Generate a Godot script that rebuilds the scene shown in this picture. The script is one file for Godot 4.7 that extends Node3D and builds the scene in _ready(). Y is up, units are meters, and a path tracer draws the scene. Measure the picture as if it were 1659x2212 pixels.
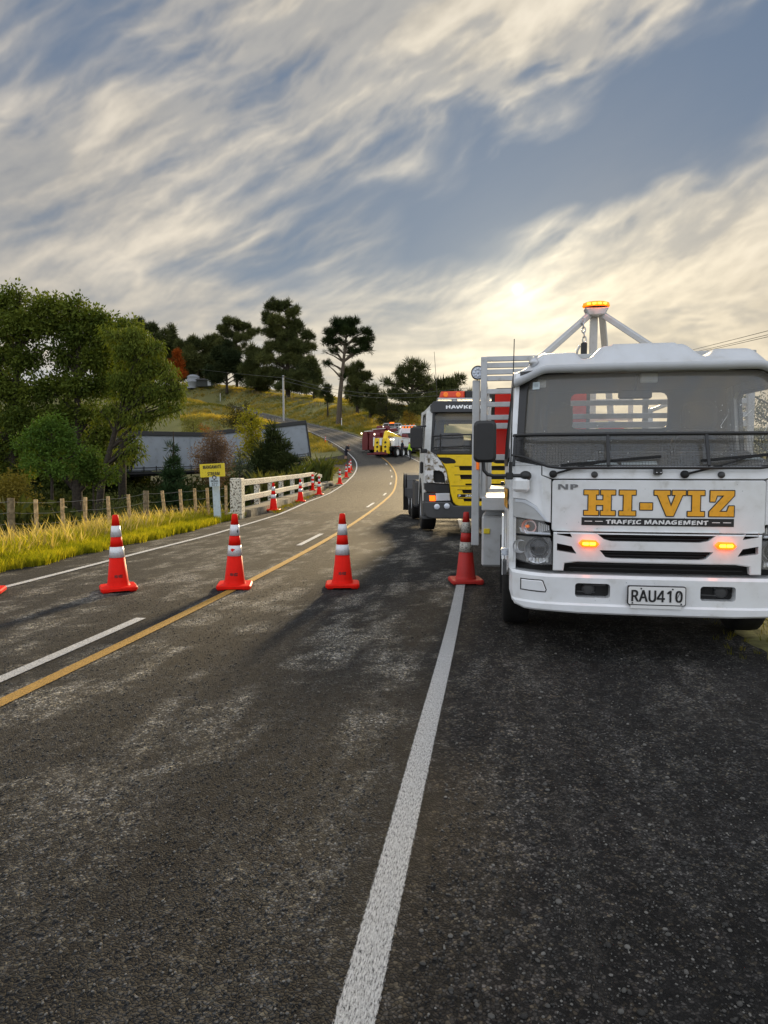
extends Node3D

func _ready() -> void:
	rng.seed = 7
	noise.seed = 3
	noise.frequency = 1.0
	noise.fractal_octaves = 4
	fine.seed = 11
	fine.frequency = 1.0
	fine.fractal_octaves = 6
	fine.fractal_gain = 0.58
	wisp.seed = 5
	wisp.frequency = 1.0
	wisp.fractal_type = FastNoiseLite.FRACTAL_RIDGED
	wisp.fractal_octaves = 5
	# camera
	var cam := Camera3D.new()
	cam.name = "camera"
	cam.position = Vector3(0, CAMH, 0)
	cam.rotation.x = PITCH
	cam.fov = rad_to_deg(2.0 * atan(1106.0 / FOC))
	cam.near = 0.05
	cam.far = 3000.0
	add_child(cam)
	# sky, exposure
	var env := Environment.new()
	env.background_mode = Environment.BG_SKY
	env.sky = Sky.new()
	var pan := PanoramaSkyMaterial.new()
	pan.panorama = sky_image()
	pan.energy_multiplier = 1.0
	env.sky.sky_material = pan
	env.tonemap_mode = Environment.TONE_MAPPER_LINEAR
	env.tonemap_exposure = 1.98
	env.sdfgi_enabled = true
	env.ssao_enabled = true
	env.ssil_enabled = true
	var we := WorldEnvironment.new()
	we.name = "world"
	we.environment = env
	add_child(we)
	# low sun ahead, a little to the right
	var sun := DirectionalLight3D.new()
	sun.name = "sun"
	sun.light_color = Color(1.0, 0.89, 0.70)
	sun.light_energy = 0.9
	sun.light_angular_distance = 6.0
	sun.shadow_enabled = true
	sun.sky_mode = DirectionalLight3D.SKY_MODE_LIGHT_ONLY
	add_child(sun)
	sun.look_at_from_position(Vector3.ZERO, -Vector3(sin(deg_to_rad(SUN_AZ)) * cos(deg_to_rad(SUN_EL)), sin(deg_to_rad(SUN_EL)), -cos(deg_to_rad(SUN_AZ)) * cos(deg_to_rad(SUN_EL))))
	# the place
	make_materials()
	make_road_samples()
	make_terrain()
	make_road()
	make_bridge()
	make_plants()
	make_hill_things()
	make_fences()
	make_trailers()
	make_main_truck()
	make_second_truck()
	make_tow_trucks()
	make_cones()
	make_sign()
	make_people()
	make_small_things()
# ---------------------------------------------------------------- helpers
const CAMH := 1.32
const FOC := 1500.0
const PITCH := -0.0639
var M := {}
var taken := {}
var rng := RandomNumberGenerator.new()
var noise := FastNoiseLite.new()
var fine := FastNoiseLite.new()
var wisp := FastNoiseLite.new()

func rf(a: float, b: float) -> float:
	return rng.randf_range(a, b)

func numbered(parent: Node, called: String) -> String:
	var key := str(parent.get_instance_id()) + called
	if not taken.has(key):
		taken[key] = 0
		return called
	taken[key] += 1
	return "%s_%03d" % [called, taken[key]]

func put(o: Node3D, called: String, parent: Node) -> Node3D:
	o.name = numbered(parent, called)
	parent.add_child(o, true)
	return o

func tag(o: Node3D, label: String, category := "", group := "", kind := "") -> Node3D:
	if label: o.set_meta("label", label)
	if category: o.set_meta("category", category)
	if group: o.set_meta("group", group)
	if kind: o.set_meta("kind", kind)
	return o

func thing(called: String, label: String, category: String, where: Vector3, turn := 0.0, group := "") -> Node3D:
	var o := Node3D.new()
	put(o, called, self)
	o.position = where
	o.rotation.y = turn
	tag(o, label, category, group)
	return o

func mb() -> SurfaceTool:
	var st := SurfaceTool.new()
	st.begin(Mesh.PRIMITIVE_TRIANGLES)
	st.set_smooth_group(-1)
	return st

func obj(called: String, st: SurfaceTool, m: Material, parent: Node = self) -> MeshInstance3D:
	st.generate_normals()
	var o := MeshInstance3D.new()
	o.mesh = st.commit()
	o.material_override = m
	put(o, called, parent)
	return o

func inst(called: String, mesh: Mesh, m: Material, parent: Node, xf := Transform3D()) -> MeshInstance3D:
	var o := MeshInstance3D.new()
	o.mesh = mesh
	o.material_override = m
	o.transform = xf
	put(o, called, parent)
	return o

func copy_thing(src: Node3D, called: String, label: String, where: Vector3, turn := 0.0) -> Node3D:
	var c: Node3D = src.duplicate()
	put(c, called, self)
	c.position = where
	c.rotation = Vector3(0, turn, 0)
	c.set_meta("label", label)
	return c

func tri(st: SurfaceTool, a: Vector3, b: Vector3, c: Vector3) -> void:  # counter-clockwise seen from outside
	st.add_vertex(a)
	st.add_vertex(c)
	st.add_vertex(b)

func quad(st: SurfaceTool, a: Vector3, b: Vector3, c: Vector3, d: Vector3) -> void:
	tri(st, a, b, c)
	tri(st, a, c, d)

func ctri(st: SurfaceTool, a: Vector3, b: Vector3, c: Vector3, mid: Vector3) -> void:
	if (b - a).cross(c - a).dot(a + b + c - mid * 3.0) < 0.0:
		tri(st, a, c, b)
	else:
		tri(st, a, b, c)

func box(st: SurfaceTool, c: Vector3, s: Vector3, ch := 0.0, b := Basis()) -> void:
	var h := s * 0.5
	st.set_smooth_group(-1)
	var sg := [-1.0, 1.0]
	var p := func(x: float, y: float, z: float, k: int) -> Vector3:
		var v := Vector3(x * (h.x - (0.0 if k == 0 else ch)), y * (h.y - (0.0 if k == 1 else ch)), z * (h.z - (0.0 if k == 2 else ch)))
		return c + b * v
	for ax in 3:
		for s0 in sg:
			var q := []
			for uv in [[-1.0, -1.0], [1.0, -1.0], [1.0, 1.0], [-1.0, 1.0]]:
				var e := Vector3.ZERO
				e[ax] = s0
				e[(ax + 1) % 3] = uv[0]
				e[(ax + 2) % 3] = uv[1]
				q.append(p.call(e.x, e.y, e.z, ax))
			ctri(st, q[0], q[1], q[2], c)
			ctri(st, q[0], q[2], q[3], c)
	if ch <= 0.0:
		return
	for ax in 3:
		var u := (ax + 1) % 3
		var w := (ax + 2) % 3
		for s0 in sg:
			for s1 in sg:
				var e0 := Vector3.ZERO
				e0[ax] = -1.0
				e0[u] = s0
				e0[w] = s1
				var e1 := e0
				e1[ax] = 1.0
				var a: Vector3 = p.call(e0.x, e0.y, e0.z, u)
				var bb: Vector3 = p.call(e1.x, e1.y, e1.z, u)
				var cc: Vector3 = p.call(e1.x, e1.y, e1.z, w)
				var d: Vector3 = p.call(e0.x, e0.y, e0.z, w)
				ctri(st, a, bb, cc, c)
				ctri(st, a, cc, d, c)
	for sx in sg:
		for sy in sg:
			for sz in sg:
				ctri(st, p.call(sx, sy, sz, 0), p.call(sx, sy, sz, 1), p.call(sx, sy, sz, 2), c)

func bar(st: SurfaceTool, a: Vector3, b: Vector3, w: float, t: float, ch := 0.0, up := Vector3.UP) -> void:  # a square bar from a to b
	var d := b - a
	var z := d.normalized()
	if absf(z.dot(up)) > 0.98: up = Vector3.RIGHT
	var x := up.cross(z).normalized()
	box(st, (a + b) * 0.5, Vector3(w, t, d.length()), ch, Basis(x, z.cross(x), z))

func tube(st: SurfaceTool, pts: Array, r0: float, r1 := -1.0, n := 8, caps := true) -> void:
	if r1 < 0.0: r1 = r0
	st.set_smooth_group(1)
	var rings := []
	var x := Vector3.ZERO
	for i in pts.size():
		var d: Vector3 = (pts[mini(i + 1, pts.size() - 1)] - pts[maxi(i - 1, 0)]).normalized()
		if i == 0:
			x = d.cross(Vector3.UP if absf(d.y) < 0.9 else Vector3.RIGHT).normalized()
		x = (x - d * x.dot(d)).normalized()
		var y := d.cross(x)
		var r := lerpf(r0, r1, i / float(maxi(pts.size() - 1, 1)))
		var ring := []
		for j in n:
			var t := TAU * j / n
			ring.append(pts[i] + (x * cos(t) + y * sin(t)) * r)
		rings.append(ring)
	for i in pts.size() - 1:
		for j in n:
			var k := (j + 1) % n
			quad(st, rings[i][j], rings[i][k], rings[i + 1][k], rings[i + 1][j])
	if caps:
		st.set_smooth_group(-1)
		for j in n:
			var k := (j + 1) % n
			tri(st, pts[0], rings[0][k], rings[0][j])
			tri(st, pts[-1], rings[-1][j], rings[-1][k])
	st.set_smooth_group(-1)

func lathe(st: SurfaceTool, prof: Array, n: int, xf := Transform3D(), group := 1) -> void:  # prof: Vector2(radius, height), going up the outside
	st.set_smooth_group(group)
	var p := func(i: int, j: int) -> Vector3:
		var t := TAU * (j % n) / n
		return xf * Vector3(prof[i].x * cos(t), prof[i].y, prof[i].x * sin(t))
	for i in prof.size() - 1:
		for j in n:
			if prof[i].x > 1e-5:
				tri(st, p.call(i, j + 1), p.call(i, j), p.call(i + 1, j))
			if prof[i + 1].x > 1e-5:
				tri(st, p.call(i, j + 1), p.call(i + 1, j), p.call(i + 1, j + 1))
	st.set_smooth_group(-1)

func ball(st: SurfaceTool, c: Vector3, r: Vector3, n := 12, m := 8, b := Basis()) -> void:
	var prof := []
	for i in m + 1:
		var t := PI * i / m - PI / 2
		prof.append(Vector2(cos(t) if i > 0 and i < m else 0.0, sin(t)))
	lathe(st, prof, n, Transform3D(b * Basis.from_scale(r), c))

func flat(v: Vector3) -> Vector3:
	return v

func inset(poly: Array, c: float) -> Array:
	var n := poly.size()
	var area := 0.0
	for i in n:
		area += poly[i].cross(poly[(i + 1) % n])
	var out := []
	for i in n:
		var e0: Vector2 = (poly[i] - poly[(i + n - 1) % n]).normalized()
		var e1: Vector2 = (poly[(i + 1) % n] - poly[i]).normalized()
		var k := signf(area)
		var m := Vector2(-e0.y, e0.x) * k + Vector2(-e1.y, e1.x) * k
		out.append(poly[i] + m * (c / maxf(0.5, 1.0 + e0.dot(e1))))
	return out

func slab(st: SurfaceTool, poly: Array, zf: float, zb: float, ch := 0.0, fn := flat, step := 0.0, back := true, holes := []) -> void:
	# an outline in x, y with its face at zf and its back at zb (zf > zb), bevelled, cut into strips of width step and bent by fn
	var n := poly.size()
	var area := 0.0
	for i in n:
		area += poly[i].cross(poly[(i + 1) % n])
	if area < 0.0:
		poly = poly.duplicate()
		poly.reverse()
	if step > 0.0:
		var fine_poly := []
		for i in n:
			var k := maxi(1, int(absf(poly[(i + 1) % n].x - poly[i].x) / step))
			for j in k:
				fine_poly.append(poly[i].lerp(poly[(i + 1) % n], j / float(k)))
		poly = fine_poly
		n = poly.size()
	var face := inset(poly, ch) if ch > 0.0 else poly
	var pieces := [PackedVector2Array(face)]
	var whole := Rect2(face[0], Vector2.ZERO)
	for v in face:
		whole = whole.expand(v)
	if step > 0.0:
		pieces = []
		var k := maxi(1, ceili(whole.size.x / step))
		for j in k:
			var xa := whole.position.x + whole.size.x * j / k
			var xb := whole.position.x + whole.size.x * (j + 1) / k
			pieces.append_array(Geometry2D.intersect_polygons(PackedVector2Array(face), PackedVector2Array([Vector2(xa, whole.position.y - 1), Vector2(xb, whole.position.y - 1), Vector2(xb, whole.end.y + 1), Vector2(xa, whole.end.y + 1)])))
	for hole in holes:
		var kept := []
		for pc in pieces:
			kept.append_array(Geometry2D.clip_polygons(pc, PackedVector2Array(hole)))
		pieces = kept
		var hn: int = hole.size()
		var harea := 0.0
		for i in hn:
			harea += hole[i].cross(hole[(i + 1) % hn])
		for i in hn:
			var a: Vector2 = hole[i]
			var b: Vector2 = hole[(i + 1) % hn]
			if harea < 0.0:
				a = b
				b = hole[i]
			var k := maxi(1, int(absf(b.x - a.x) / step)) if step > 0.0 else 1
			for j in k:
				var u := a.lerp(b, j / float(k))
				var w := a.lerp(b, (j + 1) / float(k))
				quad(st, fn.call(Vector3(u.x, u.y, zf)), fn.call(Vector3(w.x, w.y, zf)), fn.call(Vector3(w.x, w.y, zb)), fn.call(Vector3(u.x, u.y, zb)))
	for pc in pieces:
		var idx := Geometry2D.triangulate_polygon(pc)
		for i in range(0, idx.size(), 3):
			var a: Vector2 = pc[idx[i]]
			var b: Vector2 = pc[idx[i + 1]]
			var c: Vector2 = pc[idx[i + 2]]
			if (b - a).cross(c - a) < 0.0:
				var s := b
				b = c
				c = s
			st.set_smooth_group(3)
			tri(st, fn.call(Vector3(a.x, a.y, zf)), fn.call(Vector3(b.x, b.y, zf)), fn.call(Vector3(c.x, c.y, zf)))
			if back:
				st.set_smooth_group(4)
				tri(st, fn.call(Vector3(a.x, a.y, zb)), fn.call(Vector3(c.x, c.y, zb)), fn.call(Vector3(b.x, b.y, zb)))
	st.set_smooth_group(-1)
	for i in n:
		var j := (i + 1) % n
		var a: Vector2 = poly[i]
		var b: Vector2 = poly[j]
		if ch > 0.0:
			quad(st, fn.call(Vector3(face[i].x, face[i].y, zf)), fn.call(Vector3(a.x, a.y, zf - ch)), fn.call(Vector3(b.x, b.y, zf - ch)), fn.call(Vector3(face[j].x, face[j].y, zf)))
		quad(st, fn.call(Vector3(a.x, a.y, zf - ch)), fn.call(Vector3(a.x, a.y, zb)), fn.call(Vector3(b.x, b.y, zb)), fn.call(Vector3(b.x, b.y, zf - ch)))

func rr(x0: float, y0: float, x1: float, y1: float, r: float, k := 3) -> Array:  # rounded rectangle
	var out := []
	for q in [[x1 - r, y0 + r, -PI / 2], [x1 - r, y1 - r, 0.0], [x0 + r, y1 - r, PI / 2], [x0 + r, y0 + r, PI]]:
		for i in k + 1:
			var t: float = q[2] + PI / 2 * i / k
			out.append(Vector2(q[0] + cos(t) * r, q[1] + sin(t) * r))
	return out

func pv(list: Array) -> Array:  # x, y, x, y ... to points
	var out := []
	for i in range(0, list.size(), 2):
		out.append(Vector2(list[i], list[i + 1]))
	return out

func mirrored(poly: Array) -> Array:
	var out := []
	for v in poly:
		out.append(Vector2(-v.x, v.y))
	return out

func lin(r: float, g: float, b: float, a := 1.0) -> Color:
	var c := Color(r, g, b).linear_to_srgb()
	c.a = a
	return c

func mat(key: String, r: float, g: float, b: float, rough := 0.6, metal := 0.0, tex: Texture2D = null, ts := 1.0) -> StandardMaterial3D:
	var m := StandardMaterial3D.new()
	m.resource_name = key
	m.albedo_color = lin(r, g, b)
	m.roughness = rough
	m.metallic = metal
	if tex:
		m.albedo_texture = tex
		m.uv1_triplanar = true
		m.uv1_scale = Vector3.ONE * ts
	M[key] = m
	return m

func noise_tex(seed_: int, freq: float, colors: Array, offs: Array, size := 256, type := FastNoiseLite.TYPE_SIMPLEX_SMOOTH) -> NoiseTexture2D:
	var n := FastNoiseLite.new()
	n.seed = seed_
	n.noise_type = type
	n.frequency = freq
	n.fractal_octaves = 5
	var t := NoiseTexture2D.new()
	t.width = size
	t.height = size
	t.seamless = true
	t.noise = n
	var g := Gradient.new()
	g.colors = PackedColorArray(colors)
	g.offsets = PackedFloat32Array(offs)
	t.color_ramp = g
	return t

func text_mesh(s: String, height: float, depth := 0.003, bold := 0.6, skew := 0.0, mono := false, serif := false) -> TextMesh:
	var f := SystemFont.new()
	f.font_names = PackedStringArray(["Droid Sans Mono" if mono else "Droid Serif" if serif else "Droid Sans"])
	f.font_weight = 700
	var v := FontVariation.new()
	v.base_font = f
	v.variation_embolden = 0.0
	if skew: v.variation_transform = Transform2D(Vector2(1, 0), Vector2(skew, 1), Vector2.ZERO)
	var t := TextMesh.new()
	t.font = v
	t.text = s
	t.font_size = 64
	t.pixel_size = height / 47.0
	t.depth = depth
	return t

func text(called: String, s: String, width: float, height: float, where: Vector3, parent: Node, m: Material, bold := 0.6, skew := 0.0, mono := false, fn := flat, b := Basis()) -> MeshInstance3D:
	# lettering scaled to width x height, centred at where, then bent by fn
	var arr := text_mesh(s, height, 0.003, bold, skew, mono).get_mesh_arrays()
	var v: PackedVector3Array = arr[Mesh.ARRAY_VERTEX]
	var lo := Vector3(1e9, 1e9, 0)
	var hi := -lo
	for p in v:
		lo = lo.min(p)
		hi = hi.max(p)
	var idx: PackedInt32Array = arr[Mesh.ARRAY_INDEX] if arr[Mesh.ARRAY_INDEX] != null else PackedInt32Array(range(v.size()))
	var st := mb()
	var e := height * 0.028 * bold
	var grow := [Vector3.ZERO]
	if bold > 0.0: grow = [Vector3(-e, -e, 0), Vector3(e, -e, height * 0.003), Vector3(e, e, height * 0.006), Vector3(-e, e, height * 0.009)]
	for g in grow:
		for i in idx.size():
			var p := v[idx[i]]
			var q := Vector3(((p.x - lo.x) / (hi.x - lo.x) - 0.5) * (width - 2.0 * e), ((p.y - lo.y) / (hi.y - lo.y) - 0.5) * (height - 2.0 * e), p.z)
			st.add_vertex(fn.call(where + b * (q + g)))
	return obj(called, st, m, parent)

func ray(px: float, py: float) -> Vector3:
	return Vector3((px - 829.5) / FOC, (1106.0 - py) / FOC, -1.0).rotated(Vector3.RIGHT, PITCH)

func at(px: float, py: float, d: float) -> Vector3:  # a point at depth d metres along the view
	var r := ray(px, py)
	r *= d / -r.z
	return Vector3(r.x, CAMH + r.y, r.z)

func hit(px: float, py: float) -> Vector3:  # where that line of sight meets the ground
	var r := ray(px, py)
	r /= -r.z
	var d := 1.0
	while d < 400.0 and CAMH + r.y * d > ground(r.x * d, -d):
		d += maxf(0.25, d * 0.01)
	var lo := d - maxf(0.25, d * 0.01) * 1.1
	for k in 12:
		var m := (lo + d) * 0.5
		if CAMH + r.y * m > ground(r.x * m, -m): lo = m
		else: d = m
	return Vector3(r.x * d, ground(r.x * d, -d), -d)
# ---------------------------------------------------------------- sky
const SUN_AZ := 10.7
const SUN_EL := 13.9
# cloud cover, rows from 33 degrees up down to the horizon, columns from 29 degrees left to 29 degrees right
const COVER := ["6777788999841", "4345677887410", "3234455652000", "4575443100001", "6764321000013", "7665432013578", "6543223346789", "6655444556789", "7766666677889", "8777777888889", "8888888888888", "8888888888888"]

func cover_at(az: float, el: float) -> float:
	var u := clampf((az + 29.0) / 58.0 * 12.0, 0.0, 12.0)
	var v := clampf((33.0 - el) / 33.0 * 11.0, 0.0, 11.0)
	var i := mini(int(u), 11)
	var j := mini(int(v), 10)
	var fu := smoothstep(0.0, 1.0, u - i)
	var fv := smoothstep(0.0, 1.0, v - j)
	var a := lerpf(COVER[j].unicode_at(i) - 48, COVER[j].unicode_at(i + 1) - 48, fu)
	var b := lerpf(COVER[j + 1].unicode_at(i) - 48, COVER[j + 1].unicode_at(i + 1) - 48, fu)
	var c := lerpf(a, b, fv) / 9.0
	var out := smoothstep(29.0, 48.0, absf(az)) + smoothstep(34.0, 46.0, el)
	return lerpf(c, 0.48 + 0.3 * noise.get_noise_3d(az * 0.03, el * 0.03, 9.0), clampf(out, 0.0, 1.0))

func fibre(d: Vector3, tilt: float, along: float, across: float, off: float, n: FastNoiseLite) -> float:
	var c := cos(tilt)
	var k := sin(tilt)
	return n.get_noise_3d((d.x * c + d.y * k) * along + off, (-d.x * k + d.y * c) * across, d.z * across * 0.6)

func sky_color(az: float, el: float) -> Color:
	var a := deg_to_rad(az)
	var e := deg_to_rad(el)
	var d := Vector3(sin(a) * cos(e), sin(e), -cos(a) * cos(e))
	var low := smoothstep(17.0, 7.0, el)
	var w := noise.get_noise_3d(d.x * 3.0, d.y * 5.0, d.z * 3.0)
	var w2 := noise.get_noise_3d(d.x * 3.0 + 9.0, d.y * 5.0, d.z * 3.0)
	var dw := d + Vector3(w, w2, 0.0) * 0.02
	var f := lerpf(fibre(dw, 0.42, 2.4, 8.0, 0.0, noise), fibre(dw, 0.03, 2.2, 12.0, 5.0, noise), low)
	var g := lerpf(fibre(dw, 0.50, 4.0, 21.0, 2.0, fine), fibre(dw, 0.06, 4.5, 36.0, 7.0, fine), low)
	var h := lerpf(fibre(dw, 0.75, 13.0, 60.0, 4.0, fine), fibre(dw, 0.12, 12.0, 90.0, 8.0, fine), low)
	var r := lerpf(fibre(dw, 0.47, 3.2, 21.0, 3.0, wisp), fibre(dw, 0.05, 2.4, 30.0, 6.0, wisp), low)
	var puff := fine.get_noise_3d(dw.x * 34.0, dw.y * 40.0, dw.z * 34.0)
	var c := cover_at(az + w * 3.5 + f * 2.5, el + w2 * 2.5 + f * 1.8 + g * 1.2)
	var edge := (0.30 + 0.55 * (1.0 - absf(2.0 * c - 1.0))) * smoothstep(0.0, 0.4, c)
	var thick := clampf(c * 1.0 - 0.06 + f * 0.45 * edge + g * 0.30 * edge + h * 0.16 * edge + r * 0.50 * edge + puff * 0.12 * edge * c, 0.0, 1.0)
	thick = lerpf(thick, thick * thick * (3.0 - 2.0 * thick), 0.45)
	var to_sun := Vector3(sin(deg_to_rad(SUN_AZ)) * cos(deg_to_rad(SUN_EL)), sin(deg_to_rad(SUN_EL)), -cos(deg_to_rad(SUN_AZ)) * cos(deg_to_rad(SUN_EL)))
	var away := rad_to_deg(d.angle_to(to_sun))
	var blue := Vector3(0.080, 0.122, 0.196).lerp(Vector3(0.25, 0.33, 0.37), exp(-maxf(el, 0.0) / 8.0))
	# away from the sun the blue is clearer, and brightened as fill for the truck fronts
	blue = blue.lerp(Vector3(0.36, 0.49, 0.70), smoothstep(36.0, 100.0, away))
	blue += Vector3(0.10, 0.095, 0.075) * exp(-away / 14.0)
	var shade := clampf(0.88 + 0.26 * f + 0.12 * g + 0.08 * h + 0.20 * r + 0.06 * puff, 0.55, 1.25)
	var lit := (0.86 + 0.36 * exp(-away / 14.0) + 0.22 * exp(-away / 3.0)) * (1.0 - 0.22 * exp(-maxf(el, 0.0) / 8.0) * smoothstep(6.0, 25.0, away) * smoothstep(60.0, 40.0, away))
	var cloud := Vector3(0.475, 0.43, 0.37).lerp(Vector3(0.74, 0.66, 0.50), exp(-away / 18.0)) * shade * lit
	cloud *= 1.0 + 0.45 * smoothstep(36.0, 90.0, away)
	var grey := smoothstep(0.02, -0.30, f + 0.5 * g) * smoothstep(0.45, 0.9, thick)
	cloud = cloud.lerp(Vector3(0.33, 0.32, 0.30) * lit, grey * 0.75)
	var s := blue.lerp(cloud, thick * 0.94)
	var warm := exp(-maxf(el, 0.0) / 7.5) * exp(-absf(az - 18.0) / 20.0)
	s = s.lerp(Vector3(1.05, 0.80, 0.40) * (0.4 + 0.65 * shade), warm * 0.74)
	s += Vector3(0.8, 0.72, 0.55) * exp(-away * away / 0.09) + Vector3(0.22, 0.19, 0.12) * exp(-away / 1.6)
	s *= 0.75 + 0.29 * smoothstep(36.0, 70.0, away)  # visible sky dimmed, the rest left brighter as added fill
	return Color(s.x, s.y, s.z)

func sky_image() -> ImageTexture:
	var w := 4096
	var h := 2048
	var coarse := Image.create_empty(1024, 512, false, Image.FORMAT_RGBF)
	for y in 512:
		for x in 1024:
			var el := 90.0 - (y + 0.5) * 180.0 / 512.0
			if el < -3.0:
				coarse.set_pixel(x, y, Color(0.12, 0.115, 0.09))
				continue
			var az := (x + 0.5) * 360.0 / 1024.0
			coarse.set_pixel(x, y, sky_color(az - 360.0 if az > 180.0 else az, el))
	coarse.resize(w, h, Image.INTERPOLATE_CUBIC)
	var per := w / 360.0
	for y in range(int((90.0 - 36.0) * per), int(91.0 * per)):
		var el := 90.0 - (y + 0.5) / per
		for x in range(int(-33.0 * per), int(33.0 * per)):
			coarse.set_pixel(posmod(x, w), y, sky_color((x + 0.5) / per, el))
	return ImageTexture.create_from_image(coarse)
# ---------------------------------------------------------------- materials
func make_materials() -> void:
	var grime := noise_tex(5, 0.012, [lin(0.72, 0.70, 0.66), lin(0.92, 0.915, 0.90), lin(0.97, 0.97, 0.965), lin(1, 1, 1)], [0.0, 0.25, 0.5, 0.8], 512)
	var specks := noise_tex(8, 0.05, [lin(0.3, 0.28, 0.24), lin(0.86, 0.84, 0.8), lin(1, 1, 1)], [0.0, 0.22, 0.4], 512)
	var flake := noise_tex(14, 0.03, [lin(0.10, 0.09, 0.075), lin(0.42, 0.39, 0.32), lin(1, 1, 0.97)], [0.2, 0.36, 0.44], 512)
	var grain := noise_tex(9, 0.02, [lin(0.45, 0.42, 0.36), lin(1, 0.97, 0.9)], [0.25, 0.8], 256)
	mat("white_paint", 0.82, 0.83, 0.83, 0.22, 0.0, grime, 0.9)
	M.white_paint.clearcoat_enabled = true
	M.white_paint.clearcoat = 0.6
	M.white_paint.clearcoat_roughness = 0.08
	mat("shaded_roof_paint", 0.60, 0.62, 0.64, 0.3, 0.0, grime, 0.7)  # white roof greyed for the shade on its front slope
	mat("dirty_white", 0.72, 0.73, 0.70, 0.45, 0.0, grime, 1.6)
	mat("grey_paint", 0.52, 0.53, 0.53, 0.42, 0.15, grime, 1.1)
	mat("steel", 0.55, 0.56, 0.57, 0.36, 0.75, grime, 2.0)
	mat("galvanised", 0.46, 0.47, 0.47, 0.5, 0.4, grime, 2.0)
	mat("chrome", 0.8, 0.8, 0.8, 0.08, 1.0)
	mat("black_plastic", 0.018, 0.018, 0.018, 0.42, 0.0, grime, 1.5)
	mat("black_matt", 0.010, 0.010, 0.010, 0.7)
	mat("slot_dark", 0.012, 0.011, 0.010, 0.8)
	mat("grey_plastic", 0.06, 0.06, 0.06, 0.5, 0.0, grime, 1.5)
	mat("rubber", 0.016, 0.015, 0.014, 0.85, 0.0, grain, 3.0)
	mat("interior", 0.05, 0.047, 0.043, 0.85)
	mat("headliner", 0.14, 0.125, 0.105, 0.9)
	mat("seat_cloth", 0.03, 0.03, 0.032, 0.95)
	mat("orange_text", 0.92, 0.43, 0.02, 0.35, 0.0, grime, 3.0)
	mat("text_black", 0.012, 0.012, 0.012, 0.4)
	mat("text_white", 0.8, 0.8, 0.78, 0.4)
	mat("badge_grey", 0.20, 0.20, 0.20, 0.3, 0.5)
	mat("plate_white", 0.80, 0.79, 0.76, 0.35)
	mat("yellow_paint", 0.95, 0.64, 0.012, 0.3, 0.0, grime, 1.2)
	mat("red_paint", 0.50, 0.018, 0.012, 0.4, 0.0, grime, 1.4)
	mat("sign_red", 0.82, 0.022, 0.010, 0.45)
	mat("wrecker_red", 0.14, 0.007, 0.009, 0.4, 0.0, grime, 1.4)
	mat("splattered", 0.76, 0.76, 0.74, 0.5, 0.0, noise_tex(31, 0.02, [lin(0.14, 0.10, 0.045), lin(0.35, 0.29, 0.18), lin(1, 1, 1)], [0.30, 0.42, 0.5], 512), 0.8)
	mat("cone_red", 0.80, 0.014, 0.006, 0.5, 0.0, grime, 2.5)
	M.cone_red.metallic_specular = 0.22
	mat("cone_dirty", 0.46, 0.014, 0.008, 0.6, 0.0, specks, 2.2)
	mat("sleeve", 0.72, 0.73, 0.74, 0.35, 0.15, specks, 1.8)
	mat("sleeve_dirty", 0.5, 0.49, 0.45, 0.5, 0.1, flake, 2.4)
	mat("bridge_white", 0.70, 0.67, 0.58, 0.8, 0.0, flake, 0.9)
	mat("concrete", 0.30, 0.275, 0.225, 0.9, 0.0, grain, 0.8)
	mat("timber", 0.66, 0.48, 0.26, 0.9, 0.0, grain, 2.0)
	mat("timber_dark", 0.28, 0.225, 0.14, 0.9, 0.0, grain, 2.0)
	mat("bark", 0.06, 0.048, 0.036, 0.95, 0.0, grain, 1.5)
	mat("bark_pale", 0.15, 0.12, 0.09, 0.95, 0.0, grain, 1.0)
	mat("wire", 0.3, 0.29, 0.27, 0.5, 0.6)
	mat("sign_yellow", 0.78, 0.60, 0.02, 0.45, 0.0, specks, 1.2)
	mat("sign_blue_white", 0.55, 0.64, 0.66, 0.5, 0.0, grime, 2.0)
	mat("pole_pale", 0.42, 0.42, 0.41, 0.8, 0.0, grime, 0.6)
	mat("tank", 0.36, 0.38, 0.40, 0.6, 0.0, grime, 0.3)
	mat("shed_green", 0.05, 0.055, 0.05, 0.7)
	mat("curtain", 0.27, 0.30, 0.33, 0.45, 0.0, grime, 0.25)
	mat("hi_vis", 0.42, 0.72, 0.02, 0.7)
	mat("lens_red", 0.75, 0.06, 0.01, 0.15)
	mat("lens_clear", 0.72, 0.76, 0.82, 0.12, 0.1)
	mat("lamp_grey", 0.16, 0.16, 0.16, 0.3, 0.3)
	mat("line_wire", 0.12, 0.12, 0.11, 0.95)
	M.line_wire.metallic_specular = 0.0
	mat("reflector", 0.86, 0.87, 0.88, 0.28, 0.75)
	var amber := mat("amber_lit", 0.9, 0.22, 0.01, 0.25)
	amber.emission_enabled = true
	amber.emission = Color(1.0, 0.36, 0.02)
	amber.emission_energy_multiplier = 1.3
	var core := mat("amber_core", 1.0, 0.6, 0.1, 0.25)
	core.emission_enabled = true
	core.emission = Color(1.0, 0.66, 0.12)
	core.emission_energy_multiplier = 5.0
	var dull := mat("amber_dull", 0.75, 0.2, 0.01, 0.2)
	dull.emission_enabled = true
	dull.emission = Color(1.0, 0.4, 0.03)
	dull.emission_energy_multiplier = 0.15
	var white_lit := mat("white_lit", 0.9, 0.9, 0.85, 0.25)
	white_lit.emission_enabled = true
	white_lit.emission = Color(1.0, 0.93, 0.8)
	white_lit.emission_energy_multiplier = 2.0
	var glass := mat("glass", 0.5, 0.52, 0.5, 0.03)
	glass.transparency = BaseMaterial3D.TRANSPARENCY_ALPHA
	glass.albedo_color.a = 0.12
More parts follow.
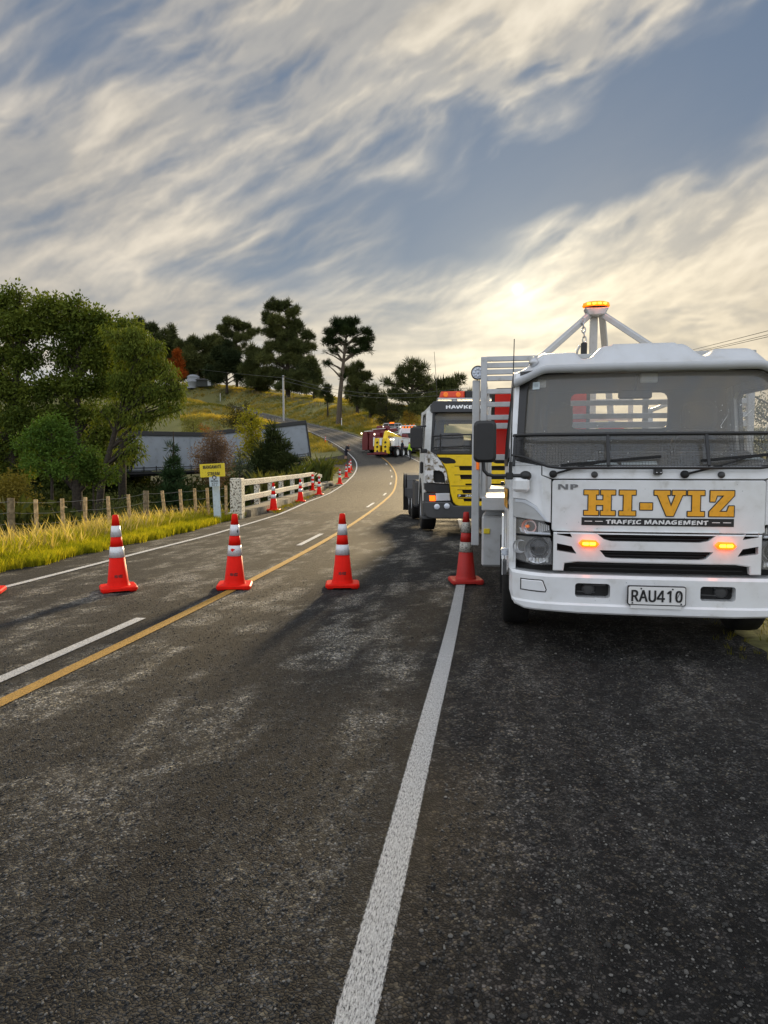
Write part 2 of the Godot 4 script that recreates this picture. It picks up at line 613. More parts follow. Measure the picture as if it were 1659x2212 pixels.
	var veil := mat("veil_glass", 0.40, 0.33, 0.22, 0.5)  # brownish film that adds the washed-out glare over the windscreen
	veil.transparency = BaseMaterial3D.TRANSPARENCY_ALPHA
	veil.albedo_color.a = 0.16
	var lamp_glass := mat("lamp_glass", 0.9, 0.9, 0.9, 0.03)
	lamp_glass.transparency = BaseMaterial3D.TRANSPARENCY_ALPHA
	lamp_glass.albedo_color.a = 0.08
	var tint := mat("dark_glass", 0.02, 0.022, 0.024, 0.05)
	tint.transparency = BaseMaterial3D.TRANSPARENCY_ALPHA
	tint.albedo_color.a = 0.7
	for s in [["leaf", 0.60, 0.8], ["needle", 0.7, 0.4], ["straw", 0.7, 1.1]]:
		var m := mat(s[0], 1, 1, 1, s[1])
		m.vertex_color_use_as_albedo = true
		m.backlight_enabled = true
		m.backlight = Color(s[2], s[2], s[2] * 0.6)
		m.metallic_specular = 0.14
	var skin := mat("cloth", 1, 1, 1, 0.85)
	skin.vertex_color_use_as_albedo = true

# ---------------------------------------------------------------- road line and ground
# centre line: x, z, height, width to the left edge line, width to the right edge line
const RC := [[-6.2, 22.0, 0.0, 2.5, 2.4], [-4.6, 12.0, 0.0, 2.5, 2.4], [-2.14, -3.9, 0.0, 2.52, 2.4], [-1.66, -7.0, 0.0, 2.55, 2.42], [-0.93, -13.7, 0.0, 2.48, 2.5], [-0.48, -19.5, 0.0, 2.5, 2.55], [0.0, -26.4, 0.03, 2.9, 2.6], [0.5, -35.0, 0.13, 3.05, 2.7], [0.72, -41.0, 0.47, 2.95, 2.8], [0.85, -50.0, 0.85, 3.0, 2.9], [0.66, -60.0, 1.4, 3.0, 3.0], [0.0, -70.0, 2.16, 3.0, 3.0], [-1.95, -82.0, 3.45, 2.9, 2.8], [-5.1, -97.0, 5.1, 2.75, 2.6], [-9.3, -112.0, 7.0, 2.7, 2.6], [-19.0, -140.0, 10.4, 2.7, 2.6], [-37.5, -180.0, 16.1, 2.8, 2.6], [-48.0, -200.0, 19.3, 2.8, 2.6], [-74.0, -219.0, 21.6, 2.8, 2.6], [-120.0, -245.0, 24.0, 2.8, 2.6]]
# lie of the land: x, z, height
const LAND := [[-6.6, -12, -0.25], [-5.2, -16, -0.3], [-8.6, -5, -0.2], [-9, -12, -0.9], [-9, -18, -1.7], [-14, -8, -1.0], [-16, -20, -2.0], [-6.5, -22, -2.3], [-6, -30, -2.5], [-12, -30, -2.0], [-25, -30, -1.5], [-20, -40, -1.2], [-10, -42, -1.2], [-6.5, -45, -0.4], [-5.5, -52, 0.6], [-8, -60, 1.1], [-15, -55, 0.0], [-25, -55, 0.0], [-9, -72, 2.2], [-40, -40, 0.0], [-60, -60, 3.0], [-30, -75, 3.3], [-50, -90, 7.0], [-20, -95, 5.0], [-30, -120, 9.6], [-40, -150, 14.2], [-60, -130, 13.0], [-80, -100, 10.0], [-70, -180, 17.5], [-90, -160, 17.0], [-67.5, -237, 29.2], [-58, -236, 28.6], [-48.6, -230, 27.6], [-40.4, -225, 26.3], [-33, -220, 24.9], [-26.8, -212, 23.1], [-20.5, -204, 21.4], [-15, -185, 18.4], [-12.5, -168, 16.6], [-11.0, -150, 14.4], [-9.0, -133, 12.0], [-62, -226, 28.2], [-70, -250, 29.0], [-45, -250, 27.0], [-25, -235, 22.5], [-10, -190, 16.0], [-1.2, -115, 8.6], [4, -100, 5.6], [6, -130, 9.0], [10, -80, 3.0], [20, -100, 4.5], [30, -130, 7.0], [60, -150, 9.0], [7, -22, 0.0], [6, -40, 0.3], [6, -60, 1.4], [9, -5, 0.15], [12, -20, 0.3], [20, -40, 0.5], [30, 0, 0.5], [40, -60, 2.0], [60, -20, 1.0], [-14, 4, -0.4], [-30, 0, -0.8], [-50, -15, -0.5], [0, -250, 17.0], [-110, -275, 30.0], [60, -250, 16.0], [10, 20, 0.1], [-20, 30, -0.4], [200, -100, 10.0], [-250, -100, 20.0], [0, 200, 4.0], [0, -600, 30.0]]
var road_pts: PackedVector3Array
var road_tan: PackedVector2Array
var road_wl: PackedFloat32Array
var road_wr: PackedFloat32Array
var road_z: PackedFloat32Array

func make_road_samples() -> void:
	for i in RC.size() - 1:
		var p0: Array = RC[maxi(i - 1, 0)]
		var p1: Array = RC[i]
		var p2: Array = RC[i + 1]
		var p3: Array = RC[mini(i + 2, RC.size() - 1)]
		var n := maxi(2, int(absf(p2[1] - p1[1]) / 0.5))
		for j in n:
			var t := float(j) / n
			var z := lerpf(p1[1], p2[1], t)
			road_z.append(z)
			road_pts.append(Vector3(cubic_z(p0, p1, p2, p3, t, 0), cubic_z(p0, p1, p2, p3, t, 2), z))
			road_wl.append(lerpf(p1[3], p2[3], t))
			road_wr.append(lerpf(p1[4], p2[4], t))
	for k in 4:  # smooth the heights and the line a little
		var c := road_pts.duplicate()
		for i in range(3, road_pts.size() - 3):
			var s := Vector3.ZERO
			for j in range(-3, 4): s += c[i + j]
			road_pts[i] = s / 7.0
	for i in road_pts.size():
		var d := road_pts[mini(i + 1, road_pts.size() - 1)] - road_pts[maxi(i - 1, 0)]
		road_tan.append(Vector2(d.x, d.z).normalized())

func cubic_z(a: Array, b: Array, c: Array, d: Array, t: float, k: int) -> float:
	var h: float = c[1] - b[1]
	var m0: float = (c[k] - a[k]) / minf(c[1] - a[1], -0.01) * h
	var m1: float = (d[k] - b[k]) / minf(d[1] - b[1], -0.01) * h
	var t2 := t * t
	var t3 := t2 * t
	return (2 * t3 - 3 * t2 + 1) * b[k] + (t3 - 2 * t2 + t) * m0 + (3 * t2 - 2 * t3) * c[k] + (t3 - t2) * m1

func road_at(x: float, z: float) -> Array:  # [signed distance from the centre line, sample index]
	var lo := 0
	var hi := road_z.size() - 1
	while hi - lo > 1:
		var m := (lo + hi) / 2
		if road_z[m] > z: lo = m
		else: hi = m
	var i := lo
	for k in 6:
		var p := road_pts[i]
		var d := Vector2(x - p.x, z - p.z).dot(road_tan[i])
		var stp := int(round(clampf(d * 1.8, -60.0, 60.0)))
		if stp == 0: break
		i = clampi(i + stp, 0, road_pts.size() - 1)
	var q := road_pts[i]
	return [Vector2(x - q.x, z - q.z).dot(Vector2(-road_tan[i].y, road_tan[i].x)), i]

func shoulder(z: float) -> float:  # sealed ground right of the right edge line
	return lerpf(0.9, 2.25, smoothstep(-40.0, -16.0, z)) + 0.25 * noise.get_noise_1d(z * 0.5)

func left_verge(z: float) -> float:
	return lerpf(0.55, 4.4, smoothstep(-50.0, -57.0, z) * smoothstep(-76.0, -68.0, z)) + 0.35 * smoothstep(-36.0, -34.0, z)

func land(x: float, z: float) -> float:
	var s := 0.0
	var w := 0.0
	for p in LAND:
		var d2: float = (x - p[0]) * (x - p[0]) + (z - p[1]) * (z - p[1]) + 2.0
		var k := 1.0 / (d2 * d2)
		s += k * p[2]
		w += k
	return s / w

func ground(x: float, z: float, under := 0.0) -> float:
	var r := road_at(x, z)
	var i: int = r[1]
	var s: float = r[0]
	var y := road_pts[i].y
	var e := (-s - road_wl[i] - left_verge(z)) if s < 0.0 else (s - road_wr[i] - shoulder(z))
	if e <= 0.0:
		return y - under * smoothstep(0.0, -0.25, e)
	var reach := 3.2 if s < 0.0 and z > -50.0 else 6.0
	if z < -75.0: reach = 10.0
	var k := smoothstep(0.0, reach, e)
	var n := noise.get_noise_2d(x * 0.05, z * 0.05) * 0.9 + noise.get_noise_2d(x * 0.35, z * 0.35) * 0.18
	return lerpf(y, land(x, z) + n * clampf(e / 8.0, 0.0, 1.0), k) - 0.03 * smoothstep(0.0, 0.3, e)

func make_terrain() -> void:
	var xs := []
	var zs := []
	for i in 221:
		var t := (i - 110) / 110.0
		xs.append(-3.0 + 9.0 * sinh(t * 5.05))
	for i in 231:
		var t := i / 230.0
		zs.append(-12.0 + (3.6 * sinh((0.30 - t) * 14.0) if t < 0.30 else -9.0 * sinh((t - 0.30) * 7.5)))
	var v := PackedVector3Array()
	var col := PackedColorArray()
	for z in zs:
		for x in xs:
			v.append(Vector3(x, ground(x, z, 0.12), z))
			var n := noise.get_noise_2d(x * 0.11, z * 0.11)
			var n2 := noise.get_noise_2d(x * 0.6 + 40.0, z * 0.6)
			var c := Color(0.16, 0.16, 0.045).lerp(Color(0.30, 0.27, 0.085), clampf(0.45 + n * 0.9 + n2 * 0.4, 0.0, 1.0))
			var off: float = road_at(x, z)[0]
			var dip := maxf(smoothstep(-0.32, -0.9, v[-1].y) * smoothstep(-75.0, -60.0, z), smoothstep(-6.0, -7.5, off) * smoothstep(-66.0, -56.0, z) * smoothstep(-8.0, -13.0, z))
			c = c.lerp(Color(0.04, 0.038, 0.018), dip * 0.95)  # dark gully soil, with the shade under the trees painted in
			c = c.lerp(Color(0.10, 0.115, 0.035), clampf(n2 * 1.5, 0.0, 0.8))
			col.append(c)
	var idx := PackedInt32Array()
	var w := xs.size()
	for j in zs.size() - 1:
		for i in w - 1:
			var a := j * w + i
			idx.append_array([a, a + w, a + w + 1, a, a + w + 1, a + 1])
	var st := SurfaceTool.new()
	var arr := []
	arr.resize(Mesh.ARRAY_MAX)
	arr[Mesh.ARRAY_VERTEX] = v
	arr[Mesh.ARRAY_COLOR] = col
	arr[Mesh.ARRAY_INDEX] = idx
	var am := ArrayMesh.new()
	am.add_surface_from_arrays(Mesh.PRIMITIVE_TRIANGLES, arr)
	st.create_from(am, 0)
	st.generate_normals()
	var m := mat("ground", 1, 1, 1, 0.95, 0.0, noise_tex(21, 0.02, [lin(0.5, 0.48, 0.42), lin(1, 1, 1)], [0.2, 0.8], 512), 0.7)
	m.uv1_world_triplanar = true
	m.vertex_color_use_as_albedo = true
	var o := MeshInstance3D.new()
	o.mesh = st.commit()
	o.material_override = m
	put(o, "ground", self)
	tag(o, "rough grassy ground falling to the stream and rising to the hill", "ground", "", "structure")

func chip_images() -> Array:
	var n := FastNoiseLite.new()
	n.noise_type = FastNoiseLite.TYPE_CELLULAR
	n.seed = 4
	n.frequency = 0.105
	n.fractal_type = FastNoiseLite.FRACTAL_NONE
	n.cellular_jitter = 1.0
	n.cellular_return_type = FastNoiseLite.RETURN_CELL_VALUE
	var cell := n.get_seamless_image(1024, 1024, false, false, 0.1)
	n.cellular_return_type = FastNoiseLite.RETURN_DISTANCE2_SUB
	var edge := n.get_seamless_image(1024, 1024, false, false, 0.1)
	n.noise_type = FastNoiseLite.TYPE_SIMPLEX
	n.frequency = 0.01
	n.fractal_type = FastNoiseLite.FRACTAL_FBM
	n.fractal_octaves = 6
	n.fractal_gain = 0.7
	var soft := n.get_seamless_image(1024, 1024, false, false, 0.1)
	var cb := cell.get_data()
	var eb := edge.get_data()
	var sb := soft.get_data()
	var col := PackedByteArray()
	var hgt := PackedByteArray()
	col.resize(1024 * 1024 * 3)
	hgt.resize(1024 * 1024)
	for i in 1024 * 1024:
		var e := clampf(eb[i] / 80.0, 0.0, 1.0)
		var c := cb[i]
		var k := c / 255.0
		var b := 70.0 + 120.0 * k * k
		var tone := (c * 7) % 23
		if tone == 0: b = 190.0
		elif tone < 3: b = 152.0
		b *= 0.66 + 0.34 * e
		b *= 0.5 + sb[i] / 255.0 * 1.0
		b = minf(b, 255.0)
		col[i * 3] = int(b)
		col[i * 3 + 1] = int(b * (0.985 if tone > 2 else 0.95))
		col[i * 3 + 2] = int(b * (0.96 if tone > 2 else 0.84))
		hgt[i] = int(clampf((0.25 + 0.75 * k) * sqrt(e) * 215.0 + sb[i] * 0.15, 0.0, 255.0))
	return [ImageTexture.create_from_image(Image.create_from_data(1024, 1024, false, Image.FORMAT_RGB8, col)), ImageTexture.create_from_image(Image.create_from_data(1024, 1024, false, Image.FORMAT_L8, hgt))]

func make_road() -> void:
	var chips := chip_images()
	var asphalt := mat("asphalt", 1, 1, 1, 0.82)
	asphalt.albedo_texture = chips[0]
	asphalt.uv1_scale = Vector3(0.85, 0.85, 1)
	asphalt.heightmap_enabled = true
	asphalt.heightmap_texture = chips[1]
	asphalt.heightmap_scale = 0.8
	asphalt.vertex_color_use_as_albedo = true
	asphalt.metallic_specular = 0.35
	asphalt.detail_enabled = true
	asphalt.detail_blend_mode = BaseMaterial3D.BLEND_MODE_MUL
	asphalt.detail_uv_layer = BaseMaterial3D.DETAIL_UV_2
	asphalt.detail_albedo = noise_tex(17, 0.02, [lin(0.55, 0.53, 0.5), lin(0.85, 0.85, 0.84), lin(1, 1, 1)], [0.15, 0.5, 0.9], 1024)
	var st := SurfaceTool.new()
	st.begin(Mesh.PRIMITIVE_TRIANGLES)
	st.set_smooth_group(1)
	var cols := 84
	var rows := 0
	var i := 0.0
	var along := 0.0
	var last := Vector3.ZERO
	while i < road_pts.size() - 1.01:
		var k := int(i)
		var t := i - k
		var c := road_pts[k].lerp(road_pts[k + 1], t)
		var tg := road_tan[k].lerp(road_tan[k + 1], t).normalized()
		if rows: along += c.distance_to(last)
		last = c
		var lw := road_wl[k] + left_verge(c.z)
		var rw := road_wr[k] + shoulder(c.z)
		for j in cols + 1:
			var s := lerpf(-lw, rw, j / float(cols))
			var camber := -0.012 * maxf(0.0, absf(s) - 1.0)
			var p := c + Vector3(-tg.y, 0, tg.x) * s + Vector3(0, camber * smoothstep(-10.0, -14.0, c.z) * smoothstep(-60, -50, c.z), 0)
			st.set_uv(Vector2(s, along))
			st.set_uv2(Vector2(s * 0.32, along * 0.07))
			st.set_color(road_color(s, along, p, road_wl[k], road_wr[k]))
			st.add_vertex(p)
		rows += 1
		i += 0.16 if c.z > -12.0 and c.z < 1.0 else 0.4 if c.z > -45.0 else 1.5
	for r in rows - 1:
		for j in cols:
			var a := r * (cols + 1) + j
			var b := a + cols + 1
			for q in [a, b, b + 1, a, b + 1, a + 1]:
				st.add_index(q)
	st.generate_normals()
	var o := MeshInstance3D.new()
	o.mesh = st.commit()
	o.material_override = asphalt
	put(o, "road", self)
	tag(o, "dark chip-sealed country road curving left up the hill", "road", "", "structure")
	# painted lines
	var worn := paint_tex()
	var white := mat("line_white", 0.82, 0.83, 0.84, 0.75)
	var yellow := mat("line_yellow", 0.72, 0.40, 0.06, 0.75)
	for m in [white, yellow]:
		m.albedo_texture = worn
		m.transparency = BaseMaterial3D.TRANSPARENCY_ALPHA_SCISSOR
		m.alpha_scissor_threshold = 0.5
		m.heightmap_enabled = true
		m.heightmap_texture = chips[1]
		m.heightmap_scale = 0.4
	line("right_edge_line", white, 12.0, -300.0, 1, 0.0, 0.105, "solid white edge line running from the foreground past the trucks")
	line("left_edge_line", white, 12.0, -300.0, -1, 0.0, 0.1, "solid white edge line on the stream side of the road")
	line("yellow_centre_line", yellow, 12.0, -72.0, 0, 0.0, 0.105, "solid yellow no-passing line along the middle of the road")
	var first := true
	for d in [[4.0, 1.0], [-2.6, -6.0], [-11.6, -14.2], [-22.4, -25.4], [-30.5, -33.0], [-38.5, -40.5], [-45.5, -47.5], [-53.0, -55.0], [-62.0, -64.0]]:
		var l := line("white_dash", white, d[0], d[1], 0, -0.30, 0.1, "")
		tag(l, ["worn white dash beside the yellow line behind the camera", "long white dash beside the yellow line, nearest in front of the cones", "white dash beside the yellow line, just behind the cones", "white dash at the near joint of the bridge deck", "white dash in the middle of the bridge deck", "white dash at the far joint of the bridge deck", "white dash just beyond the bridge deck", "short white dash halfway to the tow truck", "farthest white dash, at the foot of the tow truck"][[4.0, -2.6, -11.6, -22.4, -30.5, -38.5, -45.5, -53.0, -62.0].find(d[0])], "road marking", "white dashes along the yellow line", "structure")
	# loose stones
	var stone := mb()
	ball(stone, Vector3.ZERO, Vector3(1, 0.6, 0.8), 6, 4)
	var places := []
	var tints := []
	for k in 70000:
		var z := -pow(rng.randf(), 1.7) * 7.5 - 0.7
		var x := rf(-0.75, 0.75) * (1.2 - z) + 0.1
		if x > 2.6 - 0.02 * z: continue
		var rd := road_at(x, z)
		if absf(rd[0] - 2.4) < 0.12: continue
		var r := rf(0.0022, 0.0048) + (0.008 * pow(rng.randf(), 14.0) if x > 0.1 else 0.003 * pow(rng.randf(), 6.0))
		places.append(Transform3D(Basis(Vector3.UP, rf(0, TAU)) * Basis.from_scale(Vector3(r, r * rf(0.6, 1.2), r * rf(0.7, 1.2))), Vector3(x, road_pts[rd[1]].y + r * 0.25, z)))
		var g := 0.022 + 0.15 * pow(rng.randf(), 4.0)
		tints.append(Color(g, g * 0.95, g * 0.84))
	var gm := mat("stone", 1, 1, 1, 0.85)
	gm.vertex_color_use_as_albedo = true
	stone.generate_normals()
	tag(scatter("gravel", stone.commit(), gm, places, tints, self), "loose stone chips lying on the road and the sealed shoulder", "gravel", "", "stuff")

func paint_tex() -> ImageTexture:
	var n := FastNoiseLite.new()
	n.seed = 77
	n.frequency = 0.03
	n.fractal_octaves = 5
	n.fractal_gain = 0.75
	var a := n.get_seamless_image(512, 512).get_data()
	n.noise_type = FastNoiseLite.TYPE_CELLULAR
	n.frequency = 0.12
	n.fractal_type = FastNoiseLite.FRACTAL_NONE
	n.cellular_return_type = FastNoiseLite.RETURN_DISTANCE2_SUB
	var b := n.get_seamless_image(512, 512).get_data()
	var im := Image.create_empty(512, 512, false, Image.FORMAT_RGBA8)
	for y in 512:
		var edge := minf(y, 511 - y) / 512.0
		for x in 512:
			var i := y * 512 + x
			var hole := a[i] / 255.0 * 0.75 + b[i] / 255.0 * 0.5
			var need := 0.315 + 0.32 * (1.0 - smoothstep(0.0, 0.07, edge))
			var g := clampf(0.72 + (hole - need) * 0.75, 0.45, 1.0)
			im.set_pixel(x, y, Color(g, g * 0.995, g * 0.98, 1.0 if hole > need else 0.0))
	return ImageTexture.create_from_image(im)

func road_color(s: float, along: float, p: Vector3, wl: float, wr: float) -> Color:
	var n := noise.get_noise_2d(s * 0.8, along * 0.16)
	var n2 := fine.get_noise_2d(s * 1.7 + 20.0, along * 0.45)
	var n3 := fine.get_noise_2d(s * 5.0, along * 1.2 + 60.0)
	var c := Color(0.150, 0.158, 0.170)
	c = c.lerp(Color(0.25, 0.228, 0.212), smoothstep(wr - 0.05, wr + 0.15, s) * (1.0 - 0.75 * smoothstep(wr + 0.5, wr + 1.2, s + 0.25 * n)))
	c *= 1.0 + 0.25 * n
	# wheel tracks are polished, the rest covered in dust
	var dark := smoothstep(0.02, 0.30, fine.get_noise_2d(s * 0.9 + 80.0, along * 0.22))
	c *= 1.0 - 0.35 * dark
	var dust := smoothstep(0.03, 0.30, n2 * 1.0 + n3 * 0.8 + n * 0.2 - 0.02 - dark * 0.1) * (1.0 if s < wr else 0.3)
	dust *= smoothstep(-1.0, -5.0, p.z) * (1.0 - 0.5 * smoothstep(-16.0, -22.0, p.z))
	c = c.lerp(Color(1.15, 1.14, 1.09), dust * 0.8)
	var scuff := exp(-pow((s + 1.1 - 0.06 * (p.z + 12.0)) / 0.35, 2.0)) * smoothstep(-6.0, -10.0, p.z) * smoothstep(-20.0, -15.0, p.z)
	c = c.lerp(Color(1.25, 1.22, 1.15), clampf(scuff * (0.35 + n3 * 1.6 + n2 * 0.5), 0.0, 0.8))
	var deck := smoothstep(-20.9, -21.05, p.z) * smoothstep(-43.2, -43.0, p.z)
	c = c.lerp(Color(0.60, 0.54, 0.43) * (1.0 + 0.2 * n2), deck * 0.85)
	if p.z < -43.1:
		c = c.lerp(Color(0.50, 0.49, 0.475), 0.8)
		var track := exp(-pow((absf(s + 1.4) - 0.75) / 0.3, 2.0)) + exp(-pow((absf(s - 1.4) - 0.75) / 0.3, 2.0))
		c = c.lerp(Color(1.0, 0.98, 0.95), track * 0.8 * smoothstep(-66.0, -84.0, p.z))
		if s < -wl: c = c.lerp(Color(0.26, 0.225, 0.165), 0.8)
	c.a = 1.0
	return c

func line(called: String, m: Material, z0: float, z1: float, side: int, off: float, w: float, label: String) -> MeshInstance3D:
	var st := SurfaceTool.new()
	st.begin(Mesh.PRIMITIVE_TRIANGLES)
	st.set_smooth_group(1)
	var along := 0.0
	var rows := 0
	for i in road_pts.size():
		var c := road_pts[i]
		if c.z > z0 or c.z < z1: continue
		var s := off + (road_wr[i] if side > 0 else -road_wl[i] if side < 0 else 0.0)
		var nrm := Vector3(-road_tan[i].y, 0, road_tan[i].x)
		for k in 2:
			var sk := s + (k - 0.5) * w
			var camber := -0.012 * maxf(0.0, absf(sk) - 1.0)
			st.set_uv(Vector2(along * 2.2, k))
			st.add_vertex(c + nrm * sk + Vector3(0, 0.005 + camber * smoothstep(-10.0, -14.0, c.z) * smoothstep(-60, -50, c.z) + 0.0004 * absf(c.z), 0))
		along += 0.5
		rows += 1
	for r in rows - 1:
		var a := r * 2
		for q in [a, a + 2, a + 3, a, a + 3, a + 1]:
			st.add_index(q)
	st.generate_normals()
	var o := MeshInstance3D.new()
	o.mesh = st.commit()
	o.material_override = m
	put(o, called, self)
	if label: tag(o, label, "road marking", "", "structure")
	return o

func scatter(called: String, mesh: Mesh, m: Material, places: Array, tints: Array, parent: Node) -> MultiMeshInstance3D:
	var mm := MultiMesh.new()
	mm.transform_format = MultiMesh.TRANSFORM_3D
	mm.use_colors = true
	mm.mesh = mesh
	mm.instance_count = places.size()
	for i in places.size():
		mm.set_instance_transform(i, places[i])
		mm.set_instance_color(i, tints[i])
	var o := MultiMeshInstance3D.new()
	o.multimesh = mm
	o.material_override = m
	put(o, called, parent)
	return o
# ---------------------------------------------------------------- plants
var clumps := {}

func leaf_mesh(st_pts: PackedVector3Array) -> ArrayMesh:
	var arr := []
	arr.resize(Mesh.ARRAY_MAX)
	arr[Mesh.ARRAY_VERTEX] = st_pts
	var am := ArrayMesh.new()
	am.add_surface_from_arrays(Mesh.PRIMITIVE_TRIANGLES, arr)
	return am

func make_clump(n: int, l: float, w: float, shape: String) -> ArrayMesh:
	var v := PackedVector3Array()
	for i in n:
		var d := Vector3(rng.randfn(), rng.randfn(), rng.randfn()).normalized()
		var c := d * pow(rng.randf(), 0.5)
		var dir := (d + Vector3(rf(-1, 1), rf(-1, 1), rf(-1, 1)) * 0.9).normalized()
		if shape == "needle":
			c = d * rf(0.0, 0.35)
			dir = (d + Vector3(0, 0.5, 0)).normalized()
		elif shape == "hang":
			c = Vector3(c.x, c.y, c.z)
			dir = (Vector3(d.x * 0.6, -0.7, d.z * 0.6)).normalized()
		elif shape == "blade":
			c = Vector3(rf(-0.25, 0.25), 0, rf(-0.25, 0.25))
			dir = Vector3(d.x * 0.45, 1.0, d.z * 0.45).normalized()
		var side := dir.cross(Vector3(rf(-1, 1), rf(-1, 1), rf(-1, 1))).normalized() * w * rf(0.7, 1.2)
		var ll := l * rf(0.7, 1.25)
		var bend := side.cross(dir).normalized() * ll * rf(-0.12, 0.12)
		if shape == "blade":
			bend = Vector3(dir.x, -0.15, dir.z) * ll * 0.7
			var m1 := c + dir * ll * 0.55
			var tip := c + dir * ll * 0.9 + bend * 0.55
			v.append_array([c - side, m1 - side * 0.8, c + side, c + side, m1 - side * 0.8, m1 + side * 0.8, m1 - side * 0.8, tip, m1 + side * 0.8])
			continue
		var mid := c + dir * ll * 0.45 + bend
		var tip2 := c + dir * ll
		v.append_array([c, mid - side, tip2, c, tip2, mid + side])
	return leaf_mesh(v)

func clump(kind: String) -> ArrayMesh:
	if not clumps.has(kind):
		match kind:
			"leaf": clumps[kind] = make_clump(30, 0.42, 0.11, "leaf")
			"small": clumps[kind] = make_clump(40, 0.24, 0.06, "leaf")
			"hang": clumps[kind] = make_clump(34, 0.5, 0.07, "hang")
			"needle": clumps[kind] = make_clump(44, 0.95, 0.045, "needle")
			"blade": clumps[kind] = make_clump(10, 1.0, 0.022, "blade")
			"sword": clumps[kind] = make_clump(26, 1.0, 0.05, "blade")
	return clumps[kind]

func shrub_like(called: String, label: String, category: String, where: Vector3, group: String, trunk: Array, r0: float, blobs: Array, kind: String, size: Vector2, per_m3: float, dark: Color, light: Color, bark: Material, leaf := "leaf") -> Node3D:
	# trunk: points; blobs: [centre, radii]; clumps fill the blobs, denser towards their skins
	var t := thing(called, label, category, where, 0.0, group)
	var st := mb()
	if trunk.size() > 1:
		tube(st, trunk, r0, r0 * 0.3, 9)
	var places := []
	var tints := []
	for b in blobs:
		var c: Vector3 = b[0]
		var r: Vector3 = b[1]
		if trunk.size() > 1:
			var best := 0.0
			var from: Vector3 = trunk[0]
			for k in 13:
				var f := k / 12.0 * (trunk.size() - 1)
				var i := mini(int(f), trunk.size() - 2)
				var p: Vector3 = (trunk[i] as Vector3).lerp(trunk[i + 1], f - i)
				if p.y < c.y - 0.35 * Vector2(c.x - p.x, c.z - p.z).length() or k == 2:
					from = p
					best = f
			var rr0 := r0 * lerpf(0.62, 0.22, best / (trunk.size() - 1))
			var mid := from.lerp(c, 0.5) + Vector3(0, 0.10 * from.distance_to(c), 0) + Vector3(rf(-1, 1), rf(-0.5, 0.5), rf(-1, 1)) * 0.07 * from.distance_to(c)
			tube(st, [from, from.lerp(mid, 0.5) + Vector3(rf(-1, 1), 0, rf(-1, 1)) * 0.04, mid, c], rr0, rr0 * 0.25, 6)
			for q in 3:
				var e := c + Vector3(rf(-1, 1), rf(-0.4, 0.9), rf(-1, 1)) * r * 0.75
				tube(st, [mid.lerp(c, rf(0.2, 0.9)), c.lerp(e, 0.5) + Vector3(0, 0.06, 0), e], rr0 * 0.4, rr0 * 0.1, 5)
		var n := int(per_m3 * pow(r.x * r.y * r.z, 0.72))
		var tone := rng.randf()
		for i in n:
			var d := Vector3(rng.randfn(), rng.randfn(), rng.randfn()).normalized() * (0.35 + 0.65 * pow(rng.randf(), 0.6))
			var sprig := 1.0
			if rng.randf() < 0.22:
				d *= rf(1.0, 1.45)
				sprig = 0.6
			if kind == "needle": d.y = absf(d.y) * 1.1 - 0.35
			var p := c + d * r
			var s := rf(size.x, size.y) * sprig
			var basis := Basis(Vector3(rf(-1, 1), rf(-1, 1), rf(-1, 1)).normalized(), rf(0, TAU) if kind == "leaf" or kind == "small" else rf(-0.6, 0.6)) * Basis(Vector3.UP, rf(0, TAU))
			places.append(Transform3D(basis.scaled(Vector3.ONE * s), p))
			var k := clampf(tone * 0.5 + rng.randf() * 0.5, 0.0, 1.0)
			var col := dark.lerp(light, k)
			tints.append(Color(col.r, col.g, col.b))
	if trunk.size() > 1 or blobs.size():
		if trunk.size() > 1: obj("trunk" if r0 > 0.06 else "stem", st, bark, t)
	tag(scatter("crown" if category == "tree" else "foliage", clump(kind), M[leaf], places, tints, t), "", "", "", "stuff")
	return t

func dome(n: int, c: Vector3, r: Vector3, b: Vector2, up := -0.3) -> Array:  # blobs spread over an ellipsoid's upper skin
	var out := []
	for i in n:
		var y := lerpf(up, 1.0, (i + 0.5) / n)
		var t := i * 2.39996 + rf(-0.3, 0.3)
		var k := sqrt(maxf(0.0, 1.0 - y * y)) * rf(0.8, 1.08)
		var s := rf(b.x, b.y)
		out.append([c + Vector3(cos(t) * k, y * rf(0.88, 1.05), sin(t) * k) * r * 0.85, Vector3(s, s * rf(0.5, 0.8), s)])
	return out

func spire(n: int, h: float, r: float, y0: float) -> Array:  # whorls of a conifer
	var out := []
	for i in n:
		var f := float(i) / n
		var y := lerpf(y0, h, f)
		var rad := r * (1.0 - f) * (0.6 + 0.5 * rng.randf()) + 0.1 * r
		var m := maxi(3, int(7 * (1.0 - f) + 2))
		for j in m:
			var t := TAU * j / m + i * 0.9 + rf(-0.2, 0.2)
			out.append([Vector3(cos(t) * rad * 0.6, y - rad * 0.10, sin(t) * rad * 0.6), Vector3(rad * 0.42, h / n * 0.40, rad * 0.42)])
	return out

func tiers(list: Array, d: float, cx: float, base: float) -> Array:  # crown lumps given as across, up, half width, half height in photo units of 1/1500 of the distance
	var out := []
	var k := d / FOC
	var parts := []
	for b in list:
		parts.append([b[0], b[1], b[2] * 0.70, b[3] * 0.95])
		for j in 3:
			parts.append([b[0] + rf(-0.95, 0.95) * b[2], b[1] + rf(-0.9, 0.7) * b[3], b[2] * rf(0.25, 0.45), b[3] * rf(0.5, 1.0)])
	for b in parts:
		var w: float = b[2] * k
		out.append([Vector3((b[0] - cx) * k, (base - b[1]) * k, rf(-0.6, 0.6) * w), Vector3(w, b[3] * k, w * rf(0.8, 1.1))])
	return out

func spot(px: float, d: float) -> Vector3:
	var p := at(px, 1010, d)
	return Vector3(p.x, ground(p.x, -d), -d)

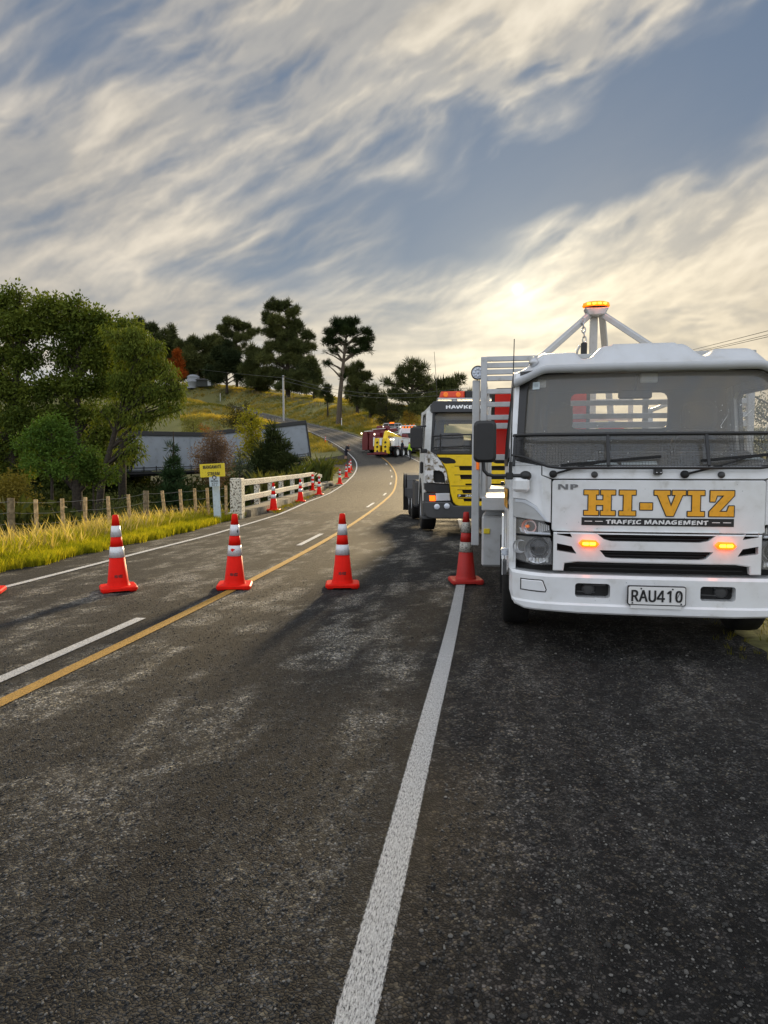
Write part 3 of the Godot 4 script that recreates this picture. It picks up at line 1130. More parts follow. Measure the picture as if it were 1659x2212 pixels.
func far_tree(called: String, label: String, px: float, base: float, d: float, lumps: Array, dens: float, size: Vector2, dark: Color, light: Color, r0: float, kind := "needle", lean := 0.0, group := "pines and cypresses along the ridge", bark := "bark", cat := "tree") -> Node3D:
	var p := at(px, base, d)
	var gy := ground(p.x, p.z)
	var top := 1e9
	for b in lumps: top = minf(top, b[1])
	var k := d / FOC
	var dy := p.y - gy
	p.y = gy
	var h := (base - top) * k + dy
	var blobs := tiers(lumps, d, px, base)
	for b in blobs: b[0].y += dy
	var tr := [Vector3(0, -0.5, 0), Vector3(lean * 0.2, h * 0.3, 0), Vector3(lean * 0.6, h * 0.62, 0), Vector3(lean, h * 0.93, 0)]
	return shrub_like(called, label, cat, p, group, tr, r0, blobs, kind, size, dens, dark, light, M[bark], "needle" if kind == "needle" else "leaf")

func make_plants() -> void:
	var g0 := Color(0.05, 0.08, 0.017)
	var g1 := Color(0.19, 0.225, 0.038)
	var y1 := Color(0.16, 0.18, 0.028)
	# broad trees over the stream, left
	var s: Vector3
	far_tree("willow_tree", "tall dense willow at the left edge of the frame, highest of the stream trees", 25, 1070, 31, [[-60, 690, 40, 24], [-15, 678, 36, 20], [32, 662, 28, 18], [58, 645, 12, 13], [95, 668, 28, 16], [-50, 740, 45, 28], [38, 716, 46, 24], [100, 715, 36, 22], [-10, 770, 45, 26], [66, 780, 42, 26], [-70, 820, 45, 30], [20, 835, 46, 26], [88, 850, 32, 22], [-25, 890, 42, 26], [50, 905, 40, 24], [-60, 950, 44, 30], [5, 965, 40, 24], [60, 955, 34, 22], [-40, 1012, 44, 24], [28, 1018, 40, 20]], 185, Vector2(0.26, 0.52), g0, g1, 0.28, "leaf", 0.6, "willows over the stream")
	far_tree("willow_tree", "many-stemmed willow with bare dark limbs right behind the wire fence", 165, 1068, 31, [[132, 668, 24, 12], [165, 674, 26, 14], [205, 694, 32, 14], [238, 702, 18, 10], [140, 712, 38, 20], [190, 732, 42, 20], [238, 738, 28, 16], [150, 775, 42, 22], [215, 780, 38, 20], [125, 832, 34, 22], [185, 835, 38, 20], [238, 832, 28, 20], [150, 895, 32, 22], [205, 890, 26, 16], [110, 905, 28, 20], [150, 962, 34, 22], [208, 950, 26, 18], [240, 932, 24, 16], [118, 1004, 30, 18], [180, 1012, 34, 18], [232, 990, 24, 16]], 185, Vector2(0.26, 0.5), g0, g1, 0.26, "leaf", 0.3, "willows over the stream")
	far_tree("willow_tree", "leaning willow whose yellow-green crown hangs over the trailer end", 200, 1064, 29, [[262, 730, 26, 11], [300, 733, 28, 12], [333, 758, 24, 13], [280, 770, 34, 16], [350, 792, 24, 15], [312, 806, 34, 16], [372, 826, 20, 15], [270, 826, 32, 17], [345, 846, 30, 16], [384, 858, 15, 16], [300, 862, 34, 15], [370, 884, 22, 13], [328, 900, 28, 12], [282, 902, 24, 12], [244, 888, 24, 14], [290, 945, 14, 10], [302, 972, 16, 11], [268, 985, 14, 10]], 230, Vector2(0.24, 0.44), Color(0.06, 0.09, 0.016), Color(0.19, 0.22, 0.035), 0.18, "hang", 2.0, "willows over the stream")
	far_tree("willow_tree", "rounded willow filling the gap between the leaning one and the ridge", 262, 1060, 37, [[250, 712, 26, 11], [285, 722, 24, 10], [262, 745, 36, 16], [300, 760, 26, 16], [240, 790, 34, 20], [290, 800, 34, 18], [255, 840, 34, 20], [300, 845, 26, 16]], 150, Vector2(0.3, 0.6), g0, g1, 0.24, "leaf", 0.5, "willows over the stream")
	far_tree("alder_tree", "small bright green tree low in front of the dark willows", 110, 1070, 25, [[122, 915, 24, 13], [85, 935, 26, 15], [150, 943, 22, 13], [60, 965, 24, 15], [112, 968, 32, 16], [165, 982, 24, 13], [80, 1004, 28, 14], [138, 1012, 32, 12]], 260, Vector2(0.2, 0.36), Color(0.05, 0.10, 0.02), Color(0.14, 0.23, 0.04), 0.09, "leaf", 0.1, "")
	far_tree("alder_tree", "low green sapling between the willow trunks and the fence", 200, 1072, 25.5, [[205, 985, 18, 11], [188, 1005, 22, 12], [222, 1008, 20, 11], [200, 1028, 30, 12], [240, 1030, 18, 10]], 260, Vector2(0.2, 0.34), g0, Color(0.12, 0.19, 0.035), 0.06, "leaf", 0.05, "")
	s = spot(5, 22)
	shrub_like("yellow_shrub", "yellowing leafy shrub at the left edge below the willow", "shrub", s, "", [Vector3(0, -0.3, 0), Vector3(0.1, 1.0, 0), Vector3(0, 2.0, 0)], 0.05, dome(9, Vector3(0, 1.7, 0), Vector3(0.9, 1.4, 0.9), Vector2(0.4, 0.6), -0.6), "small", Vector2(0.3, 0.5), 300, Color(0.17, 0.14, 0.025), Color(0.36, 0.27, 0.05), M.bark)
	var back_n := 0
	for q in [[-60, 930, 46, 3.2], [60, 940, 50, 3.0], [175, 950, 46, 3.2], [250, 945, 52, 2.6]]:
		s = spot(q[0], q[2])
		shrub_like("stream_tree", ["dark leafy tree behind the tall left willow, cut by the frame edge", "dark leafy tree far back between the two left willows", "dark leafy tree seen between the trunks of the many-stemmed willow", "dark leafy tree just left of the trailer's rear end"][back_n], "tree", s, "dark trees beyond the willows", [Vector3(0, -0.3, 0), Vector3(0.1, 1.5, 0), Vector3(0, 4.2, 0)], 0.18, dome(20, Vector3(0, 2.3, 0), Vector3(q[3], 2.8, q[3]), Vector2(0.8, 1.3), -0.9), "leaf", Vector2(0.4, 0.7), 80, Color(0.03, 0.045, 0.012), Color(0.085, 0.11, 0.025), M.bark)
		back_n += 1
	var dark_n := 0
	for q in [[-60, 24, 1.5], [40, 26, 1.3], [130, 24, 1.0], [250, 27, 0.9], [330, 27, 0.5], [405, 25, 0.55]]:
		s = spot(q[0], q[1])
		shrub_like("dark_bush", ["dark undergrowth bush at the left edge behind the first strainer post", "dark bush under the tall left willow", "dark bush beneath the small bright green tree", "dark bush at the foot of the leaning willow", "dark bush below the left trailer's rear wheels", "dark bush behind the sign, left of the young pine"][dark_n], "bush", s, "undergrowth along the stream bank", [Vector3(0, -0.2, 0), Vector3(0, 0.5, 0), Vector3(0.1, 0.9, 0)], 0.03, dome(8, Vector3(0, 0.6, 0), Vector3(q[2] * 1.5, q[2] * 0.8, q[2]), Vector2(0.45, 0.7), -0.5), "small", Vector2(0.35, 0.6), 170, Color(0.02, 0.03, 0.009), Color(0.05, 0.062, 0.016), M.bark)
		dark_n += 1
	s = spot(262, 19)
	shrub_like("thin_bush", "thin speckled bush standing just behind the fence left of the sign", "bush", s, "", [Vector3(0, -0.2, 0), Vector3(0.05, 0.9, 0), Vector3(0, 1.7, 0)], 0.03, dome(7, Vector3(0, 1.3, 0), Vector3(0.6, 0.85, 0.5), Vector2(0.25, 0.4), -0.6), "small", Vector2(0.2, 0.32), 330, Color(0.07, 0.085, 0.03), Color(0.16, 0.17, 0.06), M.bark)
	# round the bridge end
	s = at(375, 1064, 24.0)
	shrub_like("young_pine", "young dark green pine standing before the left trailer", "tree", Vector3(s.x, ground(s.x, s.z), s.z), "", [Vector3(0, -0.3, 0), Vector3(0, 1.5, 0), Vector3(0.03, s.y - ground(s.x, s.z) + 2.1, 0)], 0.07, spire(9, s.y - ground(s.x, s.z) + 2.0, 0.72, 0.6), "needle", Vector2(0.2, 0.34), 300, Color(0.022, 0.045, 0.018), Color(0.05, 0.085, 0.03), M.bark, "needle")
	s = spot(463, 25)
	var up := at(463, 960, 25).y - s.y
	shrub_like("dead_shrub", "brown dead shrub above the yellow sign", "shrub", s, "", [Vector3(0, -0.2, 0), Vector3(0.05, up * 0.6, 0), Vector3(0, up, 0)], 0.05, [[Vector3(0, up + 0.05, 0), Vector3(0.42, 0.4, 0.4)], [Vector3(0.3, up - 0.3, 0), Vector3(0.4, 0.4, 0.4)], [Vector3(-0.35, up - 0.45, 0), Vector3(0.4, 0.4, 0.4)], [Vector3(0, up - 0.9, 0), Vector3(0.5, 0.5, 0.5)]], "small", Vector2(0.2, 0.34), 420, Color(0.10, 0.065, 0.048), Color(0.21, 0.14, 0.11), M.bark)
	far_tree("yellow_green_tree", "upright tree with bright yellow-green autumn top before the trailer joint", 545, 1035, 36, [[540, 893, 8, 12], [553, 903, 10, 11], [529, 913, 12, 11], [556, 922, 15, 12], [536, 936, 19, 12], [552, 955, 20, 14], [540, 975, 20, 14]], 130, Vector2(0.25, 0.45), Color(0.16, 0.17, 0.02), Color(0.40, 0.36, 0.035), 0.1, "leaf", 0.0, "")
	far_tree("cypress_bush", "broad dark cypress bush in front of the right trailer", 590, 1042, 35, [[590, 930, 6, 8], [584, 946, 11, 10], [600, 952, 12, 10], [578, 966, 16, 10], [606, 972, 18, 10], [590, 988, 24, 11], [562, 992, 18, 12], [620, 994, 18, 9], [602, 1008, 34, 12], [562, 1014, 24, 11]], 120, Vector2(0.3, 0.55), Color(0.025, 0.042, 0.016), Color(0.085, 0.10, 0.03), 0.1, "needle", 0.0, "", "bark", "bush")
	far_tree("grey_bush", "pale grey-green bush left of the dark cypress by the bridge", 518, 1040, 34, [[518, 975, 9, 8], [508, 988, 13, 9], [528, 992, 13, 9], [500, 1006, 15, 11], [520, 1010, 20, 11], [538, 1016, 13, 11]], 130, Vector2(0.22, 0.38), Color(0.06, 0.085, 0.05), Color(0.16, 0.19, 0.11), 0.06, "small", 0.0, "", "bark", "bush")
	var sw := 0
	for q in [[607, 33, 1.2, 1], [652, 34, 1.2, 0], [690, 40, 1.8, 0], [632, 36, 1.5, 1], [570, 30, 1.1, 1]]:
		s = spot(q[0], q[1])
		var base := at(q[0], [1038, 1040, 1020, 1030, 1046][sw], q[1]).y
		s.y = base - q[2] * 0.35
		var t := thing("flax_plant", ["straggling yellow flax beside the dark cypress bush", "spiky green flax leaning over the middle of the bridge rail", "tall fan of flax leaves at the right end of the trailer", "dry flax between the cypress bush and the trailer corner", "low flax behind the first bridge rail posts"][sw], "plant", s, 0.0, "flax along the bridge")
		var pl := []
		var tn := []
		for k in 5:
			pl.append(Transform3D(Basis(Vector3.UP, rf(0, TAU)).scaled(Vector3.ONE * q[2] * rf(0.7, 1.1)), Vector3(rf(-0.25, 0.25), 0, rf(-0.25, 0.25))))
			tn.append(Color(0.06, 0.085, 0.025).lerp(Color(0.22, 0.2, 0.05), rng.randf() * (1.0 if q[3] else 0.5)))
		tag(scatter("leaves", clump("sword"), M.leaf, pl, tn, t), "", "", "", "stuff")
		sw += 1
	# the ridge
	var n0 := Color(0.03, 0.045, 0.02)
	var n1 := Color(0.15, 0.16, 0.05)
	far_tree("pine_tree", "thin-topped pine at the left end of the ridge", 290, 832, 236, [[275, 712, 16, 10], [305, 704, 15, 9], [290, 735, 26, 14], [268, 760, 24, 14], [310, 765, 24, 16], [290, 800, 28, 20]], 6.4, Vector2(1.04, 2.18), n0, n1, 0.5)
	far_tree("pine_tree", "flat-crowned pine just left of the conifer spire", 332, 832, 229, [[330, 712, 20, 10], [345, 735, 18, 12], [318, 745, 22, 14], [335, 780, 28, 18], [325, 812, 26, 16]], 6.4, Vector2(1.04, 2.18), n0, n1, 0.5)
	var sp := at(372, 832, 236)
	sp.y = ground(sp.x, sp.z)
	shrub_like("spire_conifer", "spire-shaped conifer with layered branches on the ridge above the water tank", "tree", sp, "pines and cypresses along the ridge", [Vector3(0, -0.5, 0), Vector3(0, 8, 0), Vector3(0, at(372, 696, 236).y - sp.y, 0)], 0.45, spire(11, at(372, 698, 236).y - sp.y, 5.4, 2.5), "needle", Vector2(1.0, 1.9), 13, n0, n1, M.bark, "needle")
	far_tree("cypress_tree", "dark low cypress right of the spire", 415, 834, 226, [[405, 752, 20, 14], [425, 745, 20, 12], [412, 775, 30, 18], [432, 785, 24, 20], [405, 805, 28, 18]], 8.8, Vector2(1.04, 2.09), n0, n1, 0.5)
	far_tree("cypress_tree", "dark cypress behind the shed", 458, 834, 231, [[455, 748, 22, 14], [470, 738, 18, 10], [452, 775, 28, 18], [468, 790, 28, 20], [450, 812, 26, 16]], 8.8, Vector2(1.04, 2.09), n0, n1, 0.5)
	far_tree("pine_tree", "dome-crowned pine with daylight between its branches", 512, 838, 223, [[505, 703, 24, 8], [528, 708, 22, 10], [485, 716, 18, 10], [545, 724, 14, 12], [500, 728, 20, 9], [526, 735, 24, 10], [478, 742, 16, 10], [510, 758, 22, 12]], 10.4, Vector2(0.72, 1.52), n0, n1, 0.5)
	far_tree("cypress_tree", "bushy olive cypress below the dome-crowned pine", 490, 842, 213, [[478, 765, 26, 18], [505, 775, 28, 18], [490, 795, 34, 20], [520, 808, 26, 18], [470, 815, 26, 18]], 10.4, Vector2(0.88, 1.80), n0, Color(0.05, 0.062, 0.024), 0.5)
	far_tree("cypress_tree", "broad rounded cypress left of the big macrocarpa", 553, 850, 208, [[545, 768, 24, 16], [566, 780, 26, 18], [540, 800, 30, 20], [570, 815, 26, 20], [550, 830, 30, 14]], 10.4, Vector2(0.88, 1.80), n0, n1, 0.5)
	far_tree("macrocarpa_tree", "biggest ragged macrocarpa on the ridge, behind the pale power pole", 622, 858, 198, [[585, 668, 20, 7], [612, 668, 22, 10], [632, 682, 18, 10], [582, 688, 14, 8], [600, 700, 26, 13], [645, 706, 18, 11], [578, 722, 18, 9], [618, 728, 32, 15], [662, 728, 16, 10], [592, 752, 30, 14], [640, 752, 34, 15], [672, 754, 14, 9], [575, 780, 26, 14], [625, 782, 42, 17], [668, 784, 20, 13], [600, 812, 40, 17], [650, 816, 38, 17], [625, 836, 44, 10]], 11.2, Vector2(0.80, 1.71), n0, n1, 0.75)
	far_tree("cypress_tree", "narrow dark cypress at the right foot of the big macrocarpa", 678, 866, 188, [[672, 795, 14, 14], [682, 815, 14, 16], [674, 838, 18, 14], [688, 850, 12, 10]], 14.4, Vector2(0.72, 1.42), n0, n1, 0.35)
	far_tree("stone_pine", "lone umbrella pine with a bare forked trunk above the bend", 731, 893, 128, [[737, 706, 26, 9], [765, 702, 22, 8], [718, 722, 20, 10], [788, 722, 18, 10], [750, 722, 26, 9], [708, 742, 14, 9], [796, 742, 13, 9], [775, 740, 20, 8], [730, 742, 20, 8], [790, 758, 16, 7], [765, 762, 18, 7], [716, 762, 12, 6], [708, 790, 12, 6], [738, 815, 10, 6]], 20.8, Vector2(0.48, 1.04), Color(0.018, 0.032, 0.012), Color(0.05, 0.068, 0.02), 0.55, "needle", 1.6, "", "bark_pale")
	far_tree("pine_tree", "shorter dark pine tucked behind the lone umbrella pine", 772, 886, 138, [[770, 793, 14, 8], [758, 808, 18, 10], [782, 815, 16, 10], [765, 828, 22, 10], [780, 842, 18, 10], [760, 850, 22, 12], [775, 868, 26, 12]], 16.0, Vector2(0.64, 1.33), n0, n1, 0.4)
	far_tree("cypress_tree", "small dark cypress in the dip left of the lone umbrella pine", 708, 872, 142, [[706, 838, 8, 10], [702, 852, 11, 10], [712, 862, 12, 9]], 19.2, Vector2(0.56, 1.14), n0, n1, 0.2)
	far_tree("cypress_tree", "low dark cypress right of the umbrella pine's foot", 800, 900, 128, [[795, 848, 14, 12], [812, 856, 14, 14], [800, 875, 22, 14], [825, 868, 10, 16], [818, 888, 20, 10]], 17.6, Vector2(0.64, 1.33), n0, n1, 0.3)
	far_tree("pine_tree", "wispy spreading pine behind the yellow-fronted truck", 890, 915, 120, [[892, 790, 14, 8], [878, 800, 14, 9], [905, 800, 13, 9], [862, 812, 16, 8], [892, 815, 20, 10], [918, 822, 16, 9], [842, 830, 14, 7], [872, 832, 24, 11], [908, 838, 22, 11], [930, 845, 14, 9], [850, 855, 20, 12], [885, 860, 30, 13], [920, 868, 26, 13], [900, 890, 36, 14], [860, 885, 22, 14]], 15.2, Vector2(0.56, 1.19), n0, n1, 0.45)
	far_tree("cypress_tree", "dark cypress hidden mostly by the yellow-fronted truck cab", 965, 915, 125, [[955, 840, 20, 14], [975, 835, 22, 14], [960, 865, 34, 18], [990, 870, 30, 20], [970, 895, 40, 18]], 11.2, Vector2(0.80, 1.61), n0, n1, 0.4)
	far_tree("conical_bush", "rounded olive cypress at the bend behind the recovery trucks", 834, 918, 98, [[834, 868, 8, 6], [828, 878, 14, 8], [842, 880, 13, 8], [832, 893, 20, 9], [848, 900, 16, 9], [822, 906, 16, 9], [838, 912, 22, 7]], 40, Vector2(0.45, 0.8), Color(0.03, 0.038, 0.016), Color(0.085, 0.085, 0.035), 0.2, "small", 0.0, "")
	far_tree("autumn_shrub", "yellow-orange shrub between the bend and the yellow-fronted truck", 884, 922, 96, [[880, 896, 9, 5], [893, 902, 8, 6], [876, 907, 11, 7], [890, 912, 14, 7]], 60, Vector2(0.35, 0.6), Color(0.13, 0.09, 0.015), Color(0.36, 0.22, 0.03), 0.08, "small", 0.0, "")
	far_tree("autumn_tree", "orange-red autumn tree beside the white water tank", 384, 834, 215, [[382, 765, 9, 7], [390, 782, 9, 9], [380, 795, 12, 12], [392, 805, 9, 10]], 34, Vector2(0.6, 1.0), Color(0.16, 0.045, 0.012), Color(0.5, 0.11, 0.02), 0.15, "leaf", 0.0, "")
	far_tree("yellow_bush", "pale yellow-flecked bush above the trailer roof beside the red one", 418, 942, 68, [[405, 912, 14, 10], [425, 908, 14, 10], [415, 925, 22, 10], [436, 925, 12, 8]], 60, Vector2(0.35, 0.6), Color(0.12, 0.13, 0.03), Color(0.34, 0.34, 0.10), 0.06, "small", 0.0, "")
	far_tree("red_bush", "small red-leaved bush peeking over the trailer roof", 447, 940, 66, [[442, 922, 7, 5], [452, 930, 8, 5]], 90, Vector2(0.25, 0.45), Color(0.24, 0.04, 0.012), Color(0.55, 0.12, 0.03), 0.05, "small", 0.0, "")
	far_tree("green_bush", "olive bush on the slope right behind the trailer joint", 515, 925, 72, [[505, 880, 14, 9], [530, 878, 14, 9], [515, 898, 24, 12], [535, 905, 16, 12], [500, 912, 18, 10]], 40, Vector2(0.45, 0.8), Color(0.05, 0.05, 0.016), Color(0.13, 0.115, 0.03), 0.12, "small", 0.0, "")
	# seen through the white truck's cab
	s = spot(1668, 15.0)
	shrub_like("roadside_tree", "small-leaved tree right of the white truck, seen through its windscreen", "tree", s, "", [Vector3(0, -0.3, 0), Vector3(-0.1, 1.2, 0), Vector3(0.1, 3.0, 0)], 0.09, dome(12, Vector3(0, 2.2, 0), Vector3(1.3, 1.2, 1.0), Vector2(0.3, 0.6), -0.8), "small", Vector2(0.16, 0.3), 260, Color(0.04, 0.055, 0.015), Color(0.10, 0.11, 0.03), M.bark)
	make_grass()

func make_grass() -> void:
	var low := []
	var low_c := []
	var dry := []
	var dry_c := []
	# bright green fringe of the left verge, tall straw behind it by the fence
	for k in 34000:
		var z := rf(-23.0, -2.5)
		var rd := road_at(-4.5 + 0.1 * -z * 0.5, z)
		var i: int = rd[1]
		var e := pow(rng.randf(), 1.3) * 2.9
		var nrm := Vector3(-road_tan[i].y, 0, road_tan[i].x)
		var s := -(road_wl[i] + left_verge(z) - 0.10 + e + 0.22 * noise.get_noise_1d(z * 0.9) + 0.12 * noise.get_noise_1d(z * 4.0))
		if z < -18.6 and e < 0.9: continue
		var p := road_pts[i] + nrm * s + Vector3(road_tan[i].x, 0, road_tan[i].y) * rf(-0.26, 0.26)
		p.y = ground(p.x, p.z) - 0.02
		var h := 0.10 + 0.22 * smoothstep(0.0, 0.8, e) * rf(0.5, 1.1) + rf(0.0, 0.1)
		if e > 0.45 and rng.randf() < 0.28 + 0.3 * smoothstep(0.6, 1.6, e):
			h = rf(0.14, 0.33) + 0.12 * smoothstep(1.9, 2.6, e) + (rf(0.1, 0.35) if rng.randf() < 0.10 else 0.0)
			dry.append(Transform3D(Basis(Vector3.UP, rf(0, TAU)).scaled(Vector3(h * 0.9, h, h * 0.9)), p))
			dry_c.append(Color(0.34, 0.26, 0.11).lerp(Color(0.70, 0.56, 0.30), rng.randf()))
		else:
			low.append(Transform3D(Basis(Vector3.UP, rf(0, TAU)).scaled(Vector3(h * 1.0, h, h * 1.0)), p))
			low_c.append(Color(0.22, 0.25, 0.018).lerp(Color(0.62, 0.52, 0.05), clampf(rng.randf() * 0.8 + noise.get_noise_2d(p.x, p.z) * 0.5, 0.0, 1.0)))
	# under the bridge rail, round the pull-off and right of the white truck
	for k in 5200:
		var p := Vector3(rf(-9.0, -3.6), 0, rf(-68.0, -44.0))
		if k > 2600: p = Vector3(rf(2.2, 7.0), 0, rf(-12.0, -1.5))
		if k > 4800: p = Vector3(rf(-3.4, -3.05) , 0, rf(-36.0, -20.0))
		var rd := road_at(p.x, p.z)
		var i: int = rd[1]
		if k <= 4800 and rd[0] > -road_wl[i] - 0.7 and rd[0] < road_wr[i] + shoulder(p.z) - 0.15: continue
		if k <= 2600 and noise.get_noise_2d(p.x * 0.35, p.z * 0.25) < 0.02: continue
		p.y = ground(p.x, p.z) - 0.01
		var h := (rf(0.08, 0.22) * smoothstep(0.0, 0.7, rd[0] - road_wr[i] - shoulder(p.z)) + 0.06) if k > 2600 and k <= 4800 else rf(0.12, 0.3) if k <= 2600 else rf(0.04, 0.12)
		low.append(Transform3D(Basis(Vector3.UP, rf(0, TAU)).scaled(Vector3(h * 1.2, h, h * 1.2)), p))
		low_c.append(Color(0.12, 0.125, 0.014).lerp(Color(0.30, 0.25, 0.04), rng.randf()))
	# undergrowth filling the stream gully
	var under := []
	var under_c := []
	for k in 11000:
		var p := Vector3(rf(-30.0, -3.6), 0, rf(-50.0, -13.0))
		var rd := road_at(p.x, p.z)
		var i: int = rd[1]
		var e: float = -rd[0] - road_wl[i]
		if e < (3.3 if p.z > -18.5 else 1.7): continue
		p.y = ground(p.x, p.z) + rf(0.0, 0.75) * smoothstep(2.0, 5.0, e)
		var sz := rf(0.25, 0.7)
		under.append(Transform3D(Basis(Vector3.UP, rf(0, TAU)).scaled(Vector3.ONE * sz), p))
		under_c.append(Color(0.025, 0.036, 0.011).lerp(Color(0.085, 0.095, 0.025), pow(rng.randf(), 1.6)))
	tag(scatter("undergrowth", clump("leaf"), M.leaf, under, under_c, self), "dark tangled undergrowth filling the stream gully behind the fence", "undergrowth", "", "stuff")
	# rough grass on the hill banks
	var far := []
	var far_c := []
	for k in 40000:
		var px := rf(395, 960)
		var d := pow(rng.randf(), 0.8) * 178.0 + 62.0
		var p := at(px, 1010, d)
		var rd := road_at(p.x, p.z)
		var i: int = rd[1]
		if rd[0] > -road_wl[i] - 1.0 and rd[0] < road_wr[i] + shoulder(p.z) + 0.6: continue
		if rd[0] < 0 and d < 78: continue
		var n := noise.get_noise_2d(p.x * 0.12, p.z * 0.12)
		var band := smoothstep(10.0, 3.0, rd[0])
		p.y = ground(p.x, p.z) - 0.05
		var h := rf(0.25, 0.6) + 0.5 * maxf(0.0, n)
		far.append(Transform3D(Basis(Vector3.UP, rf(0, TAU)).scaled(Vector3(h * 1.7, h, h * 1.7)), p))
		far_c.append(Color(0.14, 0.15, 0.028).lerp(Color(0.52, 0.38, 0.10), clampf(0.45 + n * 1.1 + rf(-0.3, 0.3), 0.0, 1.0)))
	tag(scatter("grass", clump("blade"), M.straw, low, low_c, self), "bright yellow-green grass fringing the road", "grass", "", "stuff")
	tag(scatter("dry_grass", clump("blade"), M.straw, dry, dry_c, self), "tall dry straw-coloured grass along the wire fence", "grass", "", "stuff")
	tag(scatter("hill_grass", clump("blade"), M.straw, far, far_c, self), "rough tufted grass on the hill banks", "grass", "", "stuff")
# ---------------------------------------------------------------- bridge, fences, hill, trailers
func edge_left(z: float, off: float, up := 0.0) -> Vector3:  # off metres left of the left edge line
	var best := 0
	var bd := 1e9
	for i in range(0, road_pts.size()):
		var p := road_pts[i] + Vector3(-road_tan[i].y, 0, road_tan[i].x) * -(road_wl[i] + off)
		if absf(p.z - z) < bd:
			bd = absf(p.z - z)
			best = i
	var q := road_pts[best] + Vector3(-road_tan[best].y, 0, road_tan[best].x) * -(road_wl[best] + off)
	return Vector3(q.x, q.y + up, z)

func make_bridge() -> void:
	# raised footway of concrete slabs
	var fw := thing("footway", "raised concrete footway with a broken kerb beside the bridge rail", "footway", Vector3.ZERO)
	fw.set_meta("kind", "structure")
	var z := -18.9
	while z > -39.5:
		var st := mb()
		var a := edge_left(z, 0.58)
		var b := edge_left(z - 2.3, 0.58)
		var a2 := edge_left(z, 1.12)
		var b2 := edge_left(z - 2.3, 1.12)
		var h := Vector3(0, 0.17 + rf(-0.01, 0.01), 0)
		var lo := Vector3(0, -0.25, 0)
		quad(st, a + h, b + h, b2 + h, a2 + h)
		quad(st, a + lo, b + lo, b + h, a + h)
		quad(st, a2 + lo, a + lo, a + h, a2 + h)
		quad(st, b + lo, b2 + lo, b2 + h, b + h)
		quad(st, b2 + lo, a2 + lo, a2 + h, b2 + h)
		obj("slab", st, M.concrete, fw)
		z -= 2.33
	# rail: end pillar, posts, two rails in lengths
	var br := thing("bridge_rail", "flaking white concrete bridge rail with a thick end pillar", "bridge rail", Vector3.ZERO)
	var p := edge_left(-18.5, 0.72, 0.0)
	var st := mb()
	box(st, p + Vector3(-0.12, 0.36, 0.1), Vector3(0.30, 1.36, 0.46), 0.025)
	obj("pillar", st, M.bridge_white, br)
	var zs := [-19.5, -21.9, -24.3, -26.7, -29.1, -31.5, -33.9]
	for k in zs.size():
		st = mb()
		var q := edge_left(zs[k], 0.98)
		box(st, q + Vector3(-0.08, 0.45, 0), Vector3(0.16, 1.0, 0.2), 0.012)
		obj("post", st, M.bridge_white, br)
	for lvl in [[0.90, 0.17], [0.46, 0.16]]:
		for k in zs.size() - 1:
			st = mb()
			var a := edge_left(zs[k] + (0.7 if k == 0 else 0.0), 0.91, lvl[0])
			var b := edge_left(zs[k + 1] + 0.015, 0.91, lvl[0])
			bar(st, a, b, 0.12, lvl[1], 0.012)
			obj("rail", st, M.bridge_white, br)
		st = mb()
		var e := edge_left(zs[-1], 0.91, lvl[0])
		bar(st, e, edge_left(-36.3, 0.8, lvl[0] - 0.22), 0.12, lvl[1], 0.012)
		obj("rail", st, M.bridge_white, br)
	# broken concrete at its far end
	st = mb()
	for k in 9:
		var c := edge_left(-36.2 - rf(0, 2.6), rf(0.3, 1.3), 0.12)
		box(st, c, Vector3(rf(0.12, 0.4), rf(0.08, 0.2), rf(0.12, 0.4)), 0.02, Basis(Vector3(rf(-1, 1), rf(-1, 1), rf(-1, 1)).normalized(), rf(0, 0.8)))
	tag(obj("rubble", st, M.concrete), "heap of broken concrete at the far end of the bridge rail", "rubble", "", "stuff")
	st = mb()
	var wp := edge_left(-17.9, 1.05, 0.03)
	tube(st, [wp, wp + Vector3(0.16, 0.10, -0.35), wp + Vector3(0.24, 0.30, -0.7)], 0.05, 0.035, 7)
	tag(obj("white_pipe", st, M.dirty_white), "short white pipe lying at the foot of the bridge pillar", "pipe")

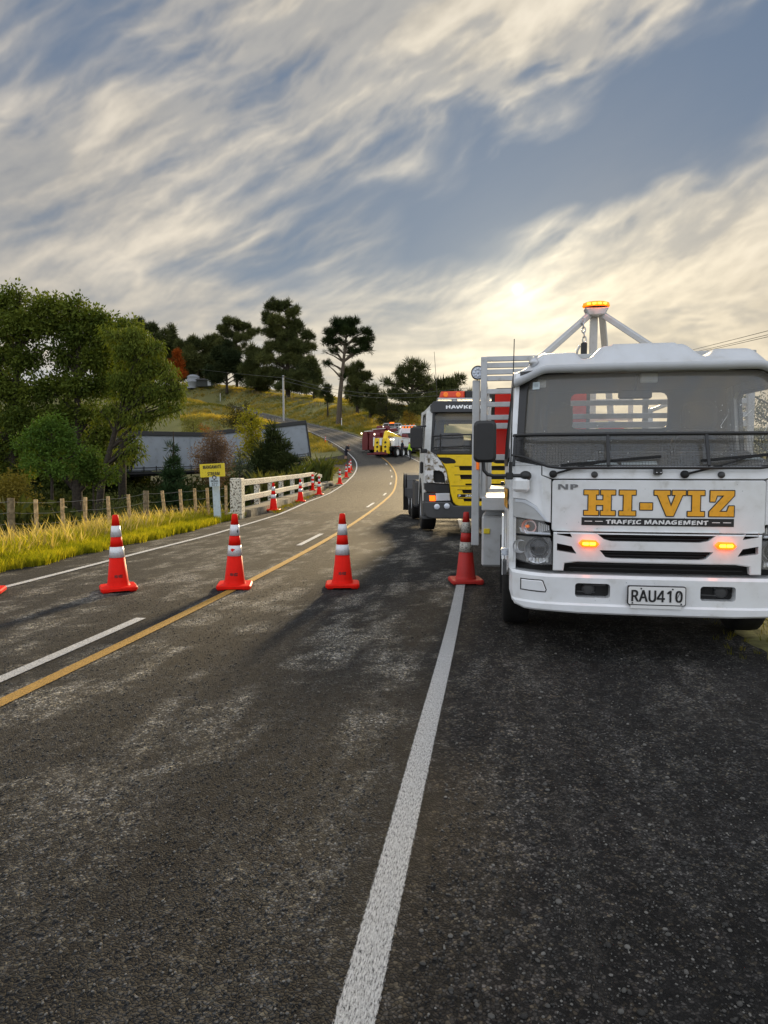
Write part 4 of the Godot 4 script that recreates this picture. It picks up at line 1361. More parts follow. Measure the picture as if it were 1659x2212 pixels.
func make_fences() -> void:
	var f := thing("wire_fence", "post and wire fence along the left verge, ending at the bridge pillar", "fence", Vector3.ZERO)
	# posts seen at these places: across, top, lean, thick
	var list := [[-190, 1096, 0, 0], [-110, 1088, 0.02, 0], [-45, 1082, -0.02, 0], [23, 1076, 0, 1], [77, 1079, 0.02, 0], [134, 1077, 0.03, 0], [184, 1074, -0.02, 0], [233, 1072, 0.05, 0], [277, 1068, 0.05, 0], [315, 1060, 0.06, 1], [350, 1060, 0.12, 0], [389, 1057, 0.06, 0], [420, 1055, 0.06, 0], [447, 1054, 0.06, 0], [488, 1049, 0.0, 0]]
	var tops := []
	var d := 9.6
	for k in list.size():
		var q: Array = list[k]
		d = lerpf(10.2, 17.6, smoothstep(-0.35, 1.1, k / 14.0) * 1.05 - 0.02)
		var p := at(q[0], q[1], d)
		var gy := ground(p.x, p.z) - 0.3
		var top := p.y
		var w := 0.125 if q[3] else 0.068
		var st := mb()
		var foot := Vector3(p.x - q[2], gy, p.z + 0.03)
		if q[3]:
			tube(st, [foot + Vector3(q[2] * 1.0, 0, 0), Vector3(p.x, top, p.z)], w * 0.55, w * 0.5, 10)
		else:
			bar(st, foot + Vector3(q[2] * 2.0, 0, 0), Vector3(p.x, top, p.z), w, w * 0.75, 0.006, Vector3.BACK)
		obj("post", st, M.timber_dark if q[3] else M.timber, f)
		tops.append([p, gy + 0.3])
	for lvl in 5:
		var st := mb()
		for k in tops.size() - 1:
			var pts := []
			for j in 2:
				var t: Array = tops[k + j]
				pts.append(Vector3(t[0].x, lerpf(t[0].y - 0.06, t[0].y - 0.86, lvl / 4.0), t[0].z + 0.045))
			tube(st, [pts[0], pts[0].lerp(pts[1], 0.5) + Vector3(0, -0.012, 0), pts[1]], 0.0035, 0.0035, 5, false)
		obj("wire", st, M.wire, f)
	# wire ties near the last post
	var h := thing("hill_fence", "low post and wire fence crossing the sunlit bank below the macrocarpa", "fence", Vector3.ZERO)
	var last := Vector3.ZERO
	for k in 17:
		var px := lerpf(545, 742, k / 16.0)
		var b := hit(px, lerpf(850, 889, k / 16.0) + 3.0 * sin(k * 0.8))
		var st := mb()
		var hh := rf(1.0, 1.3)
		bar(st, b - Vector3(0, 0.2, 0), b + Vector3(0, hh, 0), 0.12, 0.12, 0.0, Vector3.BACK)
		obj("post", st, M.timber_dark, h)
		if k:
			st = mb()
			for y in [0.35, 0.7, 1.05]: tube(st, [last + Vector3(0, y, 0), b + Vector3(0, y, 0)], 0.012, 0.012, 4, false)
			obj("wire", st, M.wire, h)
		last = b

func make_hill_things() -> void:
	# water tank, shed, poles
	var b := at(418, 832, 224)
	b.y = ground(b.x, b.z)
	var t := thing("water_tank", "pale grey round water tank on the hilltop", "water tank", b)
	var st := mb()
	var top := at(418, 818, 224).y - b.y + 0.4
	lathe(st, [Vector2(1.95, -0.5), Vector2(1.95, top * 0.5), Vector2(2.04, top * 0.52), Vector2(1.95, top * 0.54), Vector2(1.95, top)], 24)
	obj("wall", st, M.tank, t)
	st = mb()
	lathe(st, [Vector2(2.08, top), Vector2(1.9, top + 0.3), Vector2(1.2, top + 0.75), Vector2(0.3, top + 0.95), Vector2(0, top + 0.96)], 24)
	obj("roof", st, M.tank, t)
	b = at(447, 833, 222)
	b.y = ground(b.x, b.z)
	t = thing("shed", "low dark shed with a pitched roof right of the water tank", "shed", b)
	top = at(447, 827, 222).y - b.y + 0.6
	st = mb()
	box(st, Vector3(0, top * 0.5 - 0.3, 0), Vector3(5.6, top + 0.6, 3.6))
	obj("wall", st, M.shed_green, t)
	st = mb()
	for s in [-1.0, 1.0]:
		box(st, Vector3(0, top + 0.35, s * 1.05), Vector3(6.2, 0.1, 2.3), 0.0, Basis(Vector3.RIGHT, s * 0.32))
	obj("roof", st, M.grey_plastic, t)
	st = mb()
	box(st, Vector3(1.2, top * 0.45, 1.83), Vector3(1.0, 1.9, 0.06))
	obj("door", st, M.grey_paint, t)
	# power poles
	var foot := hit(613, 909)
	t = thing("power_pole", "tall pale concrete power pole rising behind the trailer", "power pole", foot)
	var hgt := at(612, 811, -foot.z).y - foot.y
	st = mb()
	bar(st, Vector3(0, -0.5, 0), Vector3(-0.05, hgt, 0), 0.36, 0.3, 0.03, Vector3.BACK)
	obj("shaft", st, M.pole_pale, t)
	st = mb()
	box(st, Vector3(0, hgt - 0.25, 0.2), Vector3(0.5, 0.12, 0.1))
	for s in [-0.22, 0.22]: lathe(st, [Vector2(0.05, 0), Vector2(0.07, 0.08), Vector2(0.03, 0.2), Vector2(0, 0.21)], 8, Transform3D(Basis(), Vector3(s, hgt - 0.19, 0.2)))
	obj("insulator_bracket", st, M.grey_plastic, t)
	var n := 0
	for q in [[428, 834, 792, 226, 1], [441, 834, 800, 226, 0]]:
		var p := at(q[0], q[1], q[3])
		p.y = ground(p.x, p.z)
		var tp := at(q[0], q[2], q[3]).y - p.y
		t = thing("timber_pole", ["timber pole with a crossarm above the water tank", "plain thin timber pole beside the shed"][n], "power pole", p)
		st = mb()
		tube(st, [Vector3(0, -0.5, 0), Vector3(0, tp, 0)], 0.17, 0.13, 8)
		obj("shaft", st, M.timber_dark, t)
		if q[4]:
			st = mb()
			box(st, Vector3(0, tp - 0.7, 0.1), Vector3(3.0, 0.2, 0.15))
			obj("crossarm", st, M.timber_dark, t)
		n += 1
	var wires := [[[612, 815, 110], [1010, 838, 95], "sagging power line from the pale pole to behind the yellow truck, upper"], [[612, 822, 110], [1010, 848, 95], "sagging power line from the pale pole to behind the yellow truck, lower"], [[612, 816, 110], [428, 797, 226], "power line running from the pale pole up to the hilltop pole"], [[1480, 752, 30], [1700, 692, 17], "upper power line crossing the sky above the white truck's roof"], [[1500, 753, 30], [1700, 701, 17], "middle power line crossing the sky above the white truck's roof"], [[1490, 758, 30], [1700, 706, 17], "lower power line crossing the sky above the white truck's roof"]]
	for w in wires:
		st = mb()
		var a := at(w[0][0], w[0][1], w[0][2])
		var c := at(w[1][0], w[1][1], w[1][2])
		if w[1][0] == 1700:
			var dd := (c - a) / a.distance_to(c)
			c += dd * 30.0
			a -= dd * 40.0
		var pts := []
		for k in 13:
			var f := k / 12.0
			pts.append(a.lerp(c, f) - Vector3(0, sin(PI * f) * (1.6 if w[1][0] == 1010 else 0.15), 0))
		tube(st, pts, 0.008 if w[1][0] == 1700 else 0.028, -1, 5, false)
		tag(obj("power_line", st, M.line_wire), w[2], "power line", "power lines")
	# edge marker posts along the road
	n = 0
	for q in [[508, 892, 880], [715, 840, 813], [714.5, 841, 812], [738, 921, 904], [476, 868, 850]]:
		if n == 2:
			n += 1
			continue
		var p := hit(q[0], q[1])
		t = thing("marker_post", ["white marker post on the left of the road above the trailer", "thin marker post against the trees right of the pole", "", "white marker post on the right verge below the umbrella pine", "tall white marker post on the left slope near the far bend"][n], "marker post", p, 0.0, "roadside marker posts")
		st = mb()
		var hh: float = (q[1] - q[2]) * -p.z / FOC
		box(st, Vector3(0, hh * 0.5 - 0.1, 0), Vector3(0.14, hh + 0.2, 0.06), 0.01)
		obj("post", st, M.dirty_white, t)
		st = mb()
		box(st, Vector3(0, hh - 0.25, 0.035), Vector3(0.08, 0.12, 0.02))
		obj("reflector", st, M.lens_red, t)
		n += 1

func make_trailer(called: String, label: String, a: Vector3, b: Vector3, up: Vector3, hgt: float, wheels: Array) -> void:
	# a, b: lower corners of the near side
	var x := (b - a).normalized()
	var y := (up - x * up.dot(x)).normalized()
	var z := x.cross(y)
	var t := thing(called, label, "truck trailer", a)
	t.transform = Transform3D(Basis(x, y, z), a)
	var l := a.distance_to(b)
	var st := mb()
	box(st, Vector3(l * 0.5, hgt * 0.5, -1.24), Vector3(l - 0.1, hgt - 0.04, 2.44), 0.02)
	obj("body", st, M.curtain, t)
	# curtain: one panel between each pair of inner posts, bulging a little
	var n := 4
	for k in n:
		st = mb()
		st.set_smooth_group(1)
		var x0 := 0.1 + (l - 0.2) * k / n + 0.01
		var x1 := 0.1 + (l - 0.2) * (k + 1) / n - 0.01
		var pt := func(i: int, j: int) -> Vector3:
			var u := i / 8.0
			var v := j / 6.0
			return Vector3(lerpf(x0, x1, u), lerpf(0.02, hgt - 0.2, v), 0.03 + 0.05 * sin(PI * u) * sin(PI * v) + 0.012 * noise.get_noise_2d(k * 9 + u * 3.0, v * 2.0))
		for i in 8:
			for j in 6:
				quad(st, pt.call(i, j), pt.call(i + 1, j), pt.call(i + 1, j + 1), pt.call(i, j + 1))
		obj("curtain_panel", st, M.curtain, t)
	st = mb()
	bar(st, Vector3(0, hgt + 0.05, 0.02), Vector3(l, hgt + 0.05, 0.02), 0.16, 0.30, 0.02)
	obj("top_rail", st, M.black_plastic, t)
	for xx in [0.04, l - 0.04]:
		st = mb()
		bar(st, Vector3(xx, -0.05, 0.03), Vector3(xx, hgt, 0.03), 0.1, 0.1, 0.01)
		obj("corner_post", st, M.black_plastic, t)
	st = mb()
	bar(st, Vector3(0, -0.1, 0.0), Vector3(l, -0.1, 0.0), 0.12, 0.16, 0.01)
	box(st, Vector3(l * 0.5, -0.25, -1.2), Vector3(l, 0.2, 1.2))
	obj("chassis", st, M.black_matt, t)
	st = mb()
	tube(st, [Vector3(0.2, 0.26, 0.11), Vector3(l - 0.2, 0.26, 0.11)], 0.025, -1, 6)
	tube(st, [Vector3(0.2, 0.08, 0.11), Vector3(l - 0.2, 0.08, 0.11)], 0.025, -1, 6)
	for k in 9: tube(st, [Vector3(0.2 + (l - 0.4) * k / 8.0, -0.02, 0.11), Vector3(0.2 + (l - 0.4) * k / 8.0, 0.36, 0.11)], 0.03, -1, 6)
	obj("side_rail", st, M.black_plastic, t)
	for w in wheels:
		var o := wheel(0.5, 0.28, M.rubber, M.grey_paint)
		put(o, "wheel", t)
		o.position = Vector3(w, -0.75, -0.15)
		o.rotation.y = -PI / 2

func make_trailers() -> void:
	var a := at(247, 1021, 45.5)
	var k := at(464, 1013, 53.0)
	var b := at(672, 986, 55.0)
	make_trailer("curtain_trailer", "long pale curtain-sided trailer lying level below the willows", a, k - (k - a).normalized() * 0.15, Vector3.UP, 2.55, [])
	make_trailer("curtain_trailer", "pale curtain-sided trailer tilted up towards the road, behind the cypress bush", k, b, Vector3(-0.02, 1, 0), 2.66, [5.6, 6.8])

func wheel(r: float, w: float, tyre: Material, rim: Material, nuts := 8) -> Node3D:  # faces +x
	var o := Node3D.new()
	var turn := Transform3D(Basis(Vector3.BACK, -PI / 2), Vector3.ZERO)
	var st := mb()
	lathe(st, [Vector2(r * 0.60, -w * 0.5), Vector2(r * 0.92, -w * 0.5), Vector2(r * 0.985, -w * 0.42), Vector2(r, -w * 0.25), Vector2(r, w * 0.25), Vector2(r * 0.985, w * 0.42), Vector2(r * 0.92, w * 0.5), Vector2(r * 0.62, w * 0.5), Vector2(r * 0.58, w * 0.3), Vector2(r * 0.58, -w * 0.3), Vector2(r * 0.60, -w * 0.5)], 36, turn)
	for g in [-0.16, 0.0, 0.16]:
		lathe(st, [Vector2(r * 0.995, w * g - 0.006), Vector2(r * 1.004, w * g), Vector2(r * 0.995, w * g + 0.006)], 36, turn)
	obj("tyre", st, tyre, o)
	st = mb()
	lathe(st, [Vector2(0, -w * 0.35), Vector2(r * 0.6, -w * 0.35), Vector2(r * 0.6, w * 0.42), Vector2(r * 0.56, w * 0.45), Vector2(r * 0.52, w * 0.12), Vector2(r * 0.40, w * 0.02), Vector2(r * 0.34, w * 0.10), Vector2(r * 0.22, w * 0.14), Vector2(r * 0.2, w * 0.34), Vector2(r * 0.12, w * 0.38), Vector2(0, w * 0.38)], 28, turn)
	for k in nuts:
		var t := TAU * k / nuts
		ball(st, turn * Vector3(cos(t) * r * 0.30, w * 0.14, sin(t) * r * 0.30), Vector3.ONE * r * 0.04, 6, 4)
	obj("rim", st, rim, o)
	return o

# ---------------------------------------------------------------- cones
func make_cone(called: String, label: String, h: float, where: Vector3, turn: float, dirty: bool, lettered: bool, group: String) -> Node3D:
	var t := thing(called, label, "traffic cone", where, turn, group)
	var k := h / 0.82
	var red: Material = M.cone_dirty if dirty else M.cone_red
	var st := mb()
	var half := 0.185 * k
	var fn := func(v: Vector3) -> Vector3: return Vector3(v.x, v.z, -v.y)
	slab(st, rr(-half, -half, half, half, 0.05 * k), 0.055 * k, 0.018 * k, 0.012 * k, fn)
	for sx in [-1.0, 1.0]:
		for sy in [-1.0, 1.0]:
			box(st, Vector3(sx * half * 0.72, 0.010 * k, sy * half * 0.72), Vector3(0.07, 0.02, 0.05) * k, 0.004)
	obj("base", st, red, t)
	var rad := func(y: float) -> float: return lerpf(0.112, 0.030, (y - 0.05 * k) / (0.77 * k)) * k
	var ys := [0.05, 0.36, 0.475, 0.58, 0.70, 0.815]
	var names := ["body", "reflective_sleeve", "band", "reflective_sleeve", "cap"]
	for i in 5:
		st = mb()
		var y0: float = ys[i] * k
		var y1: float = ys[i + 1] * k
		var e := 0.0025 * k if i % 2 else 0.0
		var prof := [Vector2(rad.call(y0) - 0.004, y0), Vector2(rad.call(y0) + e, y0 + 0.001), Vector2(rad.call(y1) + e, y1 - 0.001), Vector2(rad.call(y1) - 0.004, y1)]
		if i == 0: prof = [Vector2(0.128 * k, 0.048 * k), Vector2(0.118 * k, 0.064 * k), Vector2(rad.call(0.10 * k), 0.10 * k), Vector2(rad.call(y1), y1 - 0.001), Vector2(rad.call(y1) - 0.004, y1)]
		if i == 4: prof = [Vector2(rad.call(y0) - 0.004, y0), Vector2(rad.call(y0), y0 + 0.001), Vector2(rad.call(y1), y1 - 0.006), Vector2(rad.call(y1) - 0.006, y1), Vector2(rad.call(y1) - 0.012, y1), Vector2(rad.call(y1) - 0.014, y1 - 0.03), Vector2(0, y1 - 0.03)]
		lathe(st, prof, 28)
		obj(names[i], st, (M.sleeve_dirty if dirty else M.sleeve) if i % 2 else red, t)
	if lettered:
		var bend := func(v: Vector3) -> Vector3:
			var r: float = rad.call(v.y) + 0.0015 + v.z * 0.3
			return Vector3(sin(v.x / r) * r, v.y, cos(v.x / r) * r)
		text("lettering", "HI-VIZ", 0.082, 0.030, Vector3(0, 0.165, 0), t, M.text_black, 0.8, 0.0, false, bend)
	return t

func make_cones() -> void:
	var gr := "cones set across the road in front"
	var p := hit(256, 1275)
	make_cone("traffic_cone", "clean orange-red cone furthest left of the four across the road", 0.82, p, 0.45, false, true, gr).rotation.z = 0.018
	p = hit(507, 1270)
	make_cone("traffic_cone", "orange-red cone with a torn lower sleeve standing on the yellow line", 0.82, p, 0.62, false, true, gr)
	var torn: Node3D = get_node("traffic_cone_001")
	torn.rotation = Vector3(0.012, 0.12, -0.014)
	for q in [[-0.018, 0.43, [0, -18, -16, -2, -13, 11, -4, 8, 2, 12, 12, 6, 18, 9, 22, 2, 8, -8]], [0.052, 0.625, [0, -12, -8, 0, -4, 12, 3, 22, 6, 8, 10, 4, 6, -4]]]:
		var st := mb()
		slab(st, pv(q[2]).map(func(v): return v * 0.0013), 0.0036, 0.0, 0.0, func(v):
			var y: float = q[1] + v.y
			var r: float = lerpf(0.112, 0.030, (y - 0.05) / 0.77) + v.z
			var an: float = (q[0] + v.x) / 0.075
			return Vector3(sin(an) * r, y, cos(an) * r), 0.01, false)
		obj("torn_patch", st, M.cone_red if q[0] < 0.0 else M.text_black, torn)
	p = hit(740, 1268)
	make_cone("traffic_cone", "orange-red cone in the middle of the right lane, between yellow and white lines", 0.82, p, 0.05, false, true, gr).rotation.x = -0.014
	p = hit(1006, 1259)
	make_cone("traffic_cone", "grubby darker cone with dirty sleeves at the end of the white edge line", 0.82, p, 0.06, true, false, gr)
	p = hit(-34, 1283)
	make_cone("traffic_cone", "cone cut off by the left frame edge, only its base corner showing", 0.82, p, 0.3, false, false, gr)
	var far := [[591, 1103.5, "nearest cone along the bridge rail, by the end pillar"], [649, 1084, "second cone from the end pillar along the bridge rail"], [689.5, 1069, "third cone from the end pillar along the bridge rail"], [734, 1046.5, "cone standing just beyond the end of the bridge rail"], [748, 1032.5, "nearest of the tight trio of cones on the bend"], [754.5, 1022, "middle of the tight trio of cones on the bend"], [757.5, 1016, "farthest of the tight trio of cones on the bend"], [703, 957, "lone cone far up the left edge line beyond the bent worker"]]
	for q in far:
		p = hit(q[0], q[1])
		make_cone("traffic_cone", q[2], 0.86, p, rf(-0.3, 0.3), false, false, "cones along the bend")
	# striped tube on the footway
	p = edge_left(-32.5, 0.7, 0.17)
	var t := thing("delineator_tube", "red and white banded tube post on the footway behind the second cone", "delineator", p)
	var y := 0.0
	var st := mb()
	lathe(st, [Vector2(0.0, 0.0), Vector2(0.16, 0.0), Vector2(0.15, 0.04), Vector2(0.07, 0.06)], 18)
	obj("base", st, M.cone_red, t)
	for k in 7:
		st = mb()
		var h := 0.10
		lathe(st, [Vector2(0.068, 0.05 + k * h), Vector2(0.072 - k * 0.001, 0.052 + k * h), Vector2(0.071 - k * 0.001, 0.048 + (k + 1) * h), Vector2(0.0 if k == 6 else 0.066, 0.05 + (k + 1) * h)], 18)
		obj("band", st, M.sleeve if k in [3, 5] else M.cone_red, t)
	# pink-orange bag by the tow truck wheels
	p = at(853.5, 987, 75.0)
	p.y = ground(p.x, p.z)
	st = mb()
	lathe(st, [Vector2(0.0, 0.0), Vector2(0.22, 0.0), Vector2(0.2, 0.3), Vector2(0.12, 0.6), Vector2(0, 0.62)], 10, Transform3D(Basis(Vector3.BACK, 0.25), p))
	tag(obj("orange_flap", st, M.cone_red), "pale orange marker leaning by the tow truck's rear wheel", "marker")

func make_sign() -> void:
	var p := at(471, 1118, 17.0)
	p.y = ground(p.x, p.z) - 0.2
	var t := thing("stream_sign", "yellow stream name sign above a pale bridge number plate on a leaning post", "sign", p)
	var c := at(459.5, 1016, 16.9) - p
	var sc := 16.9 / FOC
	var st := mb()
	bar(st, Vector3(0, -0.2, -0.03), Vector3(c.x + 0.02, c.y + 0.12, -0.03), 0.17, 0.06, 0.008, Vector3.BACK)
	obj("post", st, M.sign_blue_white, t)
	var b := Basis(Vector3.BACK, 0.055)
	st = mb()
	box(st, c + Vector3(0, 0, 0.03), Vector3(53.5 * sc, 28.5 * sc, 0.022), 0.004, b)
	obj("name_board", st, M.sign_yellow, t)
	text("lettering", "MANGAMATE", 39 * sc, 7.6 * sc, c + Vector3(-0.005, 0.085, 0.044), t, M.text_black, 0.35, 0.0, false, flat, b)
	text("lettering", "STREAM", 26 * sc, 7.6 * sc, c + Vector3(0.03, -0.08, 0.044), t, M.text_black, 0.35, 0.0, false, flat, b)
	var q := at(464, 1039, 16.9) - p
	st = mb()
	box(st, q + Vector3(0, 0, 0.03), Vector3(22 * sc, 24 * sc, 0.02), 0.003, Basis(Vector3.BACK, 0.04))
	obj("bridge_plate", st, M.sign_blue_white, t)
	st = mb()
	slab(st, pv([-4.5, 3.5, 0, 5, 4.5, 3.5, 4.5, -1, 0, -5, -4.5, -1]).map(func(v): return v * sc), 0.052, 0.042, 0.0, func(v): return v + q + Vector3(0, 7.2 * sc, 0))
	obj("shield", st, M.text_black, t)
	text("lettering", "50", 5.4 * sc, 4.6 * sc, q + Vector3(0, 7.4 * sc, 0.0535), t, M.text_white, 0.6)
	text("lettering", "·BRIDGE·", 19 * sc, 4.2 * sc, q + Vector3(0, -0.4 * sc, 0.042), t, M.text_black, 0.7, 0.0, true)
	text("lettering", "577", 12 * sc, 6.2 * sc, q + Vector3(0.4 * sc, -7.4 * sc, 0.042), t, M.text_black, 0.5, 0.0, true)

# ---------------------------------------------------------------- people
func person(label: String, where: Vector3, turn: float, joints: Dictionary, bones: Array) -> void:
	# bones: [joint, joint, radius, radius, colour]; one skin over all of them by surface nets
	var t := thing("person", label, "person", where, turn)
	var cell := 0.028
	var lo := Vector3.ONE * 1e9
	var hi := -lo
	for k in joints:
		lo = lo.min(joints[k])
		hi = hi.max(joints[k])
	lo -= Vector3.ONE * 0.22
	hi += Vector3.ONE * 0.22
	var n := Vector3i(((hi - lo) / cell).ceil()) + Vector3i.ONE
	var f := PackedFloat32Array()
	f.resize(n.x * n.y * n.z)
	f.fill(0.3)
	for bn in bones:
		var a: Vector3 = joints[bn[0]]
		var b: Vector3 = joints[bn[1]]
		var r: float = maxf(bn[2], bn[3]) + 0.08
		var i0 := Vector3i(((a.min(b) - Vector3.ONE * r - lo) / cell).floor()).clamp(Vector3i.ZERO, n - Vector3i.ONE)
		var i1 := Vector3i(((a.max(b) + Vector3.ONE * r - lo) / cell).ceil()).clamp(Vector3i.ZERO, n - Vector3i.ONE)
		for z in range(i0.z, i1.z + 1):
			for y in range(i0.y, i1.y + 1):
				for x in range(i0.x, i1.x + 1):
					var p := lo + Vector3(x, y, z) * cell
					var u := clampf((p - a).dot(b - a) / maxf((b - a).length_squared(), 1e-6), 0.0, 1.0)
					var d := p.distance_to(a.lerp(b, u)) - lerpf(bn[2], bn[3], u)
					var i := (z * n.y + y) * n.x + x
					var h := maxf(0.04 - absf(d - f[i]), 0.0) / 0.04
					f[i] = minf(d, f[i]) - h * h * 0.01
	var vid := {}
	var v := PackedVector3Array()
	var col := PackedColorArray()
	for z in n.z - 1:
		for y in n.y - 1:
			for x in n.x - 1:
				var inside := 0
				var s := Vector3.ZERO
				var cnt := 0
				var c := []
				for k in 8:
					var d: float = f[((z + (k >> 2)) * n.y + y + ((k >> 1) & 1)) * n.x + x + (k & 1)]
					c.append(d)
					if d < 0.0: inside += 1
				if inside == 0 or inside == 8: continue
				for e in [[0, 1], [2, 3], [4, 5], [6, 7], [0, 2], [1, 3], [4, 6], [5, 7], [0, 4], [1, 5], [2, 6], [3, 7]]:
					var d0: float = c[e[0]]
					var d1: float = c[e[1]]
					if (d0 < 0.0) != (d1 < 0.0):
						var pa := Vector3(e[0] & 1, (e[0] >> 1) & 1, e[0] >> 2)
						var pb := Vector3(e[1] & 1, (e[1] >> 1) & 1, e[1] >> 2)
						s += pa.lerp(pb, d0 / (d0 - d1))
						cnt += 1
				vid[(z * n.y + y) * n.x + x] = v.size()
				var p := lo + (Vector3(x, y, z) + s / cnt) * cell
				v.append(p)
				var best := 1e9
				var bc := Color.WHITE
				for bn in bones:
					var a: Vector3 = joints[bn[0]]
					var b: Vector3 = joints[bn[1]]
					var u := clampf((p - a).dot(b - a) / maxf((b - a).length_squared(), 1e-6), 0.0, 1.0)
					var d := p.distance_to(a.lerp(b, u)) - lerpf(bn[2], bn[3], u)
					if d < best:
						best = d
						bc = bn[4]
				col.append(bc)
	var st := mb()
	st.set_smooth_group(1)
	for key in vid:
		var x: int = key % n.x
		var y: int = (key / n.x) % n.y
		var z: int = key / (n.x * n.y)
		for ax in 3:
			var o: int = [1, n.x, n.x * n.y][ax]
			var u: int = [n.x, n.x * n.y, 1][ax]
			var w: int = [n.x * n.y, 1, n.x][ax]
			if [y, z, x][ax] == 0 or [z, x, y][ax] == 0: continue
			var d0 := f[key]
			var d1 := f[key + o]
			if (d0 < 0.0) == (d1 < 0.0): continue
			if not (vid.has(key - u) and vid.has(key - w) and vid.has(key - u - w)): continue
			var q := [vid[key - u - w], vid[key - w], vid[key], vid[key - u]]
			if d0 >= 0.0: q.reverse()
			for k in [0, 2, 1, 0, 3, 2]:
				st.set_color(col[q[k]])
				st.add_vertex(v[q[k]])
	obj("body", st, M.cloth, t)

func make_people() -> void:
	var skin := Color(0.42, 0.26, 0.18)
	var navy := Color(0.012, 0.014, 0.022)
	var boot := Color(0.03, 0.022, 0.016)
	var vest := Color(0.45, 0.75, 0.02)
	var j := {"head": Vector3(0.30, 1.42, 0.05), "neck": Vector3(0.22, 1.32, 0), "chest": Vector3(0.14, 1.20, 0), "pelvis": Vector3(-0.02, 0.86, 0), "sl": Vector3(0.10, 1.26, 0.17), "sr": Vector3(0.10, 1.26, -0.17), "el": Vector3(0.22, 1.0, 0.22), "er": Vector3(0.24, 1.02, -0.2), "hl": Vector3(0.42, 0.92, 0.12), "hr": Vector3(0.44, 0.96, -0.1), "hipl": Vector3(-0.02, 0.82, 0.1), "hipr": Vector3(-0.02, 0.82, -0.1), "kl": Vector3(0.02, 0.45, 0.16), "kr": Vector3(-0.06, 0.45, -0.16), "al": Vector3(-0.05, 0.08, 0.18), "ar": Vector3(-0.16, 0.08, -0.2), "tl": Vector3(0.12, 0.05, 0.2), "tr": Vector3(0.0, 0.05, -0.22), "cap": Vector3(0.31, 1.5, 0.05), "nose": Vector3(0.40, 1.39, 0.05), "fl": Vector3(0.5, 0.88, 0.1), "fr": Vector3(0.52, 0.92, -0.08)}
	var b := func(top: Color, low: Color, shin: Color, arm: Color) -> Array:
		return [["neck", "head", 0.055, 0.06, skin], ["head", "head", 0.1, 0.1, skin], ["head", "cap", 0.098, 0.07, Color(0.16, 0.13, 0.11)], ["nose", "nose", 0.016, 0.016, skin], ["chest", "neck", 0.15, 0.07, top], ["pelvis", "chest", 0.15, 0.165, top], ["sl", "sr", 0.085, 0.085, top], ["hipl", "hipr", 0.12, 0.12, low], ["sl", "el", 0.062, 0.05, top], ["sr", "er", 0.062, 0.05, top], ["el", "hl", 0.047, 0.034, arm], ["er", "hr", 0.047, 0.034, arm], ["hl", "fl", 0.04, 0.022, skin], ["hr", "fr", 0.04, 0.022, skin], ["hipl", "kl", 0.105, 0.075, low], ["hipr", "kr", 0.105, 0.075, low], ["kl", "al", 0.062, 0.042, shin], ["kr", "ar", 0.062, 0.042, shin], ["al", "tl", 0.055, 0.04, boot], ["ar", "tr", 0.055, 0.04, boot]]
	var p := at(748, 993, 72.0)
	p = hit(748, 994)
	person("person in navy shorts and shirt bending forward on the roadside gravel", p, -0.5, j, b.call(navy, navy, skin, skin))
	var s := {"head": Vector3(0.03, 1.66, 0), "neck": Vector3(0.0, 1.5, 0), "chest": Vector3(0, 1.32, 0), "pelvis": Vector3(0, 0.95, 0), "sl": Vector3(0, 1.42, 0.18), "sr": Vector3(0, 1.42, -0.18), "el": Vector3(0.06, 1.14, 0.24), "er": Vector3(0.04, 1.14, -0.24), "hl": Vector3(0.26, 1.0, 0.16), "hr": Vector3(0.16, 0.92, -0.22), "hipl": Vector3(0, 0.9, 0.1), "hipr": Vector3(0, 0.9, -0.1), "kl": Vector3(0.05, 0.5, 0.11), "kr": Vector3(-0.03, 0.5, -0.11), "al": Vector3(0.0, 0.08, 0.12), "ar": Vector3(-0.12, 0.08, -0.12), "tl": Vector3(0.16, 0.05, 0.14), "tr": Vector3(0.04, 0.05, -0.14), "cap": Vector3(0.02, 1.75, 0), "nose": Vector3(0.13, 1.64, 0), "fl": Vector3(0.36, 0.98, 0.12), "fr": Vector3(0.2, 0.84, -0.2)}
	p = hit(869, 989)
	person("person in dark clothes standing beside the tow truck's rear wheels", p, 2.9, s, b.call(navy, Color(0.03, 0.03, 0.035), Color(0.03, 0.03, 0.035), navy))
	var v := s.duplicate()
	v["head"] = Vector3(0.1, 1.6, 0)
	v["cap"] = Vector3(0.1, 1.69, 0)
	v["nose"] = Vector3(0.2, 1.57, 0)
	v["neck"] = Vector3(0.06, 1.46, 0)
	v["chest"] = Vector3(0.03, 1.3, 0)
	p = hit(886, 993)
	person("person in a bright yellow-green vest at the right end of the tow truck", p, 2.6, v, b.call(vest, Color(0.012, 0.012, 0.014), Color(0.012, 0.012, 0.014), vest))

func make_small_things() -> void:
	# slack winch cable on the road and the line towards the tow truck
	var st := mb()
	var a := at(805, 962, 77.0)
	var b := hit(782, 977)
	tube(st, [a, a.lerp(b, 0.5) + Vector3(0, -0.15, 0), b], 0.035, 0.03, 5)
	tag(obj("tow_bar", st, M.black_plastic), "dark tow bar hanging from the recovery truck to the road", "tow bar")
	# drain grit by the footway
	st = mb()
	for k in 40:
		var c := edge_left(rf(-21.0, -36.0), rf(0.12, 0.34), 0.02)
		ball(st, c, Vector3(rf(0.02, 0.06), rf(0.012, 0.03), rf(0.02, 0.06)), 7, 4)
	tag(obj("gutter_gravel", st, M.concrete), "scatter of pale pebbles in the gutter below the footway kerb", "gravel", "", "stuff")
# ---------------------------------------------------------------- the white truck: x right, y up, z to the front, from the ground under the bumper
func c1(list: Array) -> Array:
	var out := []
	for i in range(0, list.size(), 2):
		out.append(Vector2((list[i] - 1061.5) / 805.0, 1.32 - (list[i + 1] - 1032.0) / 805.0))
	return out

